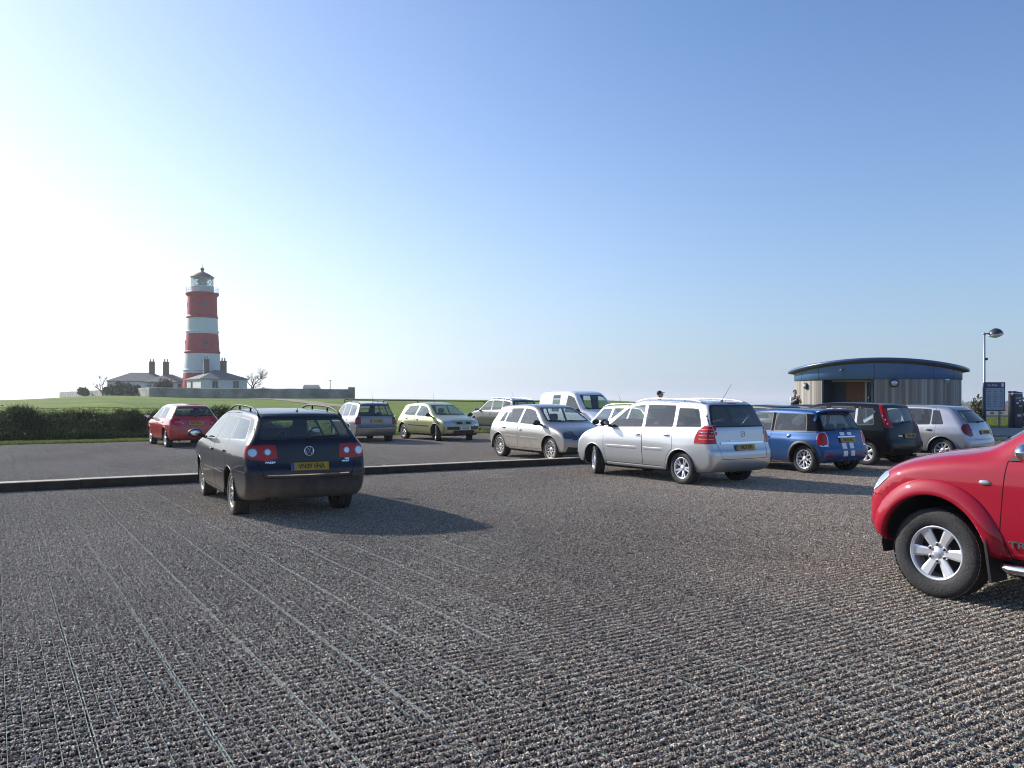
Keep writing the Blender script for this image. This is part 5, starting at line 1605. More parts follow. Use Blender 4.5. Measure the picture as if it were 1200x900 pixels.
def person(loc, rz, label, shirt, vest, hairm, hands_up, scale=1.0, cap=None):
    root = empty('person', loc, rz, label, 'person'); root.scale = (scale,) * 3
    # facing -y
    J = [(0, 0, .95), (0, .0, 1.15), (0, -.01, 1.36), (0, 0, 1.46), (0, -.01, 1.55),
         (.10, 0, .90), (.11, -.01, .50), (.115, .02, .09), (.125, -.12, .035), (-.10, 0, .90), (-.11, -.01, .50), (-.115, .02, .09), (-.125, -.12, .035)]
    E_ = [(0, 1), (1, 2), (2, 3), (3, 4), (0, 5), (5, 6), (6, 7), (7, 8), (0, 9), (9, 10), (10, 11), (11, 12)]
    Rr_ = [(.155, .11), (.145, .10), (.165, .105), .06, .055, .095, .065, .045, .04, .095, .065, .045, .04]
    body = skin_mesh('body', J, E_, Rr_)
    link('body', body, root, M['jeans'])
    # head
    b = MB(); b.ell((0, -.015, 1.66), (.075, .095, .118), 0, 20, 14); b.ell((0, -.05, 1.615), (.052, .055, .055)); b.ell((0, -.112, 1.655), (.014, .022, .022))
    for s in (-1, 1): b.ell((s * .077, 0, 1.655), (.012, .022, .03))
    b.tube([(0, .01, 1.46), (0, 0, 1.6)], [.058, .055], 12)
    hd = b.build('head', M['skin'], root)
    b = MB()
    for s in (-1, 1): b.ell((s * .03, -.098, 1.672), (.011, .008, .007))
    b.ell((0, -.104, 1.612), (.022, .006, .005)); b.build('eyes_and_mouth', M['hair'], hd)
    b = MB(); b.ell((0, .012, 1.705), (.085, .098, .095), 0, 20, 12)
    b.v = [v if not (v[1] < -.055 and v[2] < 1.735) else (v[0] * .9, -.055, v[2]) for v in b.v]
    if cap: b.ell((0, -.11, 1.725), (.06, .07, .012))
    b.build('hair' if not cap else 'cap', hairm, hd)
    # shirt: torso and arms in one
    if hands_up:
        aR_ = [(.19, 0, 1.40), (.29, -.05, 1.17), (.10, -.24, 1.38), (.05, -.20, 1.52)]; aL_ = [(-.19, 0, 1.40), (-.27, -.10, 1.19), (-.06, -.26, 1.36), (-.03, -.20, 1.50)]
    else:
        aR_ = [(.19, 0, 1.40), (.24, .02, 1.13), (.24, -.08, .88), (.23, -.10, .80)]; aL_ = [(-.19, 0, 1.40), (-.24, .02, 1.13), (-.24, -.08, .88), (-.23, -.10, .80)]
    J = [(0, 0, .93), (0, 0, 1.15), (0, -.01, 1.37), (0, 0, 1.47)] + aR_[:3] + aL_[:3]
    E_ = [(0, 1), (1, 2), (2, 3), (2, 4), (4, 5), (5, 6), (2, 7), (7, 8), (8, 9)]
    link('shirt', skin_mesh('shirt', J, E_, [(.17, .12), (.158, .113), (.178, .118), .065, .07, .055, .042, .07, .055, .042]), root, shirt)
    if vest is not None:
        J = [(0, 0, .90), (0, 0, 1.15), (0, -.005, 1.34), (0, .01, 1.44)]
        link('vest', skin_mesh('vest', J, [(0, 1), (1, 2), (2, 3)], [(.215, .17), (.205, .165), (.215, .165), (.12, .10)]), root, vest)
    for arm in (aR_, aL_):
        w, h = Vector(arm[2]), Vector(arm[3]); d = (h - w).normalized(); sx = d.cross(Vector((0, 1, 0))).normalized()
        J = [tuple(w), tuple(w + d * .07)]; E2 = [(0, 1)]; R2 = [.026, .03]
        for f in range(4):
            o0 = sx * (f - 1.5) * .019; L = (.075, .085, .08, .06)[f]
            J += [tuple(w + d * .085 + o0), tuple(w + d * (.085 + L * .5) + o0 + Vector((0, -.012, 0))), tuple(w + d * (.085 + L) + o0 + Vector((0, -.032, 0)))]
            k = len(J) - 3; E2 += [(1, k), (k, k + 1), (k + 1, k + 2)]; R2 += [.010, .009, .008]
        J += [tuple(w + d * .04 + sx * .035), tuple(w + d * .075 + sx * .055 + Vector((0, -.015, 0)))]; k = len(J) - 2; E2 += [(0, k), (k, k + 1)]; R2 += [.012, .009]
        link('hand', skin_mesh('hand', J, E2, R2, 1), root, M['skin'])
    b = MB()
    for s in (-1, 1): b.ell((s * .12, -.05, .045), (.05, .14, .05))
    b.build('shoes', M['shoe'], root)
px_ = at(931.5, 37.8); person((px_, 37.8, gz(px_, 37.8)), R(15), 'person in a black vest over pale sleeves, hands raised to the face, beside the pavilion', M['shirt'], M['vest'], M['hair'], True, 1.0)
px_ = at(773.2, 31); person((px_, 31, 0.02), R(70), 'person whose capped head shows above the roof of the silver people carrier', M['vest'], None, simple('navy_cap', (.02, .025, .06), .8), False, 1.09, True)

# ------------------------------------------------------------------ light, sky, camera
HAZE = 0.0003
AZ, EL = 57.0, 28.0
Sd = Vector((-math.sin(R(AZ)) * math.cos(R(EL)), math.cos(R(AZ)) * math.cos(R(EL)), math.sin(R(EL))))
ld = bpy.data.lights.new('Sun', 'SUN'); ld.energy = 5.0; ld.angle = R(.53); ld.color = (1, .955, .89)
lo = bpy.data.objects.new('Sun', ld); COL.objects.link(lo); lo.rotation_euler = Sd.to_track_quat('Z', 'Y').to_euler(); lo.location = (-40, 30, 30)
SKYGAIN = (.90, 1.15, 1.48, 1); HAZE0 = (3.6, 4.5, 5.9, 1); HAZE1 = (23, 22, 21, 1)
w = bpy.data.worlds.new('World'); SC.world = w; w.use_nodes = True
nt = w.node_tree; bg = nt.nodes['Background']
sky = nt.nodes.new('ShaderNodeTexSky'); sky.sky_type = 'NISHITA'; sky.sun_disc = False
sky.sun_elevation = R(EL); sky.sun_rotation = R(-AZ); sky.air_density = 1.0; sky.dust_density = 0.5; sky.ozone_density = 1.6; sky.altitude = 5
def wn(op, a, b_=None, clamp=False):
    n = nt.nodes.new('ShaderNodeMath'); n.operation = op; n.use_clamp = clamp
    for i, v in enumerate((a, b_)):
        if v is None: continue
        if isinstance(v, (int, float)): n.inputs[i].default_value = v
        else: nt.links.new(v, n.inputs[i])
    return n.outputs[0]
tc = nt.nodes.new('ShaderNodeTexCoord'); sp_ = nt.nodes.new('ShaderNodeSeparateXYZ'); nt.links.new(tc.outputs['Generated'], sp_.inputs[0])
dt = nt.nodes.new('ShaderNodeVectorMath'); dt.operation = 'DOT_PRODUCT'; nt.links.new(tc.outputs['Generated'], dt.inputs[0]); dt.inputs[1].default_value = Sd
zc_ = wn('MAXIMUM', sp_.outputs[2], 0.0)
gl_ = wn('POWER', wn('MAXIMUM', dt.outputs['Value'], 0.0), 3.0)
hf = wn('ADD', wn('MULTIPLY', wn('POWER', wn('SUBTRACT', 1.0, zc_), 5.5), .86), wn('MULTIPLY', gl_, .16), True)
sky2 = nt.nodes.new('ShaderNodeMix'); sky2.data_type = 'RGBA'; sky2.blend_type = 'MULTIPLY'; sky2.inputs[0].default_value = 1
nt.links.new(sky.outputs[0], sky2.inputs[6]); sky2.inputs[7].default_value = SKYGAIN
hz1 = nt.nodes.new('ShaderNodeMix'); hz1.data_type = 'RGBA'; hz1.clamp_factor = False
nt.links.new(gl_, hz1.inputs[0]); hz1.inputs[6].default_value = HAZE0; hz1.inputs[7].default_value = HAZE1
mx_ = nt.nodes.new('ShaderNodeMix'); mx_.data_type = 'RGBA'
nt.links.new(hf, mx_.inputs[0]); nt.links.new(sky2.outputs[2], mx_.inputs[6]); nt.links.new(hz1.outputs[2], mx_.inputs[7])
nt.links.new(mx_.outputs[2], bg.inputs[0]); bg.inputs[1].default_value = .088

cd = bpy.data.cameras.new('Camera'); cam = bpy.data.objects.new('Camera', cd); COL.objects.link(cam)
cam.location = (0, 0, EYE); cam.rotation_euler = (R(90), 0, 0)
cd.sensor_width = 36; cd.lens = 36 * F / 1200; cd.shift_y = 18 / 1200; cd.clip_start = .05; cd.clip_end = 90000
SC.camera = cam
SC.view_settings.view_transform = 'Standard'; SC.view_settings.look = 'None'; SC.view_settings.exposure = 0.4; SC.view_settings.gamma = 1
SC.render.engine = 'CYCLES'
try:
    SC.cycles.use_denoising = True
    SC.cycles.denoiser = 'OPENIMAGEDENOISE'
except Exception: pass
SC.cycles.filter_width = 1.05; SC.cycles.max_bounces = 7; SC.cycles.transparent_max_bounces = 16; SC.cycles.caustics_reflective = False; SC.cycles.caustics_refractive = False
SC.cycles.sample_clamp_indirect = 6

if HAZE:
    m = bpy.data.materials.new('sea_haze'); m.use_nodes = True; nt = m.node_tree; nt.nodes.clear()
    out = N(nt, 'ShaderNodeOutputMaterial'); vp = nt.nodes.new('ShaderNodeVolumePrincipled')
    vp.inputs['Color'].default_value = (.93, .96, 1, 1); vp.inputs['Density'].default_value = HAZE; vp.inputs['Anisotropy'].default_value = .35
    nt.links.new(vp.outputs[0], out.inputs['Volume'])
    b = MB(); b.box((0, 0, 10.5), (19600, 19600, 47)); o = b.build('haze', m); props(o, 'thin pale sea haze', kind='stuff')
    SC.cycles.volume_bounces = 0
# ------------------------------------------------------------------ paints
P_navy = paint('navy_paint', (0.006, 0.008, 0.018), 0.0, 0.3, dirt=0.72, dirt_h=0.62, dirt_col=(0.33, 0.275, 0.205), spec=.2, coat=.45)
P_red = paint('red_paint', (0.42, 0.012, 0.016), 0.0, 0.35, dirt=0.25)
P_silver = paint('silver_paint', (0.20, 0.20, 0.205), 0.8, 0.44, dirt=0.5)
P_green = paint('pale_green_paint', (0.40, 0.405, 0.22), 0.7, 0.44, dirt=0.25)
P_steel = paint('steel_blue_paint', (0.016, 0.024, 0.024), 0.0, 0.35, dirt=0.3, coat=.6)
P_grey = paint('warm_grey_paint', (0.27, 0.265, 0.26), 0.8, 0.44, dirt=0.9, dirt_h=0.75, dirt_col=(0.50, 0.43, 0.34))
P_white = paint('white_paint', (0.74, 0.75, 0.76), 0.0, 0.35, dirt=0.25)
P_zaf = paint('bright_silver_paint', (0.56, 0.565, 0.58), 0.85, 0.40, dirt=0.3)
P_blue = paint('blue_paint', (0.005, 0.065, 0.215), 0.4, 0.4, dirt=0.2, coat=.5)
P_black = paint('black_paint', (0.005, 0.005, 0.006), 0.0, 0.3, dirt=0.2, dirt_h=0.3, spec=.1, coat=.4)
P_alm = paint('cool_silver_paint', (0.44, 0.45, 0.49), 0.8, 0.44, dirt=0.3)
P_l2 = paint('deep_red_paint', (0.35, 0.002, 0.020), 0.0, 0.5, spec=.15, coat=.9, dirt=0.12, dirt_h=0.3)
P_dark = paint('charcoal_paint', (0.012, 0.012, 0.016), 0.1, 0.35, dirt=0.3, coat=.5)

def disc_on(view, y, z, r, mat, name, off=.006, ring=None, n=20):
    """round lamp or badge lying on the shell"""
    def fn(root, sh, parts, par=None):
        for part_y in ([y] if not isinstance(y, (list, tuple)) else y):
            b = MB()
            fp = sh.rear_pt if view == 'rear' else sh.front_pt
            rows = []
            for rr, o in ((0.0005, off + .004), (r * .6, off + .004), (r * .9, off + .002), (r, -.004)):
                row = []
                for k in range(n):
                    a = 2 * math.pi * k / n
                    yy, zz = part_y + rr * math.cos(a), z + rr * math.sin(a)
                    p = fp(yy, zz); nn = sh.grad(np.array([p]))[0]
                    row.append(tuple(p + nn * o))
                rows.append(row)
            vs = [v for r_ in rows for v in r_]; fs = []
            for i in range(len(rows) - 1):
                for k in range(n):
                    q = (i * n + k, i * n + (k + 1) % n, (i + 1) * n + (k + 1) % n, (i + 1) * n + k)
                    fs.append(q)
            b.add(vs, fs, 0, True)
            b.build(name, mat, root)
    return fn

def letters_rear(txt, y, z, size, mat='chrome', name='badge_lettering', front=False):
    def fn(root, sh, parts):
        p = sh.rear_pt(y, z); q = sh.rear_pt(y, z + .04)
        tilt = math.atan2(q[0] - p[0], .04)
        B = Matrix(((0, 0, -1), (-1, 0, 0), (0, 1, 0))).to_4x4()
        MM = Matrix.Translation((p[0] - .006, y, z)) @ Matrix.Rotation(tilt, 4, 'Y') @ B
        t = MB(); text_into(t, txt, size, MM, 0, .003, bold=.001, sx=1.35); t.build(name, M[mat], root)
    return fn

def ring_badge(y, z, r, strokes=(), view='rear', name='badge'):
    """chrome ring emblem with straight strokes given in unit coordinates"""
    def fn(root, sh, parts):
        fp = sh.rear_pt if view == 'rear' else sh.front_pt
        s = -1 if view == 'rear' else 1
        def pt(u, v):
            p = fp(y + s * u * r, z + v * r); n = sh.grad(np.array([p]))[0]; return tuple(p + n * .006)
        b = MB()
        b.tube([pt(math.cos(a), math.sin(a)) for a in [2 * math.pi * k / 28 for k in range(29)]], .0065, 6, cap=False)
        for st in strokes: b.tube([pt(*q) for q in st], .0055, 6)
        b.build(name, M['chrome'], root)
    return fn

VW = [[(-.42, .86), (0, .12), (.42, .86)], [(-.88, .42), (-.42, -.72), (0, .02), (.42, -.72), (.88, .42)]]

def strip(kind, pts, w, h, mat, name, sides=(1, -1), off=.006):
    """raised moulding following the side of the shell; pts in (x,z)"""
    def fn(root, sh, parts):
        for sd in sides:
            b = MB(); rows = []
            n = max(2, int(abs(pts[-1][0] - pts[0][0]) / .08))
            for k in range(n + 1):
                t = k / n
                x = pts[0][0] + (pts[-1][0] - pts[0][0]) * t; z = pts[0][1] + (pts[-1][1] - pts[0][1]) * t
                e = min(1, min(t, 1 - t) * n)
                row = []
                for dz, o in ((-h / 2, -.004), (-h * .44, off * .7 * e), (0, off * .8 * e), (h * .44, off * .7 * e), (h / 2, -.004)):
                    p = sh.side_pt(x, z + dz, sd); row.append((x, p[1] + sd * o, z + dz))
                rows.append(row)
            vs = [v for r_ in rows for v in r_]; fs = []
            for i in range(n):
                for j in range(4):
                    q = (i * 5 + j, i * 5 + j + 1, (i + 1) * 5 + j + 1, (i + 1) * 5 + j)
                    fs.append(q if sd < 0 else tuple(reversed(q)))
            b.add(vs, fs, 0, False); b.build(name, mat, root)
    return fn

def bar_rear(z, y1, h, mat, name, y0=None, off=.008, view='rear'):
    def fn(root, sh, parts):
        fp = sh.rear_pt if view == 'rear' else sh.front_pt
        s = -1 if view == 'rear' else 1
        b = MB(); n = 16; rows = []
        ya = -y1 if y0 is None else y0
        for k in range(n + 1):
            y = ya + (y1 - ya) * k / n
            row = []
            for dz, o in ((-h / 2, -.006), (-h / 2, off), (h / 2, off), (h / 2, -.006)):
                p = fp(y, z + dz); row.append((p[0] + s * o, y, z + dz))
            rows.append(row)
        vs = [v for r_ in rows for v in r_]; fs = []
        for i in range(n):
            for j in range(3):
                q = (i * 4 + j, i * 4 + j + 1, (i + 1) * 4 + j + 1, (i + 1) * 4 + j)
                fs.append(q if s > 0 else tuple(reversed(q)))
        b.add(vs, fs, 0, False); b.build(name, mat, root)
    return fn

def exhaust(ys, z=.25, r=.035):
    def fn(root, sh, parts):
        for y in ys:
            p = sh.rear_pt(y, .34); b = MB()
            b.lathe([(r * .8, -.2), (r, -.2), (r, 0), (r * .82, 0), (r * .8, -.15)], 16, 0, Matrix.Translation((p[0] + .02, y, z)) @ Matrix.Rotation(-math.pi / 2, 4, 'Y'))
            b.build('exhaust_pipe', M['disc'], root)
    return fn

def spoiler(x0, x1, yw, dz, mat, name='roof_spoiler'):
    def fn(root, sh, parts):
        b = MB(); rows = []; n = 14
        for k in range(n + 1):
            y = -yw + 2 * yw * k / n
            p = sh.top_pt(x1, y); zt = p[2]; c = (1 - .12 * abs(2 * k / n - 1) ** 3)
            xr = x1 - (x1 - x0) * c
            rows.append([(x1, y, zt - .02), (x1, y, zt + .006), ((x1 + xr) / 2, y, zt + .006 + dz * .6), (xr, y, zt + dz), (xr, y, zt + dz - .02), (x1 - .01, y, zt - .045)])
        vs = [v for r_ in rows for v in r_]; fs = []
        for i in range(n):
            for j in range(5): fs.append((i * 6 + j, (i + 1) * 6 + j, (i + 1) * 6 + j + 1, i * 6 + j + 1))
        fs.append(tuple(range(6))); fs.append(tuple(n * 6 + j for j in range(5, -1, -1)))
        b.add(vs, fs, 0, True); b.build(name, mat, root)
    return fn

def cir(cx, cz, r, n=16): return [(cx + r * math.cos(2 * math.pi * k / n), cz + r * math.sin(2 * math.pi * k / n)) for k in range(n)]

WZ = lambda w, H, belt, top: [(.16, w * .86), (.24, w * .92), (.34, w * .965), (.48, w * .985), (.62, w * .995), (.74, w), (belt - .12, w * .985), (belt - .02, w * .955), (belt + .06, w * .91), (belt + (H - belt) * .5, w * (.91 + top) / 2), (H - .10, w * (top + .02)), (H, w * top - .01)]

# ---- navy estate in the foreground
S = dict(paint=P_navy, wb=2.71, Rt=.325, Rr=.225, gap=.0085, res=.036, r=.08, cr=.18, cf=.26, tr=.10, gt=.05,
    prof=[(-2.10, .25), (-2.34, .32), (-2.43, .45), (-2.435, .60), (-2.39, .68), (-2.375, .80), (-2.355, .95), (-2.32, 1.02), (-2.24, 1.13), (-2.06, 1.37), (-1.99, 1.45), (-1.80, 1.475), (-1.2, 1.505), (-.3, 1.52), (.3, 1.485), (.62, 1.40), (1.22, 1.06), (1.42, .98), (1.9, .90), (2.20, .77), (2.32, .62), (2.34, .45), (2.28, .26), (2.1, .2), (0, .19)],
    wz=WZ(.905, 1.52, .95, .70), belt=(1.05, .925, -2.0, 1.0),
    panes=[(1.06, .36, -.06, -.10, .105), (-.17, -.13, -.98, -1.10, .10), (-1.17, -1.06, -1.70, -1.98, .105)],
    doors=[-.135, (-1.03, -1.15)], rglass=(1.02, 1.37, .66, .57), rear_glass=M["glass"],
    wglass=(1.03, 1.40, .66, .55), gate=[(.60, .50), (.66, .70), (.70, .98), (.63, 1.44)], bonnet=(1.2, 2.12, .66, .5),
    rim=('split', 7, M['alloy_grey']), tyre=M['tyre_dusty'], wd=.215, zsill=.30,
    handles=[(-.02, .80), (-1.02, .82)], mirror_mat=M['black'], rails=(-1.95, .35, M['rail_black'], .06),
    rplate=(.655, 'VN09 VHA', M['plate_y'], 0.0), fplate=(.42, 'VN09 VHA', M['plate_w']),
    aerial=(-1.7, 0, -.07, .05), wiper=(1.04, .0, -.45))
lampP = [('rear', [(.42, .765), (.44, .945), (.62, .955), (1.0, .96), (1.0, .74), (.58, .74)]), ('side', [(-2.6, .74), (-2.6, .958), (-2.17, .945), (-2.12, .90), (-2.2, .79), (-2.32, .74)])]
S['lamps'] = [('reversing_lamp', [('rear', cir(.735, .85, .070))], M['clear_lens'], dict(sides=(1, -1), off=.004, band=.016, bandmat=M['dark_lamp'])),
              ('fog_lamp', [('rear', cir(.545, .855, .052))], M['clear_lens'], dict(sides=(1, -1), off=.004, band=.014, bandmat=M['dark_lamp'])),
              ('tail_lamp', lampP, M['red_lens'], dict(sides=(1, -1), off=.006)),
              ('headlamp', [('front', [(.42, .58), (.48, .72), (.85, .78), (.88, .66), (.7, .58)]), ('side', [(2.6, .58), (2.6, .76), (1.95, .80), (1.9, .74)])], M['clear_lens'], dict(sides=(1, -1), off=.002))]
S['late'] = [('bumper', [('rear', [(-1, .2), (-1, .585), (-.62, .585), (-.60, .50), (.60, .50), (.62, .585), (1, .585), (1, .2)]), ('side', [(-2.6, .2), (-2.6, .585), (-1.76, .585), (-1.72, .2)])], P_navy, dict(band=0, off=.003)),]
S['late'].append(('bumper', [('side', [(-2.6, .2), (-2.6, .585), (-1.76, .585), (-1.72, .2)])], P_navy, dict(sides=(-1,), off=.003)))
S['extra'] = [ring_badge(0, .945, .062, VW), letters_rear('PASSAT', .50, .80, .036), letters_rear('TDI', -.54, .82, .030), letters_rear('SPORT', -.52, .79, .028),
    bar_rear(.63, .56, .014, M['chrome'], 'chrome_strip'), strip('s', [(.85, .57), (-.9, .57)], 0, .028, P_navy, 'side_moulding'),
    exhaust([.42, .52], .32, .034)]
lift(S, .085)
make_car(S, (-3.92, 13.41), 28.8, 'dirty dark blue estate car with black roof rails, nearest on the left, seen from behind')

# ---- red hatchback on the far left
S = dict(paint=P_red, wb=2.58, Rt=.316, Rr=.215, res=.055, r=.10, cr=.20, cf=.26, tr=.10, gt=.06,
    prof=[(-1.85, .24), (-2.04, .30), (-2.10, .45), (-2.10, .62), (-2.07, .78), (-2.02, .96), (-1.95, 1.02), (-1.72, 1.30), (-1.62, 1.37), (-1.4, 1.39), (-.8, 1.425), (-.2, 1.43), (.3, 1.38), (.62, 1.27), (1.2, .98), (1.4, .92), (1.85, .82), (2.08, .68), (2.18, .50), (2.14, .28), (2.0, .2), (0, .19)],
    wz=WZ(.88, 1.43, .92, .66), belt=(.95, .90, -1.6, .96),
    panes=[(.95, .30, -.20, -.26, .10), (-.33, -.28, -1.05, -1.30, .105)], doors=[-.295, (-1.0, -1.2)],
    rglass=(1.02, 1.30, .64, .56), wglass=(.98, 1.31, .64, .53), gate=[(.52, .62), (.66, .85), (.68, 1.0), (.60, 1.36)], bonnet=(1.15, 2.0, .64, .5),
    rim=('slim', 10, M['alloy']), wd=.205, handles=[(-.12, .80), (-1.0, .83)], mirror_mat=M['black'],
    rplate=(.80, 'FX55 NUA', M['plate_y'], 0.0), wiper=(1.03, 0, -.4))
S['lamps'] = [('tail_lamp', [('rear', [(.50, .80), (.50, .90), (.70, .95), (1, .97), (1, .72), (.75, .74)]), ('side', [(-2.3, .72), (-2.3, .97), (-1.92, .96), (-1.9, .86), (-2.0, .74)])], M['red_lens'], dict(sides=(1, -1), off=.004)),
    ('headlamp', [('front', [(.42, .60), (.48, .70), (.85, .76), (.88, .64)]), ('side', [(2.4, .6), (2.4, .76), (1.8, .78), (1.75, .72)])], M['clear_lens'], dict(sides=(1, -1), off=.002))]
S['late'] = [('bumper', [('rear', [(-1, .2), (-1, .60), (1, .60), (1, .2)]), ('side', [(-2.3, .2), (-2.3, .60), (-1.66, .60), (-1.64, .2)])], P_red, dict(off=.003)), ('bumper', [('side', [(-2.3, .2), (-2.3, .60), (-1.66, .60), (-1.64, .2)])], P_red, dict(sides=(-1,), off=.003))]
S['extra'] = [bar_rear(.30, .36, .06, M['black'], 'bumper_grille'), bar_rear(.845, .66, .012, M['chrome'], 'chrome_strip', .44), letters_rear('A3', .40, .80, .04), letters_rear('TDI', -.55, .80, .04), exhaust([.5], .25)]
make_car(S, (-11.90, 29.84), 33.9, 'red hatchback parked at the far left against the dark bank', zs=1.05)

# ---- silver estate
S = dict(paint=P_silver, wb=2.70, Rt=.315, Rr=.20, res=.055, r=.09, cr=.16, cf=.26, tr=.10, gt=.05,
    prof=[(-2.1, .24), (-2.28, .30), (-2.34, .42), (-2.35, .60), (-2.29, .66), (-2.27, .90), (-2.24, 1.0), (-2.00, 1.38), (-1.93, 1.44), (-1.2, 1.48), (-.3, 1.50), (.3, 1.47), (.66, 1.36), (1.18, 1.05), (1.36, .97), (1.85, .88), (2.15, .74), (2.28, .58), (2.28, .40), (2.2, .25), (2.0, .2), (0, .19)],
    wz=WZ(.87, 1.50, .93, .70), belt=(1.05, .92, -2.0, .98),
    panes=[(1.03, .34, -.08, -.12, .095), (-.19, -.15, -.98, -1.08, .09), (-1.15, -1.05, -1.72, -1.92, .095)], doors=[-.15, (-1.02, -1.12)],
    rglass=(.98, 1.37, .66, .58), wglass=(1.03, 1.37, .64, .54), gate=[(.60, .48), (.66, .70), (.69, .98), (.62, 1.43)], bonnet=(1.2, 2.1, .64, .5),
    rim=('plain', 7, M['alloy_grey']), wd=.20, handles=[(-.02, .80), (-.98, .82)], mirror_mat=M['black'],
    rails=(-1.9, .3, M['rail_black'], .06), rplate=(.80, 'Y612 NKE', M['plate_y'], 0.0), aerial=(-1.7, 0, .16, .42), wiper=(1.0, 0, -.45))
S['lamps'] = [('tail_lamp', [('rear', [(.60, .68), (.60, .92), (1, .93), (1, .66)]), ('side', [(-2.6, .66), (-2.6, .93), (-2.10, .93), (-2.08, .68)])], M['dark_lens'], dict(sides=(1, -1), off=.004))]
S['late'] = [('bumper', [('rear', [(-1, .2), (-1, .56), (1, .56), (1, .2)]), ('side', [(-2.5, .2), (-2.5, .56), (-1.76, .56), (-1.74, .2)])], P_silver, dict(off=.004)), ('bumper', [('side', [(-2.5, .2), (-2.5, .56), (-1.76, .56), (-1.74, .2)])], P_silver, dict(sides=(-1,), off=.004))]
S['extra'] = [bar_rear(.575, .78, .03, M['black'], 'bumper_strip')]
make_car(S, (-6.06, 33.29), 25.1, 'silver estate car with roof rails, rear towards the camera, left of the pale green hatchback', zs=1.05)

# ---- pale green hatchback facing the camera
S = dict(paint=P_green, wb=2.63, Rt=.312, Rr=.205, res=.055, r=.09, cr=.20, cf=.30, tr=.10, gt=.05,
    prof=[(-1.85, .24), (-2.02, .30), (-2.06, .45), (-2.06, .62), (-2.0, .80), (-1.86, .93), (-1.80, 1.0), (-1.72, 1.32), (-1.62, 1.39), (-1.2, 1.42), (-.5, 1.455), (.0, 1.45), (.4, 1.38), (.72, 1.26), (1.28, .98), (1.45, .93), (1.9, .82), (2.08, .72), (2.15, .55), (2.14, .36), (2.06, .24), (1.9, .2), (0, .19)],
    wz=WZ(.89, 1.455, .93, .66), belt=(1.1, .90, -1.5, .96),
    panes=[(1.05, .42, -.20, -.26, .10), (-.33, -.28, -1.15, -1.38, .10)], doors=[-.295, (-1.05, -1.25)],
    rglass=(1.0, 1.32, .60, .54), wglass=(.99, 1.36, .66, .54), gate=[(.52, .60), (.62, .85), (.66, 1.0), (.58, 1.38)], bonnet=(1.2, 1.98, .66, .56),
    rim=('plain', 5, M['cover']), wd=.205, handles=[(-.12, .80), (-1.0, .83)], mirror_mat=M['black'], steer=-24,
    fplate=(.50, 'EA04 NLP', M['plate_w']), aerial=(-.2, 0, -.10, .42))
S['lamps'] = [('headlamp', [('front', [(.36, .62), (.38, .70), (.60, .76), (.90, .80), (.92, .64), (.6, .60)]), ('side', [(2.4, .62), (2.4, .80), (1.78, .82), (1.74, .76), (1.95, .64)])], M['clear_lens'], dict(sides=(1, -1), off=.003)),
    ('grille', [('front', [(.07, .645), (.09, .73), (.32, .73), (.33, .645)])], M['black'], dict(sides=(1, -1))),
    ('lower_grille', [('front', [(-.48, .32), (-.48, .42), (.48, .42), (.48, .32)])], M['black'], dict()),
    ('tail_lamp', [('rear', [(.5, .75), (.5, .92), (1, 1.0), (1, .72)]), ('side', [(-2.3, .7), (-2.3, 1.0), (-1.8, 1.0), (-1.85, .72)])], M['red_lens'], dict(sides=(1, -1), off=.004))]
S['extra'] = [strip('s', [(.85, .56), (-.85, .58)], 0, .05, M['black'], 'side_moulding'), bar_rear(.50, .80, .12, M['black'], 'bumper_strip', view='front'),
    ring_badge(0, .70, .05, [[(0, .9), (-.5, 0), (0, -.9), (.5, 0), (0, .9)]], 'front'), bar_rear(.69, .04, .10, P_green, 'nose_bar', view='front', off=.01)]
make_car(S, (-3.10, 34.1), 216, 'pale green hatchback facing the camera between the silver estate and the steel blue estate', zs=1.05)

# ---- steel blue tall estate beyond the rail
S = dict(paint=P_steel, wb=2.80, Rt=.36, Rr=.23, res=.06, r=.09, cr=.14, cf=.24, tr=.08, gt=.05,
    prof=[(-2.1, .32), (-2.28, .38), (-2.32, .52), (-2.32, .72), (-2.28, .80), (-2.24, 1.05), (-2.20, 1.12), (-1.95, 1.52), (-1.85, 1.60), (-1.2, 1.66), (-.3, 1.69), (.3, 1.66), (.66, 1.54), (1.14, 1.22), (1.34, 1.14), (1.85, 1.05), (2.15, .92), (2.32, .74), (2.33, .50), (2.25, .34), (2.0, .28), (0, .27)],
    wz=WZ(.92, 1.69, 1.06, .72), belt=(1.05, 1.05, -1.95, 1.13),
    panes=[(1.05, .40, -.08, -.12, .10), (-.19, -.15, -1.0, -1.08, .10), (-1.15, -1.06, -1.65, -1.85, .11)], doors=[-.15, (-1.02, -1.12)],
    rglass=(1.12, 1.52, .68, .60), wglass=(1.2, 1.55, .66, .55), gate=[(.62, .60), (.68, .80), (.70, 1.12), (.62, 1.6)], bonnet=(1.2, 2.1, .66, .5),
    rim=('plain', 7, M['alloy']), wd=.22, handles=[(-.02, .92), (-.98, .94)], mirror_mat=P_steel, zsill=.40,
    rails=(-1.8, .35, M['alloy'], .04), aerial=(-.9, 0, .16, .36))
S['lamps'] = [('tail_lamp', [('rear', [(.66, .90), (.66, 1.12), (1, 1.15), (1, .85)]), ('side', [(-2.6, .85), (-2.6, 1.15), (-2.10, 1.13), (-2.08, .9)])], M['dark_lens'], dict(sides=(1, -1), off=.004))]
make_car(S, (-.42, 42.3), 33, 'steel blue tall estate with pale roof rails beyond the knee rail, behind the grey hatchback', zs=1.02)

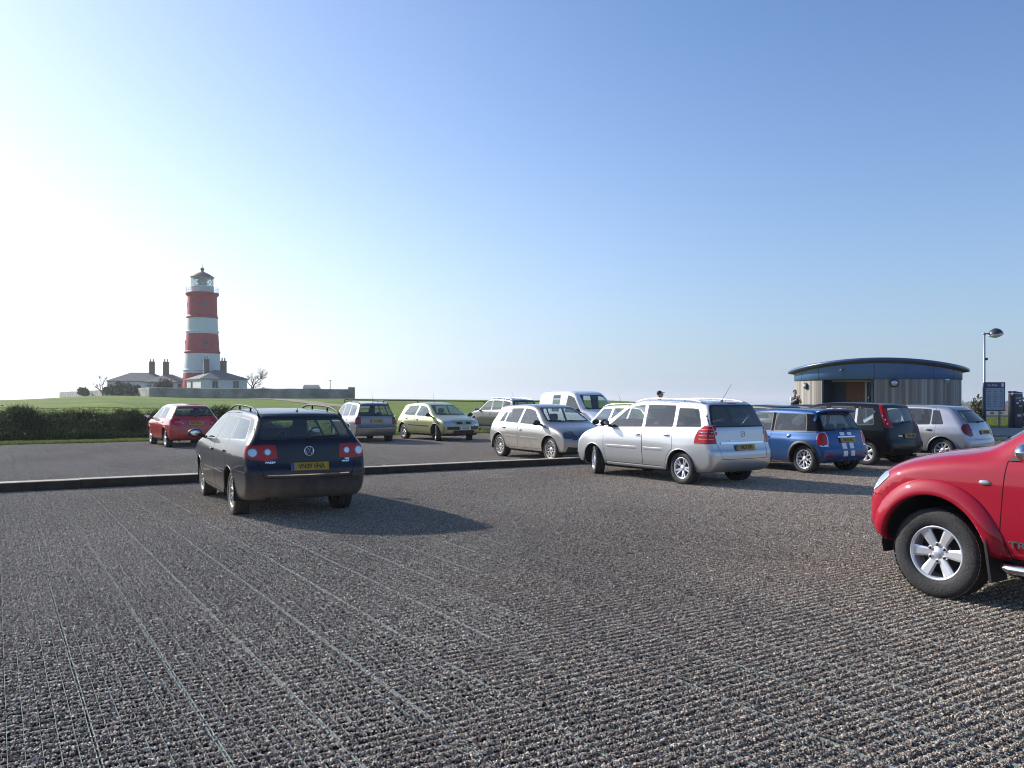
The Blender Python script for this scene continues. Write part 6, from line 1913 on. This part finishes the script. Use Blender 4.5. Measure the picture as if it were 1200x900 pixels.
# ---- warm grey hatchback
S = dict(paint=P_grey, wb=2.58, Rt=.322, Rr=.235, res=.042, r=.09, cr=.18, cf=.30, tr=.10, gt=.04,
    prof=[(-1.80, .24), (-1.97, .30), (-2.02, .45), (-2.03, .62), (-1.99, .80), (-1.93, .98), (-1.88, 1.06), (-1.70, 1.37), (-1.60, 1.44), (-1.2, 1.465), (-.5, 1.49), (.0, 1.485), (.35, 1.43), (.68, 1.30), (1.16, 1.03), (1.32, .97), (1.8, .86), (2.05, .72), (2.15, .56), (2.15, .38), (2.08, .24), (1.9, .2), (0, .19)],
    wz=WZ(.88, 1.49, .95, .68), belt=(1.0, .92, -1.6, 1.0),
    panes=[(.96, .36, -.18, -.22, .10), (-.29, -.25, -.98, -1.02, .10), (-1.06, -1.02, -1.18, -1.36, .10)], doors=[-.255, (-1.20, -1.30)],
    rglass=(1.06, 1.38, .62, .56), wglass=(1.03, 1.40, .68, .56), gate=[(.52, .62), (.64, .85), (.66, 1.05), (.58, 1.43)], bonnet=(1.14, 2.0, .68, .56),
    rim=('web', 9, M['alloy_grey']), tyre=M['tyre_dusty'], wd=.22, handles=[(-.12, .80), (-1.0, .84)], handle_mat=M['chrome'], mirror_mat=M['black'],
    fplate=(.42, 'WM05 XKT', M['plate_w']))
S['lamps'] = [('headlamp', [('front', [(.46, .60), (.46, .70), (.64, .78), (.90, .82), (.92, .64), (.6, .58)]), ('side', [(2.4, .60), (2.4, .82), (1.83, .84), (1.78, .78), (1.9, .62)])], M['dark_lamp'], dict(sides=(1, -1), off=.003)),
    ('grille', [('front', [(-.44, .62), (-.42, .70), (.42, .70), (.44, .62)])], M['black'], dict()),
    ('fog_lamp', [('front', [(.50, .28), (.50, .40), (.74, .42), (.76, .30)])], M['black'], dict(sides=(1, -1))),
    ('lower_grille', [('front', [(-.40, .28), (-.40, .48), (.40, .48), (.40, .28)])], M['black'], dict()),
    ('tail_lamp', [('rear', [(.5, .80), (.5, .98), (1, 1.02), (1, .74)]), ('side', [(-2.3, .72), (-2.3, 1.02), (-1.84, 1.03), (-1.80, .95), (-1.9, .76)])], M['red_lens'], dict(sides=(1, -1), off=.004))]
S['extra'] = [strip('s', [(.80, .58), (-.12, .60)], 0, .045, P_grey, 'side_moulding'), strip('s', [(-.32, .60), (-.93, .62)], 0, .045, P_grey, 'side_moulding'),
    ring_badge(0, .70, .055, VW, 'front')]
make_car(S, (1.02, 23.28), 211.7, 'dusty grey hatchback with many spoked wheels just behind the timber kerb end', zs=1.02)

# ---- white van
S = dict(paint=P_white, wb=2.68, Rt=.32, Rr=.20, res=.06, r=.10, cr=.06, cf=.26, tr=.03, gt=.02,
    prof=[(-1.85, .28), (-2.0, .34), (-2.04, .5), (-2.04, 1.0), (-2.02, 1.3), (-1.96, 1.68), (-1.86, 1.80), (-1.4, 1.84), (-.4, 1.855), (.2, 1.83), (.58, 1.70), (1.10, 1.25), (1.25, 1.13), (1.75, .98), (2.05, .82), (2.18, .62), (2.16, .38), (2.08, .26), (1.9, .22), (0, .22)],
    wz=[(.2, .8), (.3, .86), (.5, .89), (.75, .90), (1.0, .89), (1.2, .86), (1.5, .80), (1.75, .74), (1.86, .70)], belt=(1.05, 1.02, -1.6, 1.08),
    panes=[(1.02, .46, .02, -.05, .17), (-.45, -.45, -.95, -.95, .17)], doors=[-.12, (-1.0, -1.0)],
    rglass=(1.15, 1.60, .62, .58), wglass=(1.16, 1.68, .68, .58), gate=[(.70, .50), (.74, .85), (.74, 1.2), (.66, 1.78)], bonnet=(1.12, 2.0, .68, .56),
    rim=('plain', 6, M['cover']), wd=.20, mirror_mat=M['black'], bench=False, zsill=.34, xseat=.2)
S['lamps'] = [('headlamp', [('front', [(.46, .66), (.46, .78), (.64, .86), (.90, .90), (.92, .70)]), ('side', [(2.4, .66), (2.4, .90), (1.83, .92), (1.78, .86)])], M['clear_lens'], dict(sides=(1, -1), off=.003))]
make_car(S, (2.87, 33.6), 214, 'white panel van with one square side window, its roof rising above the grey hatchback', cat='van', group=None, name='parked_van', zs=1.09)

# ---- white estate half hidden
S = dict(paint=P_white, wb=2.65, Rt=.31, Rr=.20, res=.06, r=.09, cr=.14, cf=.26, tr=.08, gt=.05,
    prof=[(-2.0, .24), (-2.2, .30), (-2.26, .42), (-2.27, .60), (-2.20, .90), (-2.10, 1.0), (-1.72, 1.39), (-1.62, 1.44), (-1.2, 1.47), (-.3, 1.49), (.3, 1.46), (.66, 1.35), (1.18, 1.03), (1.36, .96), (1.85, .86), (2.15, .72), (2.26, .58), (2.26, .40), (2.18, .25), (2.0, .2), (0, .19)],
    wz=WZ(.87, 1.49, .93, .70), belt=(1.05, .92, -2.0, .98),
    panes=[(1.03, .34, -.08, -.12, .095), (-.19, -.15, -.92, -.98, .09), (-1.05, -1.0, -1.52, -1.86, .095)], doors=[-.15, (-1.02, -1.05)],
    rglass=(1.02, 1.37, .62, .56), wglass=(1.03, 1.37, .64, .54), gate=[(.60, .48), (.66, .70), (.66, .98), (.60, 1.43)], bonnet=(1.2, 2.1, .64, .5),
    rim=('plain', 6, M['alloy']), wd=.20, handles=[(-.02, .80), (-.98, .82)], mirror_mat=M['black'],
    rails=(-1.6, .3, M['alloy'], .05), aerial=(-1.35, 0, -.20, .42))
make_car(S, (4.22, 25.4), 211, 'white estate car mostly hidden between the grey hatchback and the silver people carrier')

# ---- silver people carrier
S = dict(paint=P_zaf, wb=2.703, Rt=.318, Rr=.212, gap=.0085, res=.036, r=.085, cr=.14, cf=.26, tr=.08, gt=.04,
    prof=[(-1.95, .24), (-2.14, .29), (-2.24, .38), (-2.25, .58), (-2.20, .66), (-2.17, .80), (-2.15, 1.0), (-2.12, 1.08), (-2.0, 1.38), (-1.93, 1.54), (-1.84, 1.60), (-1.4, 1.63), (-.5, 1.655), (.1, 1.64), (.52, 1.52), (1.02, 1.22), (1.30, 1.08), (1.48, 1.02), (1.85, .92), (2.08, .76), (2.18, .60), (2.19, .42), (2.12, .26), (1.95, .2), (0, .20)],
    wz=WZ(.895, 1.655, 1.02, .72), belt=(1.25, .98, -2.0, 1.06),
    panes=[(.92, .36, -.17, -.24, .10), (-.30, -.24, -1.06, -1.12, .10), (-1.18, -1.14, -1.66, -1.84, .14)], doors=[-.27, (-1.10, -1.14)],
    rglass=(1.06, 1.54, .72, .60), rear_glass=M['glass_dark'], wglass=(1.12, 1.52, .68, .56), gate=[(.60, .46), (.66, .74), (.70, 1.0), (.74, 1.06), (.62, 1.59)], bonnet=(1.28, 2.0, .68, .56),
    rim=('twin', 5, M['alloy']), wd=.215, handles=[(-.12, .87), (-.98, .89)], mirror_mat=M['black'], steer=-27, xseat=.05, xdash=.9, zseat=.36,
    mirror=(.78, 1.04), rails=(-1.75, .25, P_zaf, .035), rplate=(.68, 'NK57 BVS', M['plate_y'], 0.0), aerial=(-1.66, .05, -.26, .34), dfx=.02)
S['lamps'] = [('tail_lamp', [('rear', [(.66, .78), (.685, .98), (.70, 1.09), (1, 1.10), (1, .74), (.66, .74)]), ('side', [(-2.5, .74), (-2.5, 1.10), (-1.90, 1.10), (-1.78, 1.0), (-1.73, .86), (-1.71, .74)])], M['red_lens'], dict(sides=(1, -1), off=.006, band=.012, bandmat=M['clear_lens'])),
    ('front_quarter_window', [('side', [(1.34, 1.00), (.98, 1.21), (.98, 1.00)])], M['glass'], dict(sides=(1, -1), band=.012)),
    ('headlamp', [('front', [(.46, .60), (.46, .74), (.64, .84), (.90, .90), (.92, .66)]), ('side', [(2.4, .60), (2.4, .90), (1.80, .92), (1.72, .86), (1.95, .64)])], M['clear_lens'], dict(sides=(1, -1), off=.003))]
S['late'] = [('bumper', [('rear', [(-1, .2), (-1, .66), (-.62, .66), (-.60, .46), (.60, .46), (.62, .66), (1, .66), (1, .2)]), ('side', [(-2.5, .2), (-2.5, .66), (-1.74, .66), (-1.72, .2)])], P_zaf, dict(off=.004)), ('bumper', [('side', [(-2.5, .2), (-2.5, .66), (-1.74, .66), (-1.72, .2)])], P_zaf, dict(sides=(-1,), off=.004))]
def zaf_extra(root, sh, parts):
    for sd in (1, -1):
        b = MB()
        for z in (.90, .965, 1.03, 1.08):
            pts = []
            for x in (-1.84, -1.92, -2.0, -2.07):
                p = sh.side_pt(x, z, sd); pts.append((x, p[1] + sd * .007, z))
            for y in (.80, .76, .72):
                p = sh.rear_pt(sd * y, z); pts.append((p[0] - .007, sd * y, z))
            b.tube(pts, .0075, 6)
        b.build('lamp_bar', M['clear_lens'], root)
S['extra'] = [zaf_extra, strip('s', [(.90, .66), (-.12, .66)], 0, .055, P_zaf, 'side_moulding', off=.012), strip('s', [(-.30, .66), (-.90, .66)], 0, .055, P_zaf, 'side_moulding', off=.012), strip('s', [(.90, .28), (-.92, .28)], 0, .05, P_zaf, 'sill_strip', off=.01),
    ring_badge(0, .99, .052, [[(-1, .05), (.2, .25), (-.2, -.1), (1, -.05)]]), bar_rear(.825, .58, .035, M['chrome'], 'chrome_strip'), letters_rear('ZAFIRA', .30, .87, .034),
    bar_rear(1.585, .12, .02, M['red_lens'], 'high_brake_lamp', view='rear'), bar_rear(.50, .82, .02, P_zaf, 'bumper_crease', off=.004)]
lift(S, .06, z1=1.12, z2=1.58)
make_car(S, (3.25, 17.62), 32.6, 'bright silver people carrier with turned front wheels, seen from behind in mid car park')

# ---- blue small hatchback with white stripes
P = S = dict(paint=P_blue, wb=2.467, Rt=.305, Rr=.215, res=.040, r=.075, cr=.15, cf=.26, tr=.09, gt=.04, bulge=.025,
    prof=[(-1.62, .22), (-1.78, .27), (-1.85, .38), (-1.85, .52), (-1.81, .60), (-1.78, .75), (-1.74, .90), (-1.70, .95), (-1.54, 1.24), (-1.46, 1.36), (-1.38, 1.385), (-.8, 1.41), (-.2, 1.415), (.35, 1.38), (.55, 1.31), (.86, 1.02), (1.0, .96), (1.5, .88), (1.72, .76), (1.82, .60), (1.82, .36), (1.74, .24), (1.6, .18), (0, .17)],
    wz=WZ(.84, 1.415, .90, .74), belt=(.85, .875, -1.6, .92),
    panes=[(.72, .42, -.28, -.32, .085), (-.39, -.36, -1.20, -1.32, .09)], doors=[-.355], black_pillars=(.70, -1.54),
    rglass=(.955, 1.30, .62, .54), rear_glass=M['glass'], wglass=(1.0, 1.31, .62, .54), gate=[(.46, .50), (.60, .70), (.64, .93), (.56, 1.36)], bonnet=(.95, 1.7, .62, .5),
    rim=('web', 7, M['alloy']), wd=.205, handles=[(-.22, .78)], handle_mat=M['chrome'], mirror_mat=M['chrome'], xseat=-.05, xdash=.6, dfx=.0, zsill=.26,
    flare=(.062, .022, M['black']), rplate=(.735, 'MG55 ALZ', M['plate_y'], 0.0, .50), wiper=(.97, .0, -.40))
S['dec'] = [dict(part='roof_panel', shapes=[('top', [(-1.46, .66), (.48, .62), (.48, -.62), (-1.46, -.66)])], mat=P_blue),]
stripe_shapes = lambda z0, z1: [('rear', [(.055, z0), (.055, z1), (.20, z1), (.20, z0)])]
S['lamps'] = [('tail_lamp', [('rear', [(.60, .62), (.58, .80), (.62, .90), (.70, .92), (.78, .86), (.80, .70), (.74, .61)]), ('side', [(-1.72, .60), (-1.63, .62), (-1.58, .74), (-1.60, .88), (-1.68, .92), (-1.80, .92), (-1.8, .6)])], M['red_lens'], dict(sides=(1, -1), off=.006, band=.014, bandmat=M['chrome'], rnd=.05)),
    ('stripe', stripe_shapes(.38, .50), M['white'], dict(sides=(1, -1), off=.001)), ('stripe', stripe_shapes(.545, .67), M['white'], dict(sides=(1, -1), off=.001)), ('stripe', stripe_shapes(.83, .90), M['white'], dict(sides=(1, -1), off=.001)),
    ('fog_lamp', [('rear', [(.50, .36), (.50, .42), (.72, .42), (.72, .36)])], M['red_lens'], dict(sides=(1, -1), off=.002)),
    ('headlamp', [('front', cir(.58, .70, .12))], M['clear_lens'], dict(sides=(1, -1), off=.003))]
S['late'] = [('bumper', [('rear', [(-1, .2), (-1, .525), (1, .525), (1, .2)]), ('side', [(-2.0, .2), (-2.0, .525), (-1.62, .525), (-1.60, .2)])], P_blue, dict(off=.004)), ('bumper', [('side', [(-2.0, .2), (-2.0, .525), (-1.62, .525), (-1.60, .2)])], P_blue, dict(sides=(-1,), off=.004))]
def mini_extra(root, sh, parts):
    for sd in (1, -1):
        b = MB(); p = sh.side_pt(-.86, .80, sd)
        b.ell((-.86, p[1] + sd * .004, .80), (.058, .014, .058)); 
        if sd == 1: b.build('fuel_cap', M['chrome'], root)
        b = MB(); pts = []
        for k in range(13):
            x = .80 - 2.36 * k / 12; z = .862 + .045 * k / 12; q = sh.side_pt(x, z, sd); pts.append((x, q[1] + sd * .002, z))
        b.tube(pts, .009, 6); b.build('waist_strip', M['chrome'], root)
    b = MB()
    for s in (-1, 1):
        q = sh.top_pt(-1.40, s * .14)
    for s in (-1, 1):
        b.box((-1.50, s * .15, 1.418), (.16, .16, .012), 0)
    b.build('spoiler_stripe', M['white'], root)
S['extra'] = [mini_extra, strip('s', [(.80, .22), (-.82, .22)], 0, .05, M['chrome'], 'sill_strip'), bar_rear(.80, .30, .028, M['chrome'], 'boot_handle', off=.016), spoiler(-1.60, -1.38, .56, .012, P_blue),
    bar_rear(.30, .30, .04, M['chrome'], 'bumper_strip', off=.01), exhaust([.05, -.05], .24, .032)]
make_car(S, (6.55, 20.0), 31.5, 'small blue hatchback with white stripes down the tailgate, beside the silver people carrier', zs=1.02)

# ---- black high-roofed hatchback
S = dict(paint=P_black, wb=2.60, Rt=.31, Rr=.205, res=.045, r=.085, cr=.12, cf=.26, tr=.08, gt=.03,
    prof=[(-1.80, .26), (-1.98, .31), (-2.04, .42), (-2.03, .58), (-1.97, .68), (-1.94, .85), (-1.90, 1.0), (-1.86, 1.06), (-1.74, 1.38), (-1.68, 1.50), (-1.58, 1.54), (-1.2, 1.56), (-.5, 1.585), (.1, 1.57), (.5, 1.46), (.95, 1.18), (1.2, 1.04), (1.4, .98), (1.75, .86), (1.95, .70), (2.02, .52), (2.0, .34), (1.92, .24), (1.8, .2), (0, .20)],
    wz=WZ(.85, 1.585, .99, .75), belt=(1.1, .93, -1.8, 1.02),
    panes=[(.95, .36, -.12, -.18, .10), (-.30, -.26, -.92, -.98, .10), (-1.06, -1.02, -1.42, -1.50, .12)], doors=[-.24, (-1.0, -1.02)],
    rglass=(1.05, 1.46, .58, .54), wglass=(1.1, 1.46, .64, .54), gate=[(.55, .55), (.62, .75), (.64, 1.0), (.60, 1.52)], bonnet=(1.2, 1.9, .64, .52),
    rim=('wide', 6, M['cover']), wd=.195, handles=[(-.08, .84), (-.9, .88)], mirror_mat=P_black, xseat=.05, zseat=.36,
    rplate=(.74, 'YN62 LNW', M['plate_y'], -.08), wiper=(1.08, .1, -.38))
S['lamps'] = [('tail_lamp', [('rear', [(.61, .95), (.59, 1.20), (.55, 1.50), (.55, 1.56), (.9, 1.56), (.9, .95)]), ('side', [(-1.80, .95), (-1.66, 1.20), (-1.54, 1.50), (-1.44, 1.55), (-1.44, 1.60), (-2.1, 1.60), (-2.1, .95)])], M['red_lens'], dict(sides=(1, -1), off=.006)),
    ('headlamp', [('front', [(.46, .60), (.46, .74), (.64, .84), (.90, .90), (.92, .66)]), ('side', [(2.4, .60), (2.4, .90), (1.60, .92), (1.62, .76)])], M['clear_lens'], dict(sides=(1, -1), off=.003))]
S['late'] = [('bumper', [('rear', [(-1, .2), (-1, .60), (1, .60), (1, .2)]), ('side', [(-2.3, .2), (-2.3, .60), (-1.66, .60), (-1.64, .2)])], P_black, dict(off=.004)), ('bumper', [('side', [(-2.3, .2), (-2.3, .60), (-1.66, .60), (-1.64, .2)])], P_black, dict(sides=(-1,), off=.004))]
def note_extra(root, sh, parts):
    for sd in (1, -1):
        b = MB()
        for k in range(5):
            z = 1.04 + .10 * k; x = -1.80 + .022 * k * 1.6
            p = sh.rear_pt(sd * (.68 - .006 * k), z); n = sh.grad(np.array([p]))[0]
            b.ell(tuple(p + n * .004), (.012, .024, .028))
        b.build('lamp_bulb', M['clear_lens'], root)
        # pale B pillar
        b = MB(); rows = []
        for k in range(6):
            z = .98 + .44 * k / 5
            a = sh.side_pt(-.985 + .02 * k / 5, z, sd); c = sh.side_pt(-1.045 + .02 * k / 5, z, sd)
            rows.append([(-.985 + .02 * k / 5, a[1] + sd * .005, z), (-1.045 + .02 * k / 5, c[1] + sd * .005, z)])
        vs = [v for r_ in rows for v in r_]; fs = [(2 * i, 2 * i + 1, 2 * i + 3, 2 * i + 2) for i in range(5)]
        b.add(vs, fs, 0, True); b.build('pillar_trim', M['cover'], root)
S['extra'] = [note_extra, letters_rear('NOTE', .34, .745, .05), bar_rear(.48, .70, .012, M['red_lens'], 'reflector', .5), exhaust([-.4], .24)]
make_car(S, (8.71, 22.22), 36.5, 'black high roofed hatchback with tall red pillar lamps between the blue and the silver hatchbacks')

# ---- silver rounded hatchback
S = dict(paint=P_alm, wb=2.535, Rt=.31, Rr=.21, res=.045, r=.10, cr=.20, cf=.26, tr=.11, gt=.06,
    prof=[(-1.78, .24), (-1.96, .29), (-2.05, .40), (-2.05, .55), (-2.0, .64), (-1.97, .80), (-1.90, .96), (-1.84, 1.03), (-1.54, 1.33), (-1.42, 1.41), (-1.1, 1.45), (-.5, 1.48), (.0, 1.47), (.35, 1.42), (.66, 1.30), (1.16, 1.03), (1.34, .96), (1.75, .86), (2.0, .70), (2.08, .54), (2.08, .38), (2.0, .24), (1.85, .2), (0, .19)],
    wz=WZ(.86, 1.48, .94, .66), belt=(1.0, .90, -1.5, .98),
    panes=[(.96, .36, -.12, -.18, .10), (-.25, -.20, -.92, -.96, .10), (-.985, -.95, -1.12, -1.30, .12)], doors=[-.21, (-1.02, -1.12)],
    rglass=(1.02, 1.33, .58, .46), wglass=(1.03, 1.38, .64, .53), gate=[(.50, .60), (.56, .80), (.64, 1.0), (.50, 1.40)], bonnet=(1.15, 1.95, .64, .52),
    rim=('plain', 9, M['alloy']), wd=.20, handles=[(-.05, .80), (-.92, .84)], mirror_mat=P_alm, tyre=M['tyre_dusty'],
    rplate=(.78, 'NX05 JKE', M['plate_y'], -.05), wiper=(1.04, .05, -.40))
S['lamps'] = [('tail_lamp', [('rear', [(.54, .70), (.56, .82), (.64, .94), (.74, 1.0), (1, 1.02), (1, .70), (.7, .66)]), ('side', [(-2.3, .68), (-2.3, 1.02), (-1.80, 1.01), (-1.73, .95), (-1.74, .84), (-1.84, .72), (-1.95, .67)])], M['dark_lens'], dict(sides=(1, -1), off=.006, rnd=.10)),
    ('headlamp', [('front', [(.46, .60), (.46, .70), (.64, .78), (.90, .82), (.92, .62)]), ('side', [(2.4, .60), (2.4, .82), (1.72, .84), (1.8, .66)])], M['clear_lens'], dict(sides=(1, -1), off=.003))]
S['late'] = [('bumper', [('rear', [(-1, .2), (-1, .60), (1, .60), (1, .2)]), ('side', [(-2.3, .2), (-2.3, .60), (-1.64, .60), (-1.62, .2)])], P_alm, dict(off=.004)), ('bumper', [('side', [(-2.3, .2), (-2.3, .60), (-1.64, .60), (-1.62, .2)])], P_alm, dict(sides=(-1,), off=.004))]
make_car(S, (11.08, 23.11), 38, 'silver rounded hatchback at the right end of the row, nearest the notice board', zs=1.025)

# ---- two dark cars of which only roofs show
S = dict(paint=P_dark, wb=2.6, Rt=.31, Rr=.20, res=.065, r=.09, cr=.18, cf=.26, tr=.10, gt=.05,
    prof=[(-1.85, .24), (-2.04, .30), (-2.10, .45), (-2.10, .62), (-2.07, .78), (-2.02, .96), (-1.95, 1.02), (-1.72, 1.32), (-1.62, 1.40), (-1.4, 1.42), (-.8, 1.455), (-.2, 1.46), (.3, 1.40), (.62, 1.28), (1.2, .98), (1.4, .92), (1.85, .82), (2.08, .68), (2.18, .50), (2.14, .28), (2.0, .2), (0, .19)],
    wz=WZ(.88, 1.46, .92, .68), belt=(.95, .90, -1.6, .96), panes=[(.95, .30, -.20, -.26, .10), (-.33, -.28, -1.05, -1.30, .105)], doors=[-.295, (-1.0, -1.2)],
    rglass=(1.02, 1.32, .64, .56), rear_glass=M['glass_dark'], wglass=(.98, 1.31, .64, .53), gate=[(.52, .62), (.66, .85), (.68, 1.0), (.60, 1.38)], bonnet=(1.15, 2.0, .64, .5),
    rim=('plain', 6, M['alloy']), handles=[(-.12, .80), (-1.0, .83)], mirror_mat=M['black'])
make_car(S, (9.35, 31.6), 32, 'charcoal hatchback whose roof shows between the people carrier and the blue hatchback')
make_car(dict(S), (11.35, 32.9), 32, 'charcoal hatchback behind the blue hatchback beside the standing person, only its roof edge showing')

# ---- red pickup at the right edge
S = dict(gap=.008, paint=P_l2, wb=3.0, Rt=.373, Rr=.232, Ra=.465, res=.040, r=.10, cr=.04, cf=.42, tr=.02, gt=.0, bulge=.03, cz=.05, zund=.42, arz=1.08,
    prof=[(-2.30, .50), (-2.36, .62), (-2.36, 1.0), (-2.32, 1.08), (-1.6, 1.10), (-.62, 1.12), (-.56, 1.24), (-.46, 1.66), (-.36, 1.75), (.1, 1.78), (.5, 1.74), (.75, 1.62), (1.18, 1.34), (1.34, 1.25), (1.75, 1.20), (2.1, 1.11), (2.29, .98), (2.37, .76), (2.36, .52), (2.26, .42), (2.0, .38), (0, .36)],
    wz=[(.30, .80), (.45, .84), (.55, .865), (.75, .875), (1.0, .875), (1.12, .855), (1.21, .80), (1.42, .73), (1.65, .66), (1.78, .62)], belt=(1.1, 1.19, -.5, 1.20),
    panes=[(.86, .42, .12, .08, .11), (.02, .05, -.40, -.44, .12)], doors=[.05, (-.46, -.52)], mirror=(.70, 1.20),
    rglass=(1.2, 1.6, .60, .52), wglass=(1.31, 1.62, .68, .55), bonnet=(1.22, 2.1, .66, .5),
    rim=('six', 6, M['alloy']), wd=.245, handles=[(.16, .98), (-.36, 1.0)], mirror_mat=M['chrome'], steer=0, zsill=.42, dfx=.06, win=.0,
    flare=(.125, .05, P_l2))
S['lamps'] = [('headlamp', [('front', [(.56, .82), (.58, .97), (.70, 1.01), (.86, .98), (.92, .82)]), ('side', [(2.6, .84), (2.6, .97), (2.15, .99), (1.94, 1.02), (1.90, .99), (2.02, .88), (2.1, .84)])], M['clear_lens'], dict(sides=(1, -1), off=.005, rnd=.05)),
    ('grille', [('front', [(-.42, .66), (-.40, .90), (.40, .90), (.42, .66)])], M['black'], dict()),
    ('fog_lamp', [('front', cir(.66, .58, .065))], M['clear_lens'], dict(sides=(1, -1), off=.006)),
    ('bumper_skirt', [('front', [(-1, .36), (-1, .50), (1, .50), (1, .36)]), ('side', [(2.5, .36), (2.5, .50), (1.9, .50), (1.9, .36)])], M['black'], dict(off=.004))]
def truck_extra(root, sh, parts):
    # side repeater
    p = sh.side_pt(1.07, 1.0, 1); b = MB(); b.ell((1.07, p[1] + .004, 1.0), (.045, .014, .02)); b.build('side_indicator', M['clear_lens'], root)
    for sd in (1, -1):
        b = MB(); ys = sh.side_pt(0, .5, sd)[1]
        yy = ys + sd * .06
        b.tube([(.93, yy - sd * .14, .36), (.92, yy - sd * .02, .36), (.86, yy, .36), (-.8, yy, .36), (-.88, yy - sd * .1, .36)], .038, 12); b.build('side_step', M['chrome'], root)
        b = MB(); b.box((1.5 - .475, sd * .80, .40), (.02, .24, .34), 0, Matrix.Rotation(R(8), 4, 'Y')); b.build('mud_flap', M['black'], root)
        MMt = Matrix.Translation((.70, sh.side_pt(.7, .54, sd)[1] + sd * .010, .54)) @ (Matrix(((-1, 0, 0), (0, 0, 1), (0, 1, 0))).to_4x4() if sd > 0 else Matrix(((1, 0, 0), (0, 0, -1), (0, 1, 0))).to_4x4())
        t = MB(); text_into(t, 'TRITON', .07, MMt, 0, .003, bold=.002, sx=1.5); t.build('badge_lettering', M['chrome'], root)
        # chrome-and-black sail of the mirror
        b = MB(); a = [(.92, 1.18), (.72, 1.18), (.72, 1.32)]
        vs = [(x, sh.side_pt(x, z, sd)[1] + sd * .012, z) for x, z in a]; b.add(vs, [(0, 1, 2)], 0); b.build('mirror_sail', M['black'], root)
    # load bed
    b = MB(); b.box((-1.5, 0, 1.10), (1.55, 1.36, .012), 0); b.build('load_cover', M['black'], root)
S['late'] = [('bumper', [('front', [(-1, .50), (-1, .82), (1, .82), (1, .50)]), ('side', [(2.6, .50), (2.6, .84), (2.24, .84), (2.05, .66), (2.02, .50)])], P_l2, dict(sides=(1, -1), band=.005, bandmat=M['gap']))]
S['extra'] = [truck_extra]
TH = R(33); hx, hy = -math.sin(TH), math.cos(TH); lx, ly = -math.cos(TH), -math.sin(TH)
WX, WY = 3.47, 6.84
lat = .862
make_car(S, (WX - hx * 1.5 - lx * lat, WY - hy * 1.5 - ly * lat), 33, 'red pickup truck cut off by the right edge, its front wheel nearest the camera', cat='pickup truck', group=None, name='pickup_truck')

for o, ng in DEFER:
    md = o.modifiers.new('instances', 'NODES'); md.node_group = ng
